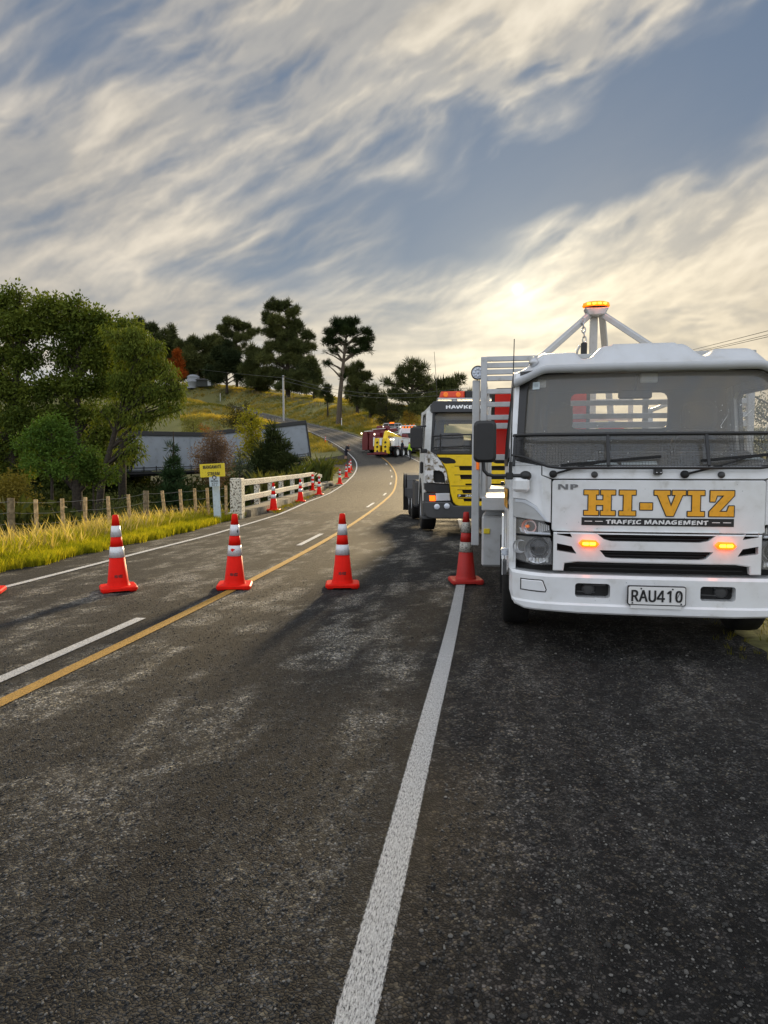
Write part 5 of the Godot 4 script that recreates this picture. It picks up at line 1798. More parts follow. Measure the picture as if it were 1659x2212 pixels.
func lean(y: float) -> float:
	return maxf(0.0, y - 1.27) * 0.37

func bz(x: float) -> float:
	var c := maxf(0.0, absf(x) - 0.74)
	return 0.05 * x * x + 2.3 * c * c

func front(v: Vector3) -> Vector3:
	return Vector3(v.x * (1.0 - 0.045 * smoothstep(1.3, 2.05, v.y)), v.y, v.z - bz(v.x) - lean(v.y))

func side_l(v: Vector3) -> Vector3:
	return Vector3(-(side_x(v.x, v.y) + v.z), v.y, v.x)

func side_r(v: Vector3) -> Vector3:
	return Vector3(side_x(-v.x, v.y) + v.z, v.y, -v.x)

func side_x(u: float, y: float) -> float:  # half width of the cab there
	return 0.972 + 0.025 * smoothstep(-0.15, -0.7, u) - 0.055 * smoothstep(1.35, 2.1, y)

const GLYPH := {
	"H": [[0, 0, 0.46, 0, 0.46, 0.17, 0.38, 0.17, 0.38, 0.41, 0.62, 0.41, 0.62, 0.17, 0.54, 0.17, 0.54, 0, 1, 0, 1, 0.17, 0.86, 0.17, 0.86, 0.83, 1, 0.83, 1, 1, 0.54, 1, 0.54, 0.83, 0.62, 0.83, 0.62, 0.60, 0.38, 0.60, 0.38, 0.83, 0.46, 0.83, 0.46, 1, 0, 1, 0, 0.83, 0.14, 0.83, 0.14, 0.17, 0, 0.17]],
	"I": [[0, 0, 1, 0, 1, 0.17, 0.74, 0.17, 0.74, 0.83, 1, 0.83, 1, 1, 0, 1, 0, 0.83, 0.26, 0.83, 0.26, 0.17, 0, 0.17]],
	"-": [[0, 0.24, 1, 0.24, 1, 0.50, 0, 0.50]],
	"V": [[0.40, 0, 0.62, 0, 0.90, 0.83, 1.0, 0.83, 1.0, 1, 0.58, 1, 0.58, 0.83, 0.68, 0.83, 0.54, 0.36, 0.40, 0.83, 0.50, 0.83, 0.50, 1, 0, 1, 0, 0.83, 0.10, 0.83]],
	"Z": [[0, 0, 1, 0, 1, 0.40, 0.80, 0.40, 0.72, 0.18, 0.40, 0.18, 1, 0.82, 1, 1, 0.03, 1, 0.03, 0.58, 0.22, 0.58, 0.30, 0.82, 0.60, 0.82, 0, 0.18]]}

func slab_word(parent: Node, spans: Array, y0: float, y1: float, zf: float, fn: Callable, line_w: float) -> void:
	# spans: [letter, x0, x1]
	for s in spans:
		for g in GLYPH[s[0]]:
			var poly := []
			for v in pv(g):
				poly.append(Vector2(lerpf(s[1], s[2], v.x), lerpf(y0, y1, v.y)))
			var st := mb()
			for q in Geometry2D.offset_polygon(PackedVector2Array(poly), line_w):
				if not Geometry2D.is_polygon_clockwise(q): slab(st, Array(q), zf, zf - 0.003, 0.0, fn, 0.08, false)
			obj("letter_outline", st, M.text_black, parent)
			st = mb()
			slab(st, poly, zf + 0.0022, zf - 0.001, 0.0, fn, 0.08, false)
			obj("letter", st, M.orange_text, parent)

func lamp_omni(parent: Node, where: Vector3, e: float, c := Color(1.0, 0.45, 0.08)) -> void:
	var l := OmniLight3D.new()
	l.light_color = c
	l.light_energy = e
	l.omni_range = 12.0
	l.omni_attenuation = 2.0
	l.light_size = 0.03
	l.shadow_enabled = true
	put(l, "lamp_glow", parent)
	l.position = where

func make_main_truck() -> void:
	var o := at(1420, 1010, 4.66)
	o.y = ground(o.x, o.z)
	var t := thing("traffic_truck", "white flat-fronted traffic truck with orange HI-VIZ lettering and lit amber lamps", "truck", o, -0.165)
	var st := mb()
	# dark core behind the panels
	slab(st, rr(-0.95, 0.56, 0.95, 1.34, 0.05), -0.11, -0.3, 0.0, front, 0.08)
	obj("front_bulkhead", st, M.slot_dark, t)
	# bonnet lid, cowl, corner panels
	st = mb()
	slab(st, rr(-0.682, 0.882, 0.688, 1.235, 0.018), 0.008, -0.02, 0.005, front, 0.07, false)
	obj("bonnet_lid", st, M.white_paint, t)
	st = mb()
	slab(st, pv([-0.75, 1.268, -0.68, 1.2425, 0.68, 1.2425, 0.75, 1.268, 0.75, 1.33, -0.75, 1.33]), 0.006, -0.02, 0.004, front, 0.07, false)
	obj("cowl", st, M.white_paint, t)
	var lid := [[-0.951, 1.37, -0.757, 1.33, -0.757, 1.266, -0.690, 1.238, -0.690, 0.94, -0.712, 0.945, -0.79, 1.05, -0.862, 1.096, -0.951, 1.102]]
	for s in [-1, 1]:
		var cp := pv(lid[0])
		if s > 0: cp = mirrored(cp)
		st = mb()
		slab(st, cp, 0.008, -0.03, 0.005, front, 0.05, false)
		obj("corner_panel", st, M.white_paint, t)
		st = mb()
		var ed := pv([-0.972, 0.645, -0.940, 0.645, -0.945, 1.10, -0.972, 1.10])
		slab(st, mirrored(ed) if s > 0 else ed, 0.006, -0.06, 0.004, front, 0.05, false)
		obj("lamp_surround", st, M.white_paint, t)
	# grille: one white moulding with slots cut through to the dark
	var slots := [c1([735, 1380, 1388, 1380, 1330, 1424, 1290, 1434, 830, 1434, 790, 1424]), c1([768, 1484, 1355, 1484, 1318, 1522, 1290, 1528, 835, 1528, 800, 1522])]
	for q in [[540, 1380, 606, 1383, 622, 1417, 541, 1402], [541, 1451, 620, 1466, 646, 1507, 541, 1492]]:
		slots.append(c1(q))
		slots.append(mirrored(c1(q)))
	st = mb()
	slab(st, c1([522, 1390, 1601, 1390, 1601, 1604, 1545, 1604, 1540, 1562, 1470, 1552, 653, 1552, 583, 1562, 578, 1604, 522, 1604]), 0.022, -0.03, 0.008, front, 0.05, false, slots)
	obj("grille", st, M.white_paint, t)
	st = mb()
	for y in [0.857, 0.838, 0.741, 0.722, 0.66, 0.63]:
		for k in 24: bar(st, front(Vector3(-0.56 + k * 0.0467, y, -0.012)), front(Vector3(-0.56 + (k + 1) * 0.0467, y, -0.012)), 0.012, 0.006)
	obj("grille_vanes", st, M.black_matt, t)
	# bumper
	st = mb()
	var holes := [rr(-0.524, 0.435, -0.294, 0.532, 0.02), rr(0.282, 0.435, 0.505, 0.532, 0.02)]
	slab(st, pv([-0.965, 0.600, -0.965, 0.45, -0.945, 0.375, -0.87, 0.345, -0.5, 0.330, 0.5, 0.330, 0.87, 0.345, 0.945, 0.375, 0.965, 0.45, 0.965, 0.600, 0.7, 0.588, -0.7, 0.588]), 0.05, -0.22, 0.02, front, 0.04, true, holes)
	obj("bumper", st, M.white_paint, t)
	st = mb()
	slab(st, pv([-0.95, 0.40, -0.93, 0.36, -0.86, 0.338, -0.5, 0.324, 0.5, 0.324, 0.86, 0.338, 0.93, 0.36, 0.95, 0.40, 0.6, 0.392, -0.6, 0.392]), 0.066, 0.0, 0.012, front, 0.04, false)
	obj("bumper_lip", st, M.white_paint, t)
	for s in [-1.0, 1.0]:
		st = mb()
		slab(st, rr(s * 0.405 - 0.12, 0.43, s * 0.405 + 0.12, 0.54, 0.01), -0.03, -0.06, 0.0, front, 0.06)
		obj("fog_recess", st, M.black_matt, t)
		st = mb()
		ball(st, front(Vector3(s * 0.43, 0.485, -0.02)), Vector3(0.045, 0.04, 0.02), 14, 8)
		bar(st, front(Vector3(s * 0.405 - 0.1, 0.465, -0.018)), front(Vector3(s * 0.405 + 0.02, 0.46, -0.018)), 0.008, 0.008)
		bar(st, front(Vector3(s * 0.405 - 0.02, 0.51, -0.018)), front(Vector3(s * 0.405 + 0.09, 0.512, -0.018)), 0.01, 0.01)
		obj("fog_lamp", st, M.grey_plastic, t)
		var lid2 := pv([-0.884, 0.472, -0.725, 0.466, -0.72, 0.478, -0.742, 0.535, -0.752, 0.54, -0.884, 0.540])
		var gap := inset(lid2, -0.007)
		st = mb()
		slab(st, mirrored(gap) if s > 0 else gap, 0.052, 0.0, 0.0, front, 0.04, false)
		obj("tow_eye_gap", st, M.slot_dark, t)
		st = mb()
		slab(st, mirrored(lid2) if s > 0 else lid2, 0.060, 0.0, 0.004, front, 0.04, false)
		obj("tow_eye_cover", st, M.white_paint, t)
	# number plate
	st = mb()
	slab(st, rr(-0.186, 0.400, 0.186, 0.531, 0.012), 0.078, 0.055, 0.003, front)
	var plate := obj("number_plate", st, M.text_black, t)
	st = mb()
	slab(st, rr(-0.180, 0.406, 0.180, 0.525, 0.010), 0.080, 0.06, 0.001, front)
	obj("plate_face", st, M.plate_white, plate)
	text("plate_text", "RAU410", 0.325, 0.080, front(Vector3(0, 0.464, 0.0812)), plate, M.text_black, 0.75, 0.0, true)
	st = mb()
	for q in [[-0.1, 0.513], [0.1, 0.513], [-0.155, 0.415], [0.155, 0.415]]: ball(st, front(Vector3(q[0], q[1], 0.082)), Vector3(0.006, 0.006, 0.003), 8, 4)
	bar(st, Vector3(0.122, 0.435, 0.0805), Vector3(0.145, 0.49, 0.0805), 0.006, 0.002)
	obj("plate_screw", st, M.text_black, plate)
	st = mb()
	slab(st, rr(-0.165, 0.378, 0.16, 0.399, 0.003), 0.076, 0.06, 0.0, front)
	obj("plate_bracket", st, M.plate_white, t)
	# lettering on the bonnet
	var X := func(c: float) -> float: return (c - 1061.5) / 805.0
	slab_word(t, [["H", X.call(683), X.call(846)], ["I", X.call(868), X.call(952)], ["-", X.call(976), X.call(1038)], ["V", X.call(1048), X.call(1208)], ["I", X.call(1220), X.call(1304)], ["Z", X.call(1330), X.call(1454)]], 0.997, 1.166, 0.0115, front, 0.0065)
	st = mb()
	slab(st, c1([671, 1305, 1457, 1305, 1457, 1348, 671, 1348]), 0.0105, 0.006, 0.0, front, 0.08, false)
	obj("slogan_strip", st, M.text_black, t)
	text("slogan", "TRAFFIC MANAGEMENT", 0.655, 0.034, Vector3(X.call(1063), 0.9535, 0.0112), t, M.text_white, 0.9, 0.22, false, front)
	for q in [687, 743, 1346, 1402]:
		st = mb()
		slab(st, c1([q, 1324, q + 40, 1324, q + 40, 1328, q, 1328]), 0.0125, 0.008, 0.0, front)
		obj("slogan_dash", st, M.text_white, t)
	text("badge", "NP", 0.132, 0.036, Vector3(-0.578, 1.1885, 0.0105), t, M.badge_grey, 1.2, 0.0, false, front)
	st = mb()
	for k in 90:  # squashed insects and road grit
		var r := 0.0008 + 0.003 * pow(rng.randf(), 3.0)
		box(st, front(Vector3(rf(-0.66, 0.66), rf(0.9, 1.22) if k % 3 else rf(0.37, 0.57), 0.0095 if k % 3 else 0.0515)), Vector3(r, r * rf(0.7, 1.8), 0.001), 0.0, Basis(Vector3.BACK, rf(0, PI)))
	tag(obj("insect_specks", st, M.text_black, t), "", "", "", "stuff")
	# head lamps
	for s in [-1, 1]:
		head_lamp(t, s)
		# amber flashing lamp on the grille
		var cx := -0.437 if s < 0 else 0.436
		var a := Node3D.new()
		put(a, "amber_lamp", t)
		st = mb()
		slab(st, pv([cx - 0.068, 0.806, cx - 0.045, 0.780, cx + 0.045, 0.779, cx + 0.068, 0.801, cx + 0.045, 0.827, cx - 0.045, 0.830]), 0.052, 0.02, 0.008, front)
		obj("amber_lens", st, M.amber_lit, a)
		for k in [-0.022, 0.022]:
			st = mb()
			slab(st, rr(cx + k - 0.020, 0.795, cx + k + 0.020, 0.813, 0.006), 0.0545, 0.05, 0.001, front)
			obj("lamp_core", st, M.amber_core, a)
		lamp_omni(a, front(Vector3(cx, 0.804, 0.075)), 0.003)
	# windscreen with its black surround
	var pane := pv([-0.885, 1.46, -0.865, 1.40, -0.80, 1.352, -0.66, 1.333, 0.66, 1.333, 0.80, 1.352, 0.865, 1.40, 0.885, 1.46, 0.885, 1.88, 0.865, 1.95, 0.80, 1.985, 0.5, 2.003, 0, 2.01, -0.5, 2.003, -0.80, 1.985, -0.865, 1.95, -0.885, 1.88])
	st = mb()
	slab(st, pv([-0.955, 1.385, -0.85, 1.335, -0.72, 1.302, 0.72, 1.302, 0.85, 1.335, 0.955, 1.385, 0.955, 2.03, -0.955, 2.03]), -0.005, -0.05, 0.004, front, 0.06, true, [pane])
	obj("windscreen_surround", st, M.black_plastic, t)
	st = mb()
	slab(st, inset(pane, -0.004), -0.020, -0.024, 0.0, front, 0.06, false)
	obj("windscreen", st, M.glass, t)
	st = mb()
	slab(st, inset(pane, -0.003), -0.030, -0.0305, 0.0, front, 0.06, false)
	obj("glare_veil", st, M.veil_glass, t)  # added sheet carrying the glare haze
	st = mb()
	slab(st, rr(-0.845, 1.885, -0.795, 1.94, 0.004), -0.014, -0.018, 0.0, front)
	obj("windscreen_sticker", st, M.sign_blue_white, t)
	st = mb()
	for y in [1.925, 1.915, 1.905]: bar(st, front(Vector3(-0.835, y, -0.0135)), front(Vector3(-0.805, y, -0.0135)), 0.003, 0.001)
	obj("sticker_print", st, M.text_black, t)
	st = mb()
	for k in 150:  # dried splashes and dust specks on the glass
		var x := rf(-0.8, 0.84)
		if rng.randf() < 0.6: x = rf(0.42, 0.86)
		var r := 0.0012 + 0.0035 * pow(rng.randf(), 4.0)
		var c := front(Vector3(x, rf(1.36, 1.78), -0.0185))
		box(st, c, Vector3(r * rf(0.8, 2.2), r * rf(0.8, 2.2), 0.0006), 0.0, Basis(Vector3.BACK, rf(0, PI)) * Basis(Vector3.RIGHT, -0.35))
	for q in [[0.44, 1.60, 0.50, 1.68], [0.60, 1.66, 0.66, 1.71], [0.70, 1.52, 0.78, 1.66], [0.74, 1.44, 0.80, 1.50]]: bar(st, front(Vector3(q[0], q[1], -0.0185)), front(Vector3(q[2], q[3], -0.0185)), 0.0025, 0.0006)
	tag(obj("glass_specks", st, M.dirty_white, t), "", "", "", "stuff")
	stone_guard(t)
	wipers(t)
	cab_roof(t)
	cab_sides(t)
	cab_inside(t)
	running_gear(t)
	tray(t)

func head_lamp(t: Node3D, s: int) -> void:
	var h := Node3D.new()
	put(h, "head_lamp", t)
	var mm := func(p: Array) -> Array: return mirrored(p) if s > 0 else p
	var low: Array = mm.call(pv([-0.937, 0.838, -0.690, 0.831, -0.678, 0.80, -0.676, 0.645, -0.80, 0.640, -0.92, 0.668, -0.932, 0.72]))
	var upp: Array = mm.call(pv([-0.940, 0.962, -0.735, 0.945, -0.695, 0.90, -0.684, 0.848, -0.935, 0.852]))
	var trim: Array = mm.call(pv([-0.945, 1.095, -0.865, 1.09, -0.795, 1.045, -0.715, 0.945, -0.94, 0.970]))
	var drl: Array = mm.call(pv([-0.93, 1.097, -0.862, 1.094, -0.788, 1.050, -0.702, 0.942, -0.722, 0.948, -0.80, 1.035, -0.868, 1.072, -0.93, 1.078]))
	var st := mb()
	slab(st, low, -0.055, -0.09, 0.0, front, 0.05)
	slab(st, upp, -0.045, -0.08, 0.0, front, 0.05)
	obj("lamp_back", st, M.lamp_grey, h)
	st = mb()
	slab(st, trim, 0.006, -0.05, 0.005, front, 0.05, false)
	obj("lamp_trim", st, M.grey_paint, h)
	st = mb()
	slab(st, drl, 0.011, 0.0, 0.002, front, 0.03, false)
	obj("daylight_strip", st, M.lens_clear, h)
	# low beam bowl and lens
	var face := func(x: float, y: float, z: float) -> Transform3D:
		return Transform3D(Basis(Vector3.RIGHT, PI / 2), front(Vector3(x * -s, y, z)))
	st = mb()
	lathe(st, [Vector2(0.0, -0.03), Vector2(0.05, -0.025), Vector2(0.082, 0.0), Vector2(0.090, 0.035), Vector2(0.084, 0.037), Vector2(0.076, 0.004)].slice(0, 4), 26, face.call(-0.775, 0.74, -0.045))
	lathe(st, [Vector2(0.0, -0.02), Vector2(0.03, -0.01), Vector2(0.05, 0.02)], 18, face.call(-0.895, 0.76, -0.05))
	for k in 7: box(st, front(Vector3((-0.84 + k * 0.022) * -s, 0.672, -0.035)), Vector3(0.018, 0.03, 0.02), 0.004, Basis(Vector3.UP, rf(-0.4, 0.4)))
	obj("reflector", st, M.reflector, h)
	st = mb()
	lathe(st, [Vector2(0.062, 0.0), Vector2(0.060, 0.022), Vector2(0.04, 0.036), Vector2(0.0, 0.042)], 22, face.call(-0.765, 0.762, -0.045))
	obj("lens", st, M.dark_glass, h)
	st = mb()
	lathe(st, [Vector2(0.064, 0.0), Vector2(0.072, 0.012), Vector2(0.066, 0.024)], 22, face.call(-0.765, 0.762, -0.045))
	obj("lens_ring", st, M.chrome, h)
	# indicator above
	st = mb()
	lathe(st, [Vector2(0.0, -0.03), Vector2(0.03, -0.02), Vector2(0.052, 0.015)], 20, face.call(-0.835, 0.905, -0.03))
	for k in 6: box(st, front(Vector3((-0.765 + k * 0.013) * -s, 0.90, -0.035)), Vector3(0.008, 0.075 - k * 0.008, 0.012), 0.002)
	obj("indicator_bowl", st, M.reflector, h)
	st = mb()
	ball(st, front(Vector3(-0.845 * -s, 0.907, -0.02)), Vector3(0.016, 0.012, 0.016), 10, 6)
	obj("indicator_bulb", st, M.amber_dull, h)
	st = mb()
	slab(st, mm.call(pv([-0.90, 0.895, -0.89, 0.865, -0.86, 0.857, -0.692, 0.853, -0.690, 0.866, -0.85, 0.872, -0.875, 0.895])), -0.012, -0.03, 0.003, front, 0.04, false)
	obj("position_strip", st, M.lens_clear, h)
	for q in [low, upp]:
		st = mb()
		slab(st, q, 0.000, -0.003, 0.0, front, 0.04, false)
		obj("lamp_cover", st, M.lamp_glass, h)

func stone_guard(t: Node3D) -> void:
	var g := Node3D.new()
	put(g, "stone_guard", t)
	var p := func(x: float, y: float) -> Vector3: return front(Vector3(x, y, 0.055))
	var st := mb()
	var pts := []
	for k in 25: pts.append(p.call(lerpf(-0.955, 0.955, k / 24.0), 1.548))
	tube(st, pts, 0.0125, -1, 8)
	obj("top_bar", st, M.black_plastic, g)
	st = mb()
	pts = []
	for k in 25:
		var x := lerpf(-0.955, 0.955, k / 24.0)
		pts.append(p.call(x, 1.318 + 0.09 * smoothstep(0.65, 0.96, absf(x))))
	tube(st, pts, 0.010, -1, 8)
	obj("bottom_bar", st, M.black_plastic, g)
	for x in [-0.945, -0.32, 0.32, 0.945]:
		st = mb()
		bar(st, p.call(x, 1.33), p.call(x, 1.548), 0.022, 0.016, 0.003, Vector3.BACK)
		obj("upright", st, M.black_plastic, g)
	st = mb()
	for k in 93:
		var x := -0.93 + k * 0.0202
		tube(st, [p.call(x, 1.318 + 0.09 * smoothstep(0.65, 0.96, absf(x))), p.call(x, 1.548)], 0.0011, -1, 3, false)
	for k in 11:
		var y := 1.335 + k * 0.0197
		pts = []
		for i in 17: pts.append(p.call(lerpf(-0.94, 0.94, i / 16.0), y))
		tube(st, pts, 0.0011, -1, 3, false)
	tag(obj("wire_mesh", st, M.black_plastic, g), "", "", "", "stuff")
	st = mb()
	box(st, front(Vector3(0.0, 1.30, 0.03)), Vector3(0.05, 0.055, 0.05), 0.006)
	obj("bracket", st, M.black_plastic, g)
	st = mb()
	for x in [-0.013, 0.013]: ball(st, front(Vector3(x, 1.318, 0.058)), Vector3.ONE * 0.005, 8, 4)
	for x in [-0.013, 0.013]: ball(st, front(Vector3(x, 1.287, 0.056)), Vector3(0.006, 0.003, 0.002), 8, 4)
	obj("bolt", st, M.chrome, g)

func wipers(t: Node3D) -> void:
	for q in [[-0.679, -0.30, 1.365], [0.172, 0.60, 1.395]]:
		var st := mb()
		var a := front(Vector3(q[0], 1.275, 0.02))
		lathe(st, [Vector2(0.026, -0.02), Vector2(0.026, 0.01), Vector2(0.018, 0.018), Vector2(0, 0.02)], 14, Transform3D(Basis(Vector3.RIGHT, PI / 2), a))
		var b := front(Vector3(lerpf(q[0], q[1], 0.55), 1.335, 0.03))
		bar(st, a, b, 0.018, 0.014, 0.003)
		var c := front(Vector3(q[1], q[2], 0.02))
		bar(st, b, c, 0.010, 0.010, 0.002)
		var d := (front(Vector3(q[1] + 0.30, q[2] + 0.035, 0.004)) - front(Vector3(q[1] - 0.36, q[2] - 0.025, 0.004))) * 0.5
		bar(st, c - d + Vector3(0, 0, -0.008), c + d + Vector3(0, 0, -0.008), 0.012, 0.02, 0.002)
		obj("wiper", st, M.black_matt, t)
	for x in [-0.405, 0.404]:
		var st := mb()
		lathe(st, [Vector2(0.022, -0.02), Vector2(0.022, 0.006), Vector2(0.016, 0.012), Vector2(0, 0.014)], 16, Transform3D(Basis(Vector3.RIGHT, PI / 2), front(Vector3(x, 1.272, 0.008))))
		obj("cowl_plug", st, M.grey_plastic, t)

func roof_y(x: float, z: float) -> float:
	var a := absf(x)
	var y := 2.052 + 0.075 * smoothstep(-0.27, -0.52, z)
	y += 0.105 * smoothstep(0.42, 0.27, a) * smoothstep(-0.33, -0.60, z)
	y += 0.060 * smoothstep(0.44, 0.50, a) * smoothstep(0.88, 0.72, a) * smoothstep(-0.36, -0.58, z)
	y += 0.012 * smoothstep(0.24, 0.22, a) * smoothstep(-0.5, -0.52, z) * smoothstep(-0.60, -0.58, z)
	y -= 0.085 * smoothstep(0.70, 0.95, a)
	y -= 0.05 * smoothstep(-1.4, -1.66, z)
	return y

func cab_roof(t: Node3D) -> void:
	var st := mb()
	st.set_smooth_group(1)
	var nx := 96
	var nz := 44
	var pt := func(i: int, j: int) -> Vector3:
		var x := lerpf(-0.948, 0.948, i / float(nx))
		var f := j / float(nz)
		var z0 := -0.225 - bz(x) * 0.8
		var z := lerpf(z0, -1.66, f * f * 0.6 + f * 0.4)
		return Vector3(x, roof_y(x, z + bz(x) * 0.5), z)
	for j in nz:
		for i in nx:
			quad(st, pt.call(i, j), pt.call(i + 1, j), pt.call(i + 1, j + 1), pt.call(i, j + 1))
	obj("roof", st, M.shaded_roof_paint, t)
	st = mb()
	for i in nx:  # rolled front lip and its underside
		var a: Vector3 = pt.call(i, 0)
		var b: Vector3 = pt.call(i + 1, 0)
		var d := Vector3(0, -0.030, 0.010)
		var e := Vector3(0, -0.052, -0.02)
		st.set_smooth_group(2)
		quad(st, a + d, b + d, b, a)
		quad(st, a + e, b + e, b + d, a + d)
		var k := Vector3(0, -0.052, -0.13)
		quad(st, a + k, b + k, b + e, a + e)
	obj("roof_lip", st, M.shaded_roof_paint, t)
	# clearance lamp at the corner
	st = mb()
	ball(st, Vector3(-0.80, 2.10, -0.44), Vector3(0.036, 0.040, 0.04), 14, 8)
	obj("roof_lamp", st, M.steel, t)

func cab_sides(t: Node3D) -> void:
	var arch := []
	for k in 13:
		var a := lerpf(0.12, PI - 0.12, k / 12.0)
		arch.append(Vector2(-1.10 + cos(a) * 0.50, 0.42 + sin(a) * 0.50))
	var outline := pv([-0.14, 0.60, -0.145, 1.30, -0.42, 2.02, -1.66, 2.05, -1.66, 0.48])
	arch.reverse()
	outline.append_array(arch)
	var hole := pv([-0.36, 1.40, -0.50, 1.78, -0.56, 1.88, -0.64, 1.93, -1.36, 1.95, -1.42, 1.90, -1.44, 1.36, -0.40, 1.36])
	for s in [-1, 1]:
		var fn := side_l if s < 0 else side_r
		var m := func(p: Array) -> Array: return mirrored(p) if s > 0 else p
		var st := mb()
		slab(st, m.call(outline), 0.0, -0.05, 0.006, fn, 0.06, true, [m.call(hole)])
		obj("door_side", st, M.white_paint, t)
		st = mb()
		slab(st, m.call(inset(hole, -0.03)), 0.004, -0.02, 0.003, fn, 0.06, true, [m.call(inset(hole, 0.025))])
		obj("window_seal", st, M.black_plastic, t)
		st = mb()
		slab(st, m.call(inset(hole, 0.0)), -0.02, -0.024, 0.0, fn, 0.08, false)
		obj("side_window", st, M.glass, t)
		st = mb()  # wheel arch lip
		var pts := []
		for v in arch: pts.append(fn.call(Vector3(v.x * (-1.0 if s > 0 else 1.0), v.y, 0.012)))
		tube(st, pts, 0.011, -1, 6)
		obj("wheel_arch", st, M.white_paint, t)
		st = mb()
		box(st, fn.call(Vector3((-1.36) * (-1.0 if s > 0 else 1.0), 1.18, 0.02)), Vector3(0.03, 0.035, 0.16), 0.008)
		obj("door_handle", st, M.black_plastic, t)
		st = mb()
		box(st, Vector3(s * 1.0, 0.70, -0.30), Vector3(0.045, 0.055, 0.09), 0.012)
		for k in 5: box(st, Vector3(s * 1.0, 0.678 + k * 0.011, -0.30), Vector3(0.05, 0.005, 0.094))
		obj("side_repeater", st, M.lens_clear, t)
		# lettering on the door
		var w := [["H", -0.93, -0.80], ["I", -0.79, -0.72], ["-", -0.71, -0.66], ["V", -0.65, -0.52], ["I", -0.51, -0.44], ["Z", -0.43, -0.33]]
		if s < 0: slab_word(t, w, 1.02, 1.16, 0.003, fn, 0.005)
		# mirror, its arm and foot
		st = mb()
		box(st, Vector3(s * 0.895, 1.200, -0.02), Vector3(0.115, 0.10, 0.10), 0.02)
		obj("mirror_foot", st, M.white_paint, t)
		st = mb()
		ball(st, Vector3(s * 0.865, 1.262, -0.01), Vector3(0.042, 0.036, 0.04), 12, 8)
		tube(st, [Vector3(s * 0.87, 1.265, 0.0), Vector3(s * 1.08, 1.262, 0.0), Vector3(s * 1.125, 1.272, 0.0), Vector3(s * 1.15, 1.30, 0.0), Vector3(s * 1.158, 1.40, 0.0)], 0.0125, -1, 8)
		box(st, Vector3(s * 0.975, 1.262, 0.0), Vector3(0.05, 0.05, 0.045), 0.006)
		obj("mirror_arm", st, M.black_plastic, t)
		st = mb()
		slab(st, rr(s * 1.145 - 0.078, 1.355, s * 1.145 + 0.078, 1.645, 0.035), 0.03, -0.055, 0.02)
		obj("mirror", st, M.black_plastic, t)
		st = mb()
		box(st, Vector3(s * 1.0, 0.60, -0.19), Vector3(0.03, 0.10, 0.12), 0.006)
		obj("step_guard", st, M.grey_plastic, t)
	# aerial
	var st := mb()
	tube(st, [Vector3(-0.968, 1.285, 0.01), Vector3(-0.966, 1.36, 0.01)], 0.012, 0.010, 8)
	for k in 9: lathe(st, [Vector2(0.010, 0), Vector2(0.014, 0.003), Vector2(0.010, 0.006)], 8, Transform3D(Basis(), Vector3(-0.968, 1.295 + k * 0.007, 0.01)))
	tube(st, [Vector3(-0.966, 1.36, 0.01), Vector3(-0.962, 1.56, 0.0)], 0.006, -1, 6)
	tube(st, [Vector3(-0.962, 1.56, 0.0), Vector3(-0.955, 2.02, -0.01), Vector3(-0.952, 2.20, -0.01)], 0.0045, 0.0035, 6)
	obj("aerial", st, M.black_plastic, t)

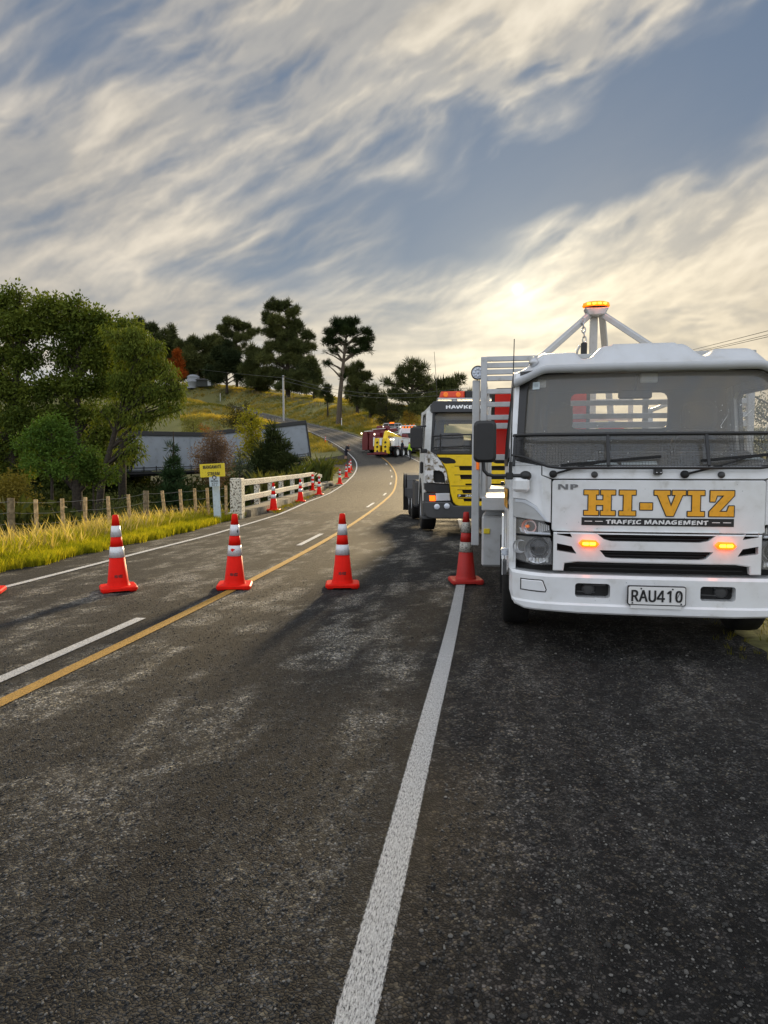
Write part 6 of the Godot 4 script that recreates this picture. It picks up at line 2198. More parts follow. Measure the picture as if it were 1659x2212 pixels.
func cab_inside(t: Node3D) -> void:
	var st := mb()
	box(st, Vector3(0, 0.95, -0.95), Vector3(1.86, 0.06, 1.35))
	box(st, Vector3(0, 1.15, -0.30), Vector3(1.78, 0.30, 0.12))
	obj("cab_floor", st, M.interior, t)
	st = mb()
	slab(st, pv([-0.90, 0.95, 0.90, 0.95, 0.90, 2.02, -0.90, 2.02]), -1.58, -1.64, 0.0, flat, 0.2, true, [rr(-0.42, 1.665, 0.42, 1.985, 0.06)])
	obj("rear_wall", st, M.interior, t)
	st = mb()
	slab(st, rr(-0.42, 1.665, 0.42, 1.985, 0.06), -1.60, -1.604, 0.0, flat, 0.0, false)
	obj("rear_window", st, M.glass, t)
	st = mb()
	for k in 14:
		var z := -0.44 - k * 0.085
		box(st, Vector3(0, 2.01, z), Vector3(1.76, 0.02, 0.086))
	obj("headliner", st, M.headliner, t)
	st = mb()
	slab(st, rr(-0.86, 1.20, 0.86, 1.34, 0.04), -0.16, -0.62, 0.03, func(v): return v - Vector3(0, 0, bz(v.x) * 0.8), 0.15)
	slab(st, rr(0.22, 1.30, 0.70, 1.44, 0.05), -0.30, -0.60, 0.03)
	box(st, Vector3(-0.1, 1.38, -0.48), Vector3(0.5, 0.12, 0.2), 0.02)
	obj("dashboard", st, M.interior, t)
	st = mb()
	for q in [[-0.30, 1.352, 0.20, 0.10, 0.2], [-0.05, 1.352, 0.24, 0.07, -0.1], [0.66, 1.40, 0.22, 0.14, 0.5]]:
		box(st, Vector3(q[0], q[1], -0.36), Vector3(q[2], 0.006, q[3]), 0.0, Basis(Vector3.UP, q[4]) * Basis(Vector3.RIGHT, 0.35))
	obj("papers", st, M.sign_blue_white, t)
	for s in [-1.0, 1.0]:
		st = mb()
		slab(st, rr(s * 0.54 - 0.25, 1.08, s * 0.54 + 0.25, 1.64, 0.1), -1.12, -1.28, 0.05)
		box(st, Vector3(s * 0.47, 1.12, -0.95), Vector3(0.5, 0.16, 0.5), 0.05)
		obj("seat", st, M.seat_cloth, t)
		st = mb()
		slab(st, rr(s * 0.57 - 0.13, 1.62, s * 0.57 + 0.13, 1.86, 0.07), -1.12, -1.24, 0.04)
		obj("headrest", st, M.seat_cloth, t)
	st = mb()
	var c := Vector3(0.45, 1.46, -0.66)
	var pts := []
	for k in 25: pts.append(c + Vector3(cos(TAU * k / 24.0) * 0.21, sin(TAU * k / 24.0) * 0.15, -sin(TAU * k / 24.0) * 0.14))
	tube(st, pts, 0.014, -1, 6)
	bar(st, c - Vector3(0.2, 0, 0), c + Vector3(0.2, 0, 0), 0.04, 0.02)
	tube(st, [c, c + Vector3(0, -0.18, 0.14)], 0.03, -1, 8)
	obj("steering_wheel", st, M.black_plastic, t)
	st = mb()
	box(st, Vector3(-0.06, 1.86, -0.52), Vector3(0.24, 0.065, 0.03), 0.012)
	bar(st, Vector3(-0.06, 1.88, -0.52), Vector3(-0.06, 2.0, -0.45), 0.015, 0.015)
	obj("inside_mirror", st, M.black_plastic, t)
	st = mb()
	box(st, Vector3(0.02, 1.97, -0.44), Vector3(0.12, 0.07, 0.03), 0.008)
	box(st, Vector3(-0.74, 1.94, -0.42), Vector3(0.06, 0.06, 0.02), 0.006)
	obj("toll_tag", st, M.dirty_white, t)

func running_gear(t: Node3D) -> void:
	var st := mb()
	for s in [-1.0, 1.0]: box(st, Vector3(s * 0.42, 0.68, -3.2), Vector3(0.09, 0.2, 6.0), 0.01)
	box(st, Vector3(0, 0.42, -1.1), Vector3(1.5, 0.12, 0.14), 0.02)
	box(st, Vector3(0, 0.6, -1.0), Vector3(0.8, 0.36, 0.9), 0.04)
	tube(st, [Vector3(-0.8, 0.42, -4.3), Vector3(0.8, 0.42, -4.3)], 0.09, -1, 10)
	ball(st, Vector3(0, 0.42, -4.3), Vector3.ONE * 0.18, 12, 8)
	obj("chassis", st, M.black_matt, t)
	for s in [-1.0, 1.0]:
		var w := wheel(0.40, 0.22, M.rubber, M.steel)
		put(w, "wheel", t)
		w.position = Vector3(s * 0.90, 0.40, -1.12)
		w.rotation.y = 0.0 if s > 0 else PI
		for x in [0.93, 0.67]:
			var r := w.duplicate()
			put(r, "wheel", t)
			r.position = Vector3(s * x, 0.40, -4.3)
		st = mb()
		box(st, Vector3(s * 0.88, 0.42, -1.66), Vector3(0.30, 0.55, 0.02), 0.004)
		obj("mud_flap", st, M.rubber, t)
		st = mb()
		tube(st, [Vector3(s * 0.92, 0.62, -0.62), Vector3(s * 0.92, 0.86, -0.85), Vector3(s * 0.92, 0.92, -1.12), Vector3(s * 0.92, 0.86, -1.4), Vector3(s * 0.92, 0.6, -1.62)], 0.06, -1, 8)
		obj("mudguard", st, M.black_matt, t)

func tray(t: Node3D) -> void:
	var st := mb()
	box(st, Vector3(0, 0.97, -4.05), Vector3(2.42, 0.13, 4.4), 0.01)
	obj("deck", st, M.grey_paint, t)
	for k in 9:  # cross bearers
		st = mb()
		box(st, Vector3(0, 0.87, -2.1 - k * 0.48), Vector3(2.36, 0.09, 0.06), 0.005)
		obj("cross_bearer", st, M.grey_paint, t)
	for s in [-1.0, 1.0]:
		st = mb()
		box(st, Vector3(s * 0.98, 0.60, -2.25), Vector3(0.46, 0.50, 0.62), 0.02)
		obj("tool_box", st, M.grey_paint, t)
		st = mb()
		box(st, Vector3(s * 0.98, 0.60, -5.4), Vector3(0.46, 0.46, 0.9), 0.02)
		obj("tool_box", st, M.grey_paint, t)
		for k in 3:
			st = mb()
			box(st, Vector3(s * 1.215, 1.25, -2.6 - k * 1.44), Vector3(0.035, 0.42, 1.40), 0.006)
			obj("drop_side", st, M.grey_paint, t)
			st = mb()
			for z in [-0.5, 0.5]: box(st, Vector3(s * 1.245, 1.08, -2.6 - k * 1.44 + z), Vector3(0.04, 0.12, 0.05), 0.006)
			obj("latch", st, M.steel, t)
		for z in [-1.93, -3.3, -4.75, -6.2]:
			st = mb()
			box(st, Vector3(s * 1.20, 1.62 if z < -2.0 else 1.70, z), Vector3(0.06, 1.2 if z < -2.0 else 1.36, 0.06), 0.006)
			obj("stake", st, M.grey_paint, t)
		for y in [1.62, 1.90, 2.18]:
			st = mb()
			box(st, Vector3(s * 1.20, y, -4.06), Vector3(0.045, 0.05, 4.24), 0.005)
			obj("side_rail", st, M.grey_paint, t)
	# headboard of slats
	for k in 10:
		st = mb()
		var y := 2.36 - k * 0.062
		if k in [4, 6, 8]: continue
		box(st, Vector3(0, y, -1.93), Vector3(2.36, 0.048, 0.03), 0.004)
		obj("headboard_slat", st, M.grey_paint, t)
	for y in [1.72, 1.42]:
		st = mb()
		box(st, Vector3(0, y, -1.93), Vector3(2.36, 0.055, 0.04), 0.004)
		obj("headboard_rail", st, M.grey_paint, t)
	for x in [-0.72, 0.30]:
		st = mb()
		box(st, Vector3(x, 1.70, -1.975), Vector3(0.05, 1.34, 0.045), 0.004)
		obj("headboard_post", st, M.grey_paint, t)
	# corner post with a round work lamp
	st = mb()
	box(st, Vector3(-1.275, 1.36, -2.02), Vector3(0.075, 1.62, 0.06), 0.008)
	obj("lamp_post", st, M.grey_paint, t)
	st = mb()
	lathe(st, [Vector2(0, -0.05), Vector2(0.05, -0.05), Vector2(0.068, -0.02), Vector2(0.068, 0.03), Vector2(0.058, 0.035)], 18, Transform3D(Basis(Vector3.RIGHT, PI / 2), Vector3(-1.26, 2.24, -2.0)))
	obj("work_lamp", st, M.black_plastic, t)
	st = mb()
	for k in 9: ball(st, Vector3(-1.26 + (0.036 * cos(TAU * k / 8.0) if k < 8 else 0.0), 2.24 + (0.036 * sin(TAU * k / 8.0) if k < 8 else 0.0), -1.965), Vector3(0.013, 0.013, 0.006), 8, 4)
	lathe(st, [Vector2(0.0, 0.028), Vector2(0.058, 0.028)], 18, Transform3D(Basis(Vector3.RIGHT, PI / 2), Vector3(-1.26, 2.24, -2.0)))
	obj("work_lamp_face", st, M.lens_clear, t)
	st = mb()
	box(st, Vector3(-1.255, 1.36, -1.985), Vector3(0.03, 0.12, 0.02), 0.004)
	obj("amber_reflector", st, M.amber_dull, t)
	st = mb()
	box(st, Vector3(-1.16, 0.70, -1.935), Vector3(0.06, 0.05, 0.02), 0.004)
	obj("yellow_reflector", st, M.sign_yellow, t)
	# lifting frame: legs, post, beacon, chain
	var apex := Vector3(-0.085, 2.89, -2.6)
	for q in [Vector3(-0.74, 2.30, -1.98), Vector3(0.55, 2.30, -1.98), Vector3(0.34, 1.04, -3.7)]:
		st = mb()
		bar(st, apex + Vector3(signf(q.x) * 0.06, 0, 0), q, 0.062, 0.055, 0.008)
		obj("frame_leg", st, M.grey_paint, t)
	st = mb()
	bar(st, Vector3(-0.10, 1.03, -2.7), apex + Vector3(-0.01, -0.02, -0.08), 0.075, 0.075, 0.008, Vector3.BACK)
	obj("frame_post", st, M.grey_paint, t)
	st = mb()
	slab(st, pv([-0.19, 2.925, -0.165, 2.87, 0.0, 2.87, 0.025, 2.925, 0.035, 2.945, -0.20, 2.945]), -2.53, -2.68, 0.01)
	obj("frame_head", st, M.grey_paint, t)
	var bc := Node3D.new()
	put(bc, "beacon_lamp", t)
	st = mb()
	var oval := Transform3D(Basis.from_scale(Vector3(1.0, 1.0, 0.6)), Vector3(-0.085, 2.95, -2.6))
	lathe(st, [Vector2(0, 0), Vector2(0.10, 0.0), Vector2(0.12, 0.012)], 26, oval)
	obj("beacon_base", st, M.black_plastic, bc)
	st = mb()
	lathe(st, [Vector2(0.132, 0.012), Vector2(0.138, 0.02), Vector2(0.130, 0.05), Vector2(0.10, 0.062), Vector2(0, 0.066)], 26, oval)
	obj("beacon_dome", st, M.amber_lit, bc)
	for k in 4:
		st = mb()
		box(st, Vector3(-0.085 - 0.078 + k * 0.052, 2.984, -2.6 + 0.083 - 0.012 * absf(k - 1.5)), Vector3(0.036, 0.018, 0.012), 0.004)
		obj("beacon_core", st, M.amber_core, bc)
	lamp_omni(bc, Vector3(-0.085, 2.985, -2.49), 0.004)
	for k in 5:
		st = mb()
		var c := Vector3(-0.228 + 0.004 * k, 2.80 - k * 0.047, -2.45)
		var pts := []
		for i in 13:
			var a := TAU * i / 12.0
			pts.append(c + Basis(Vector3.UP, PI / 2 if k % 2 else 0.0) * Vector3(cos(a) * 0.018, sin(a) * 0.031, 0))
		tube(st, pts, 0.007, -1, 6)
		obj("chain_link", st, M.steel, t)
	st = mb()
	box(st, Vector3(-0.215, 2.51, -2.45), Vector3(0.06, 0.14, 0.05), 0.01)
	obj("hook_block", st, M.black_plastic, t)
	st = mb()
	tube(st, [Vector3(-0.255, 2.55, -2.45), Vector3(-0.28, 2.50, -2.45), Vector3(-0.285, 2.44, -2.45), Vector3(-0.25, 2.42, -2.45)], 0.012, -1, 6)
	obj("hook", st, M.steel, t)
	# boards and frames standing on the tray behind the cab: things of their own
	var b := Basis(Vector3.UP, t.rotation.y)
	var put_at := func(called: String, label: String, cat: String, p: Vector3, g := "") -> Node3D:
		return thing(called, label, cat, t.position + b * p, t.rotation.y, g)
	var r: Node3D = put_at.call("road_sign_board", "big red board with a black border standing behind the white cab", "road sign", Vector3(-0.66, 1.04, -2.08))
	st = mb()
	slab(st, rr(-0.47, 0.32, 0.47, 1.06, 0.06), 0.0, -0.02, 0.003)
	obj("border", st, M.black_plastic, r)
	st = mb()
	slab(st, rr(-0.435, 0.355, 0.435, 1.025, 0.04), 0.003, -0.004, 0.0)
	obj("panel", st, M.sign_red, r)
	st = mb()
	for y in [0.62, 0.74, 0.86]: box(st, Vector3(0.24, y, 0.005), Vector3(0.14, 0.035, 0.003))
	box(st, Vector3(0.16, 0.74, 0.005), Vector3(0.045, 0.275, 0.003))
	obj("lettering", st, M.text_black, r)
	r = put_at.call("sign_frame", "white metal sign frame seen through the cab's rear window", "sign frame", Vector3(0.05, 1.04, -2.5))
	st = mb()
	for y in [0.95, 0.78, 0.60]: box(st, Vector3(0, y, 0), Vector3(0.46, 0.045, 0.03), 0.004)
	for x in [-0.21, 0.21]: box(st, Vector3(x, 0.5, 0), Vector3(0.045, 1.0, 0.03), 0.004)
	obj("frame", st, M.dirty_white, r)
	r = put_at.call("small_red_board", "small red board right of the big one, seen through the cab's rear window", "road sign", Vector3(0.03, 1.04, -2.2))
	st = mb()
	slab(st, rr(-0.12, 0.3, 0.12, 0.68, 0.02), 0.0, -0.02, 0.003)
	obj("panel", st, M.sign_red, r)
	st = mb()
	bar(st, Vector3(-0.02, 0.42, 0.003), Vector3(0.0, 0.58, 0.003), 0.05, 0.004, 0.0, Vector3.BACK)
	obj("mark", st, M.text_black, r)
# ---------------------------------------------------------------- the yellow-fronted tractor unit behind
func c4(list: Array) -> Array:
	var out := []
	for i in range(0, list.size(), 2):
		out.append(Vector2((list[i] - 1098.4) / 592.6, 1.32 - (list[i + 1] - 1306.0) / 592.6))
	return out

func front2(v: Vector3) -> Vector3:
	var c := maxf(0.0, absf(v.x) - 0.98)
	return Vector3(v.x * (1.0 - 0.05 * smoothstep(1.6, 2.6, v.y)), v.y, v.z - 0.03 * v.x * v.x - 1.9 * c * c - maxf(0.0, v.y - 1.55) * 0.16)

func side2(v: Vector3) -> Vector3:
	return Vector3(-(1.235 + v.z - 0.06 * smoothstep(1.6, 2.6, v.y)), v.y, v.x)

func side2r(v: Vector3) -> Vector3:
	return Vector3(1.235 + v.z - 0.06 * smoothstep(1.6, 2.6, v.y), v.y, -v.x)

func make_second_truck() -> void:
	var o := at(1057, 1010, 13.4)
	o.y = ground(o.x, o.z)
	var t := thing("tractor_truck", "white and yellow fronted tractor truck with a black sun visor and red light bar", "truck", o, 0.016)
	var st := mb()
	slab(st, rr(-1.2, 0.5, 1.2, 1.66, 0.05), -0.03, -0.4, 0.0, front2, 0.12)
	obj("front_bulkhead", st, M.slot_dark, t)
	var wing := c4([388, 1098, 490, 1160, 545, 1232, 600, 1330, 640, 1494, 405, 1480, 372, 1440, 366, 1200])
	var vent := c4([460, 1350, 480, 1335, 560, 1350, 585, 1385, 600, 1478, 478, 1478, 463, 1450])
	var yellow := [[500, 1160, 553, 1232, 608, 1330, 646, 1490, 660, 1600, 690, 1700, 720, 1732, 765, 1745], [1432, 1745, 1477, 1732, 1507, 1700, 1537, 1600, 1551, 1490, 1589, 1330, 1644, 1232, 1697, 1160]]
	var yp := c4(yellow[0] + yellow[1])
	var slots := []
	for q in [[750, 1292, 1338], [762, 1392, 1440], [820, 1488, 1508], [788, 1560, 1602], [802, 1660, 1692]]:
		slots.append(c4([q[0], q[1] + 6, q[0] + 10, q[1], 2187 - q[0], q[1], 2197 - q[0], q[1] + 6, 2185 - q[0], q[2], q[0] + 12, q[2]]))
	st = mb()
	slab(st, yp, 0.02, -0.05, 0.01, front2, 0.08, false, slots)
	obj("yellow_grille", st, M.yellow_paint, t)
	st = mb()
	for q in [[660, 1512], [700, 1286], [700, 1386], [735, 1556], [740, 1655]]:
		slab(st, c4([q[0], q[1], 2197 - q[0], q[1], 2197 - q[0], q[1] + 7, q[0], q[1] + 7]), 0.0215, 0.01, 0.0, front2, 0.1, false)
	obj("panel_gap", st, M.slot_dark, t)
	for s in [-1, 1]:
		var m := func(p: Array) -> Array: return mirrored(p) if s > 0 else p
		st = mb()
		slab(st, m.call(wing), 0.018, -0.06, 0.01, front2, 0.06, false, [m.call(vent)])
		obj("corner_panel", st, M.splattered, t)
		st = mb()
		slab(st, m.call(c4([515, 1188, 640, 1192, 700, 1215, 718, 1245, 700, 1258, 600, 1262, 575, 1255])), 0.023, 0.0, 0.003, front2, 0.06, false)
		obj("upper_vent", st, M.slot_dark, t)
		st = mb()
		slab(st, m.call(c4([362, 1480, 405, 1484, 640, 1500, 655, 1592, 400, 1592, 362, 1560])), 0.0, -0.1, 0.01, front2, 0.06, false)
		obj("lamp_brow", st, M.black_plastic, t)
		var lp := Node3D.new()
		put(lp, "head_lamp", t)
		st = mb()
		slab(st, m.call(c4([360, 1598, 650, 1594, 660, 1690, 362, 1694])), -0.02, -0.12, 0.0, front2, 0.06)
		obj("lamp_back", st, M.grey_plastic, lp)
		st = mb()
		slab(st, m.call(c4([488, 1600, 645, 1597, 655, 1684, 492, 1688])), 0.012, -0.02, 0.006, front2, 0.06, false)
		obj("lamp_lens", st, M.reflector, lp)
		st = mb()
		slab(st, m.call(c4([418, 1628, 482, 1628, 486, 1688, 424, 1690])), 0.012, -0.02, 0.006, front2, 0.06, false)
		obj("indicator_lamp", st, M.amber_lit, lp)
		st = mb()
		for q in [[500, 1752], [613, 1745]]:
			var c: Vector2 = m.call(c4(q))[0]
			lathe(st, [Vector2(0.055, 0), Vector2(0.055, 0.015), Vector2(0.04, 0.025), Vector2(0, 0.03)], 18, Transform3D(Basis(Vector3.RIGHT, PI / 2), front2(Vector3(c.x, c.y, 0.055))))
		obj("fog_lamp", st, M.lens_clear, lp)
		# pillar, side, window, mirror
		st = mb()
		slab(st, m.call(pv([-1.245, 1.62, -1.12, 1.60, -1.12, 2.40, -1.245, 2.42])), 0.0, -0.1, 0.01, front2, 0.05, false)
		obj("pillar", st, M.dirty_white, t)
		var fn := side2 if s < 0 else side2r
		var hole: Array = m.call(pv([-0.42, 1.66, -0.50, 2.28, -0.62, 2.36, -1.25, 2.38, -1.30, 1.66]))
		var arch := []
		for k in 13:
			var a := lerpf(0.1, PI - 0.1, k / 12.0)
			arch.append(Vector2(-1.40 - cos(a) * 0.66, 0.45 + sin(a) * 0.66))
		st = mb()
		slab(st, m.call(pv([-0.16, 0.85, -0.16, 1.60, -0.32, 2.46, -2.0, 2.52, -2.05, 0.52]) + arch), 0.0, -0.06, 0.01, fn, 0.1, true, [hole])
		obj("cab_side", st, M.dirty_white, t)
		st = mb()
		slab(st, hole, -0.02, -0.025, 0.0, fn, 0.1, false)
		obj("side_window", st, M.glass, t)
		st = mb()
		slab(st, m.call(inset(pv([-0.42, 1.66, -0.50, 2.28, -0.62, 2.36, -1.25, 2.38, -1.30, 1.66]), -0.04)), 0.006, -0.02, 0.003, fn, 0.1, true, [hole])
		obj("window_seal", st, M.black_plastic, t)
		st = mb()
		slab(st, rr(s * 1.41 - 0.115, 1.68, s * 1.41 + 0.115, 2.09, 0.04), 0.06, -0.04, 0.02)
		obj("mirror", st, M.black_plastic, t)
		st = mb()
		tube(st, [Vector3(s * 1.22, 2.12, -0.12), Vector3(s * 1.40, 2.10, -0.02), Vector3(s * 1.42, 2.04, 0.0)], 0.022, -1, 6)
		box(st, Vector3(s * 1.26, 1.64, -0.02), Vector3(0.13, 0.08, 0.1), 0.02)
		obj("mirror_arm", st, M.black_plastic, t)
		st = mb()
		box(st, Vector3(s * 1.27, 1.32, -0.55), Vector3(0.06, 0.24, 0.10), 0.02)
		obj("grab_handle", st, M.black_plastic, t)
		st = mb()
		box(st, Vector3(s * 1.17, 0.50, -0.42), Vector3(0.2, 0.30, 0.5), 0.03)
		box(st, Vector3(s * 1.19, 0.34, -0.30), Vector3(0.22, 0.05, 0.36), 0.01)
		obj("cab_step", st, M.grey_plastic, t)
		# wheels, mudguards, side box
		var w := wheel(0.52, 0.3, M.rubber, M.steel, 10)
		put(w, "wheel", t)
		w.position = Vector3(s * 1.08, 0.52, -1.4)
		w.rotation.y = 0.0 if s > 0 else PI
		for z in [-4.6, -5.9]:
			var r := w.duplicate()
			put(r, "wheel", t)
			r.position = Vector3(s * 1.1, 0.52, z)
			st = mb()
			var pts := []
			for k in 9:
				var a := PI * k / 8.0
				pts.append(Vector3(s * 1.1, 0.55 + sin(a) * 0.62, z + cos(a) * 0.62))
			for k in 8:
				bar(st, pts[k], pts[k + 1], 0.56, 0.02, 0.0, Vector3(0, 1, 0.01))
			obj("mudguard", st, M.grey_plastic, t)
		st = mb()
		box(st, Vector3(s * 1.12, 0.45, -6.62), Vector3(0.5, 0.7, 0.02))
		obj("mud_flap", st, M.rubber, t)
		st = mb()
		box(st, Vector3(s * 1.05, 0.72, -2.95), Vector3(0.46, 0.62, 1.1), 0.05)
		for z in [-2.7, -3.2]: box(st, Vector3(s * 1.05, 0.72, z), Vector3(0.475, 0.63, 0.04), 0.01)
		obj("fuel_tank", st, M.grey_plastic, t)
	# bumper
	st = mb()
	slab(st, pv([-1.245, 0.66, -1.245, 0.44, -1.2, 0.36, -1.1, 0.335, 1.1, 0.335, 1.2, 0.36, 1.245, 0.44, 1.245, 0.66, 0.75, 0.66, 0.68, 0.585, -0.68, 0.585, -0.75, 0.66]), 0.05, -0.3, 0.02, front2, 0.08)
	obj("bumper", st, M.grey_plastic, t)
	st = mb()
	slab(st, c4([735, 1610, 900, 1608, 900, 1644, 735, 1646]), 0.028, 0.0, 0.004, front2, 0.1, false)
	obj("badge_plate", st, M.text_black, t)
	text("badge_text", "P", 0.04, 0.042, Vector3(-0.571, 0.779, 0.0292), t, M.text_white, 0.9, 0.0, false, front2)
	text("badge_text", "20", 0.12, 0.042, Vector3(-0.40, 0.781, 0.0292), t, M.text_white, 0.9, 0.0, false, front2)
	# windscreen, visor, roof
	var pane := rr(-1.08, 1.64, 1.08, 2.37, 0.07)
	st = mb()
	slab(st, pv([-1.14, 1.58, 1.14, 1.58, 1.14, 2.42, -1.14, 2.42]), 0.0, -0.06, 0.006, front2, 0.1, true, [pane])
	obj("windscreen_surround", st, M.black_plastic, t)
	st = mb()
	slab(st, pane, -0.02, -0.024, 0.0, front2, 0.1, false)
	obj("windscreen", st, M.glass, t)
	st = mb()
	slab(st, pv([-1.17, 2.375, 1.17, 2.375, 1.19, 2.52, 1.12, 2.60, -1.12, 2.60, -1.19, 2.52]), 0.16, 0.12, 0.01, func(v): return front2(v) + Vector3(0, 0, -(v.y - 2.37) * 0.35), 0.1)
	obj("sun_visor", st, M.black_plastic, t)
	text("visor_text", "HAWKES BAY TOWING", 1.62, 0.085, Vector3(-0.07, 2.485, 0.1625), t, M.text_white, 1.0, 0.25, false, func(v): return front2(v) + Vector3(0, 0, -(v.y - 2.37) * 0.35))
	st = mb()
	slab(st, pv([-1.16, 2.36, 1.16, 2.36, 1.16, 2.56, 1.05, 2.62, -1.05, 2.62, -1.16, 2.56]), -0.05, -1.9, 0.06, front2, 0.2)
	obj("roof", st, M.dirty_white, t)
	st = mb()
	box(st, Vector3(0, 1.2, -1.0), Vector3(2.3, 0.06, 1.8))
	slab(st, rr(-1.1, 1.25, 1.1, 1.66, 0.05), -0.25, -0.7, 0.04)
	for s in [-1.0, 1.0]:
		slab(st, rr(s * 0.6 - 0.27, 1.3, s * 0.6 + 0.27, 2.05, 0.1), -1.25, -1.4, 0.04)
	obj("interior", st, M.seat_cloth, t)
	st = mb()
	slab(st, pv([-1.18, 1.0, 1.18, 1.0, 1.18, 2.5, -1.18, 2.5]), -1.95, -2.02, 0.0, flat, 0.2, true, [rr(-0.68, 1.92, 0.68, 2.28, 0.05)])
	obj("rear_wall", st, M.interior, t)
	st = mb()
	for y in [1.92, 1.70]: tube(st, [Vector3(-1.1, y, 0.0), Vector3(-0.5, y + 0.03, 0.06), Vector3(0.5, y + 0.03, 0.06), Vector3(1.1, y, 0.0)], 0.016, -1, 6)
	for x in [-0.95, -0.35, 0.35, 0.95]: bar(st, Vector3(x, 1.62, 0.03), Vector3(x, 1.96, 0.05), 0.03, 0.02, 0.0, Vector3.BACK)
	obj("stone_guard", st, M.black_plastic, t)
	# light bar and aerial
	var lb := Node3D.new()
	put(lb, "light_bar", t)
	st = mb()
	box(st, Vector3(0, 2.69, -0.7), Vector3(1.9, 0.035, 0.3), 0.01)
	for x in [-0.6, 0.6]: box(st, Vector3(x, 2.645, -0.7), Vector3(0.1, 0.09, 0.2), 0.01)
	obj("bar_base", st, M.steel, lb)
	for q in [[-0.66, 0.47], [0.66, 0.47]]:
		st = mb()
		slab(st, pv([q[0] - 0.25, 2.71, q[0] + 0.25, 2.71, q[0] + 0.25, 2.845, q[0] - 0.22, 2.835]), -0.58, -0.82, 0.02)
		obj("red_lens", st, M.lens_red, lb)
		for x in [-0.13, 0.12]:
			st = mb()
			lathe(st, [Vector2(0.0, 0.0), Vector2(0.045, 0.0), Vector2(0.05, 0.02), Vector2(0.03, 0.024), Vector2(0.0, 0.01)], 16, Transform3D(Basis(Vector3.RIGHT, PI / 2), Vector3(q[0] + x, 2.772, -0.588)))
			obj("lamp_core", st, M.amber_dull, lb)
	st = mb()
	slab(st, pv([-0.40, 2.71, 0.40, 2.71, 0.40, 2.85, -0.40, 2.85]), -0.6, -0.8, 0.015)
	obj("bar_centre", st, M.black_plastic, lb)
	st = mb()
	tube(st, [Vector3(-0.95, 2.58, -0.6), Vector3(-0.955, 2.66, -0.6)], 0.015, -1, 6)
	tube(st, [Vector3(-0.955, 2.66, -0.6), Vector3(-0.98, 3.1, -0.6), Vector3(-1.02, 3.62, -0.6)], 0.006, 0.004, 5)
	obj("aerial", st, M.black_plastic, t)
	st = mb()
	for s in [-1.0, 1.0]: box(st, Vector3(s * 0.42, 0.85, -3.9), Vector3(0.09, 0.28, 5.6), 0.01)
	box(st, Vector3(0, 0.6, -1.2), Vector3(1.0, 0.6, 1.6), 0.04)
	for z in [-1.4, -4.6, -5.9]: tube(st, [Vector3(-1.0, 0.52, z), Vector3(1.0, 0.52, z)], 0.08, -1, 8)
	box(st, Vector3(0, 1.05, -5.2), Vector3(0.9, 0.1, 0.9), 0.03)
	obj("chassis", st, M.black_matt, t)

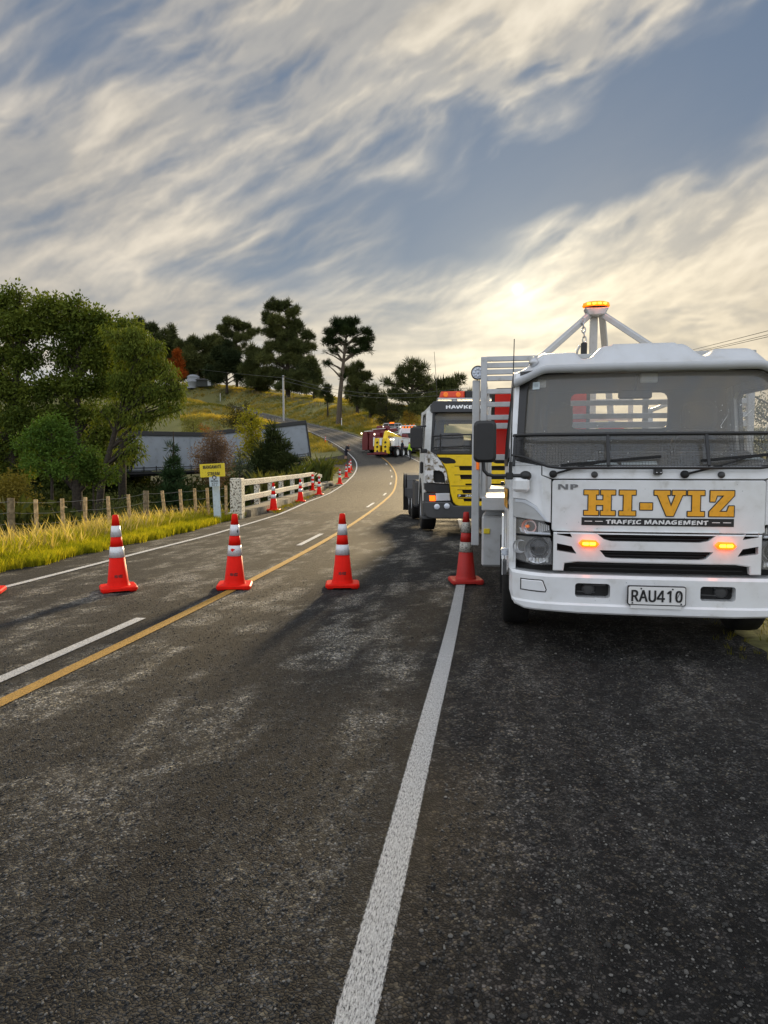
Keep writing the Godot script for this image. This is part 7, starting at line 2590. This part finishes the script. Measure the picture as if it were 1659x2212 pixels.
# ---------------------------------------------------------------- recovery trucks at the bend
func make_tow_trucks() -> void:
	var o := hit(826, 988)
	var t := thing("tow_truck", "white three-axle tow truck with a yellow underlift, seen from its rear corner", "tow truck", o, -0.47)
	var st := mb()
	for s in [-1.0, 1.0]:
		for z in [-1.15, -2.5, -3.85]:
			var w := wheel(0.52, 0.32, M.rubber, M.plate_white, 6)
			put(w, "wheel", t)
			w.position = Vector3(s * 1.08, 0.52, z)
			w.rotation.y = 0.0 if s > 0 else PI
		var w2 := wheel(0.52, 0.3, M.rubber, M.plate_white, 6)
		put(w2, "wheel", t)
		w2.position = Vector3(s * 1.08, 0.52, -8.4)
		w2.rotation.y = 0.0 if s > 0 else PI
		for q in [[-0.35, 1.0], [-1.5, 1.1], [-2.8, 1.1], [-4.1, 1.1], [-5.4, 1.1]]:
			st = mb()
			box(st, Vector3(s * 1.05, 1.55, q[0] - q[1] * 0.5 + 0.1), Vector3(0.4, 0.85, q[1] - 0.05), 0.03)
			obj("locker", st, M.white_paint, t)
		st = mb()
		bar(st, Vector3(s * 1.22, 1.16, -0.3), Vector3(s * 1.22, 1.16, -5.8), 0.05, 0.05)
		obj("side_strip", st, M.lens_red, t)
		st = mb()
		bar(st, Vector3(s * 1.2, 2.05, -0.3), Vector3(s * 1.2, 2.05, -6.0), 0.1, 0.08, 0.01)
		obj("top_strip", st, M.white_paint, t)
		st = mb()
		bar(st, Vector3(s * 0.95, 2.0, -5.4), Vector3(s * 0.85, 3.35, -6.5), 0.12, 0.12, 0.02)
		obj("pylon", st, M.white_paint, t)
	st = mb()
	box(st, Vector3(0, 0.85, -4.6), Vector3(1.6, 0.4, 9.0), 0.03)
	obj("chassis", st, M.black_matt, t)
	st = mb()
	box(st, Vector3(0, 1.7, -3.0), Vector3(1.7, 0.6, 5.4), 0.04)
	obj("deck", st, M.grey_paint, t)
	# yellow underlift
	for x in [-0.52, 0.42]:
		st = mb()
		slab(st, pv([x - 0.30, 0.35, x + 0.30, 0.35, x + 0.34, 1.2, x + 0.26, 1.95, x - 0.26, 1.95, x - 0.34, 1.2]), 0.25, -0.25, 0.03)
		obj("lift_tower", st, M.yellow_paint, t)
		st = mb()
		for y in [0.6, 1.05, 1.5]: box(st, Vector3(x + 0.05, y, 0.26), Vector3(0.22, 0.2, 0.04), 0.01, Basis(Vector3.BACK, 0.5))
		obj("lift_pocket", st, M.black_matt, t)
	st = mb()
	bar(st, Vector3(-0.05, 1.2, 0.3), Vector3(-0.05, 1.9, 0.3), 0.24, 0.06, 0.01, Vector3.BACK)
	obj("plate_panel", st, M.plate_white, t)
	st = mb()
	bar(st, Vector3(0.2, 1.5, -0.1), Vector3(0.25, 2.6, -0.5), 0.42, 0.36, 0.04)
	bar(st, Vector3(0.25, 2.55, -0.4), Vector3(0.2, 2.0, -4.0), 0.36, 0.4, 0.04)
	obj("boom", st, M.yellow_paint, t)
	st = mb()
	box(st, Vector3(0.1, 0.42, 0.7), Vector3(1.0, 0.16, 1.0), 0.03)
	box(st, Vector3(0.0, 0.30, 1.15), Vector3(2.3, 0.16, 0.22), 0.03)
	obj("crossbar", st, M.wrecker_red, t)
	st = mb()
	for q in [[-0.9, 2.3, -0.9, 0.5], [-0.5, 2.5, -1.3, 0.45], [0.4, 2.3, -4.6, 0.6], [-0.3, 2.25, -4.3, 0.5]]:
		tube(st, [Vector3(q[0] - q[3] * 0.5, q[1], q[2]), Vector3(q[0] + q[3] * 0.5, q[1], q[2])], 0.28, -1, 10)
		box(st, Vector3(q[0], q[1] - 0.2, q[2]), Vector3(q[3] + 0.2, 0.25, 0.6), 0.03)
	obj("winch", st, M.wrecker_red, t)
	st = mb()
	slab(st, pv([-1.2, 0.0, 1.2, 0.0, 1.2, 2.1, 1.0, 2.35, -1.0, 2.35, -1.2, 2.1]), -6.3, -8.9, 0.08, func(v): return v + Vector3(0, 0.95, 0), 0.0)
	obj("cab", st, M.white_paint, t)
	st = mb()
	slab(st, rr(-0.75, 2.1, 0.75, 2.75, 0.08), -6.285, -6.3, 0.0)
	obj("rear_window", st, M.black_plastic, t)
	for s in [-1.0, 1.0]:
		st = mb()
		box(st, Vector3(s * 1.2, 2.4, -7.6), Vector3(0.03, 0.7, 0.9), 0.01)
		obj("side_window", st, M.black_plastic, t)
	var lb := Node3D.new()
	put(lb, "light_bar", t)
	st = mb()
	tube(st, [Vector3(-1.15, 2.9, -6.2), Vector3(-1.1, 3.4, -6.2), Vector3(-0.9, 3.55, -6.2), Vector3(0.9, 3.55, -6.2), Vector3(1.1, 3.4, -6.2), Vector3(1.15, 2.9, -6.2)], 0.06, -1, 8)
	obj("hoop", st, M.chrome, lb)
	for x in [-0.55, -0.2, 0.2, 0.55]:
		st = mb()
		ball(st, Vector3(x, 3.38, -6.15), Vector3(0.09, 0.07, 0.06), 10, 6)
		obj("amber_lamp", st, M.amber_lit, lb)
	for x in [-0.3, 0.3, 0.75]:
		st = mb()
		ball(st, Vector3(x, 3.68, -6.2), Vector3(0.10, 0.07, 0.08), 10, 6)
		obj("amber_lamp", st, M.amber_dull, lb)
	for q in [[0.6, 1.9], [0.95, 1.9]]:
		st = mb()
		ball(st, Vector3(q[0] + 0.3, q[1] - 0.1, -0.1), Vector3(0.07, 0.07, 0.05), 8, 6)
		obj("work_lamp", st, M.white_lit, t)
	# red recovery truck beside it
	o = hit(799, 979)
	o = at(799, 979, -o.z)
	t = thing("red_recovery_truck", "dark red recovery truck gear standing left of the white tow truck", "tow truck", o, -0.75)
	st = mb()
	for s in [-1.0, 1.0]:
		for z in [-1.5, -2.9]:
			var w := wheel(0.5, 0.32, M.rubber, M.grey_paint, 6)
			put(w, "wheel", t)
			w.position = Vector3(s * 1.0, 0.5, z)
			w.rotation.y = 0.0 if s > 0 else PI
	box(st, Vector3(0, 0.8, -2.4), Vector3(2.0, 0.35, 4.8), 0.03)
	obj("chassis", st, M.black_matt, t)
	for x in [-0.5, 0.55]:
		st = mb()
		slab(st, pv([x - 0.42, 0.35, x + 0.42, 0.35, x + 0.46, 1.4, x + 0.30, 2.35, x - 0.30, 2.35, x - 0.46, 1.4]), 0.3, -0.3, 0.04)
		obj("outrigger", st, M.wrecker_red, t)
	st = mb()
	box(st, Vector3(0, 1.5, -2.2), Vector3(2.2, 0.9, 3.4), 0.04)
	obj("body", st, M.wrecker_red, t)
	st = mb()
	bar(st, Vector3(0.1, 2.3, 0.2), Vector3(0.1, 2.75, -4.2), 0.4, 0.4, 0.04)
	obj("boom", st, M.wrecker_red, t)
	st = mb()
	bar(st, Vector3(-0.6, 2.42, 0.25), Vector3(0.7, 2.42, 0.25), 0.07, 0.07, 0.01)
	bar(st, Vector3(0.35, 2.62, 0.0), Vector3(0.35, 2.95, -4.0), 0.06, 0.06, 0.01)
	obj("grey_pipe", st, M.plate_white, t)
	st = mb()
	for q in [[0.0, 2.85, -1.6], [0.3, 2.85, -2.4]]: tube(st, [Vector3(q[0] - 0.3, q[1], q[2]), Vector3(q[0] + 0.3, q[1], q[2])], 0.26, -1, 10)
	obj("winch", st, M.wrecker_red, t)
	st = mb()
	for q in [[-1.0, 2.2, 0.3], [1.0, 2.05, 0.3]]: ball(st, Vector3(q[0], q[1], q[2]), Vector3(0.1, 0.1, 0.06), 8, 6)
	obj("work_lamp", st, M.white_lit, t)
	st = mb()
	for k in 5: box(st, Vector3(-1.25, 0.7 + k * 0.22, -0.3), Vector3(0.5, 0.07, 0.6), 0.01)
	obj("step_ladder", st, M.grey_plastic, t)
	# grey rack truck behind
	o = at(847, 1010, 96.0)
	o.y = ground(o.x, o.z)
	t = thing("rack_truck", "grey truck with a lamp-hung rack facing the camera behind the tow trucks", "truck", o, -0.1)
	var h := at(847, 936, 96.0).y - o.y
	st = mb()
	for s in [-1.0, 1.0]:
		var w := wheel(0.5, 0.3, M.rubber, M.grey_paint, 6)
		put(w, "wheel", t)
		w.position = Vector3(s * 1.0, 0.5, -1.2)
		w.rotation.y = 0.0 if s > 0 else PI
	slab(st, rr(-1.2, 0.5, 1.2, h, 0.15), 0.0, -1.9, 0.06)
	obj("cab", st, M.grey_paint, t)
	st = mb()
	slab(st, rr(-1.05, h - 0.85, 1.05, h - 0.12, 0.08), 0.01, 0.0, 0.0)
	obj("windscreen", st, M.black_plastic, t)
	st = mb()
	var fr := [Vector3(-1.3, h - 0.3, -0.3), Vector3(-1.3, h + 1.15, -0.3), Vector3(-1.1, h + 1.35, -0.3), Vector3(1.1, h + 1.35, -0.3), Vector3(1.3, h + 1.15, -0.3), Vector3(1.3, h - 0.3, -0.3)]
	tube(st, fr, 0.07, -1, 8)
	for y in [0.25, 0.6, 0.95]: tube(st, [Vector3(-1.3, h + y, -0.3), Vector3(1.3, h + y, -0.3)], 0.05, -1, 6)
	for x in [-0.5, 0.35, 0.85]: tube(st, [Vector3(x, h, -0.3), Vector3(x, h + 1.35, -0.3)], 0.05, -1, 6)
	obj("rack", st, M.galvanised, t)
	st = mb()
	box(st, Vector3(0, h + 0.7, -0.5), Vector3(2.5, 1.1, 0.06), 0.02)
	obj("rack_panel", st, M.grey_plastic, t)
	var n := 0
	for q in [[-0.05, 1.45, 1], [0.15, 1.45, 1], [-0.25, 1.42, 1], [-0.75, 0.95, 1], [-1.25, 0.9, 0], [-1.3, 0.7, 0], [1.1, 0.9, 0]]:
		st = mb()
		ball(st, Vector3(q[0], h + q[1], -0.2), Vector3(0.11, 0.09, 0.07), 8, 6)
		obj("amber_lamp" if q[2] else "white_lamp", st, M.amber_lit if q[2] else M.white_lit, t)
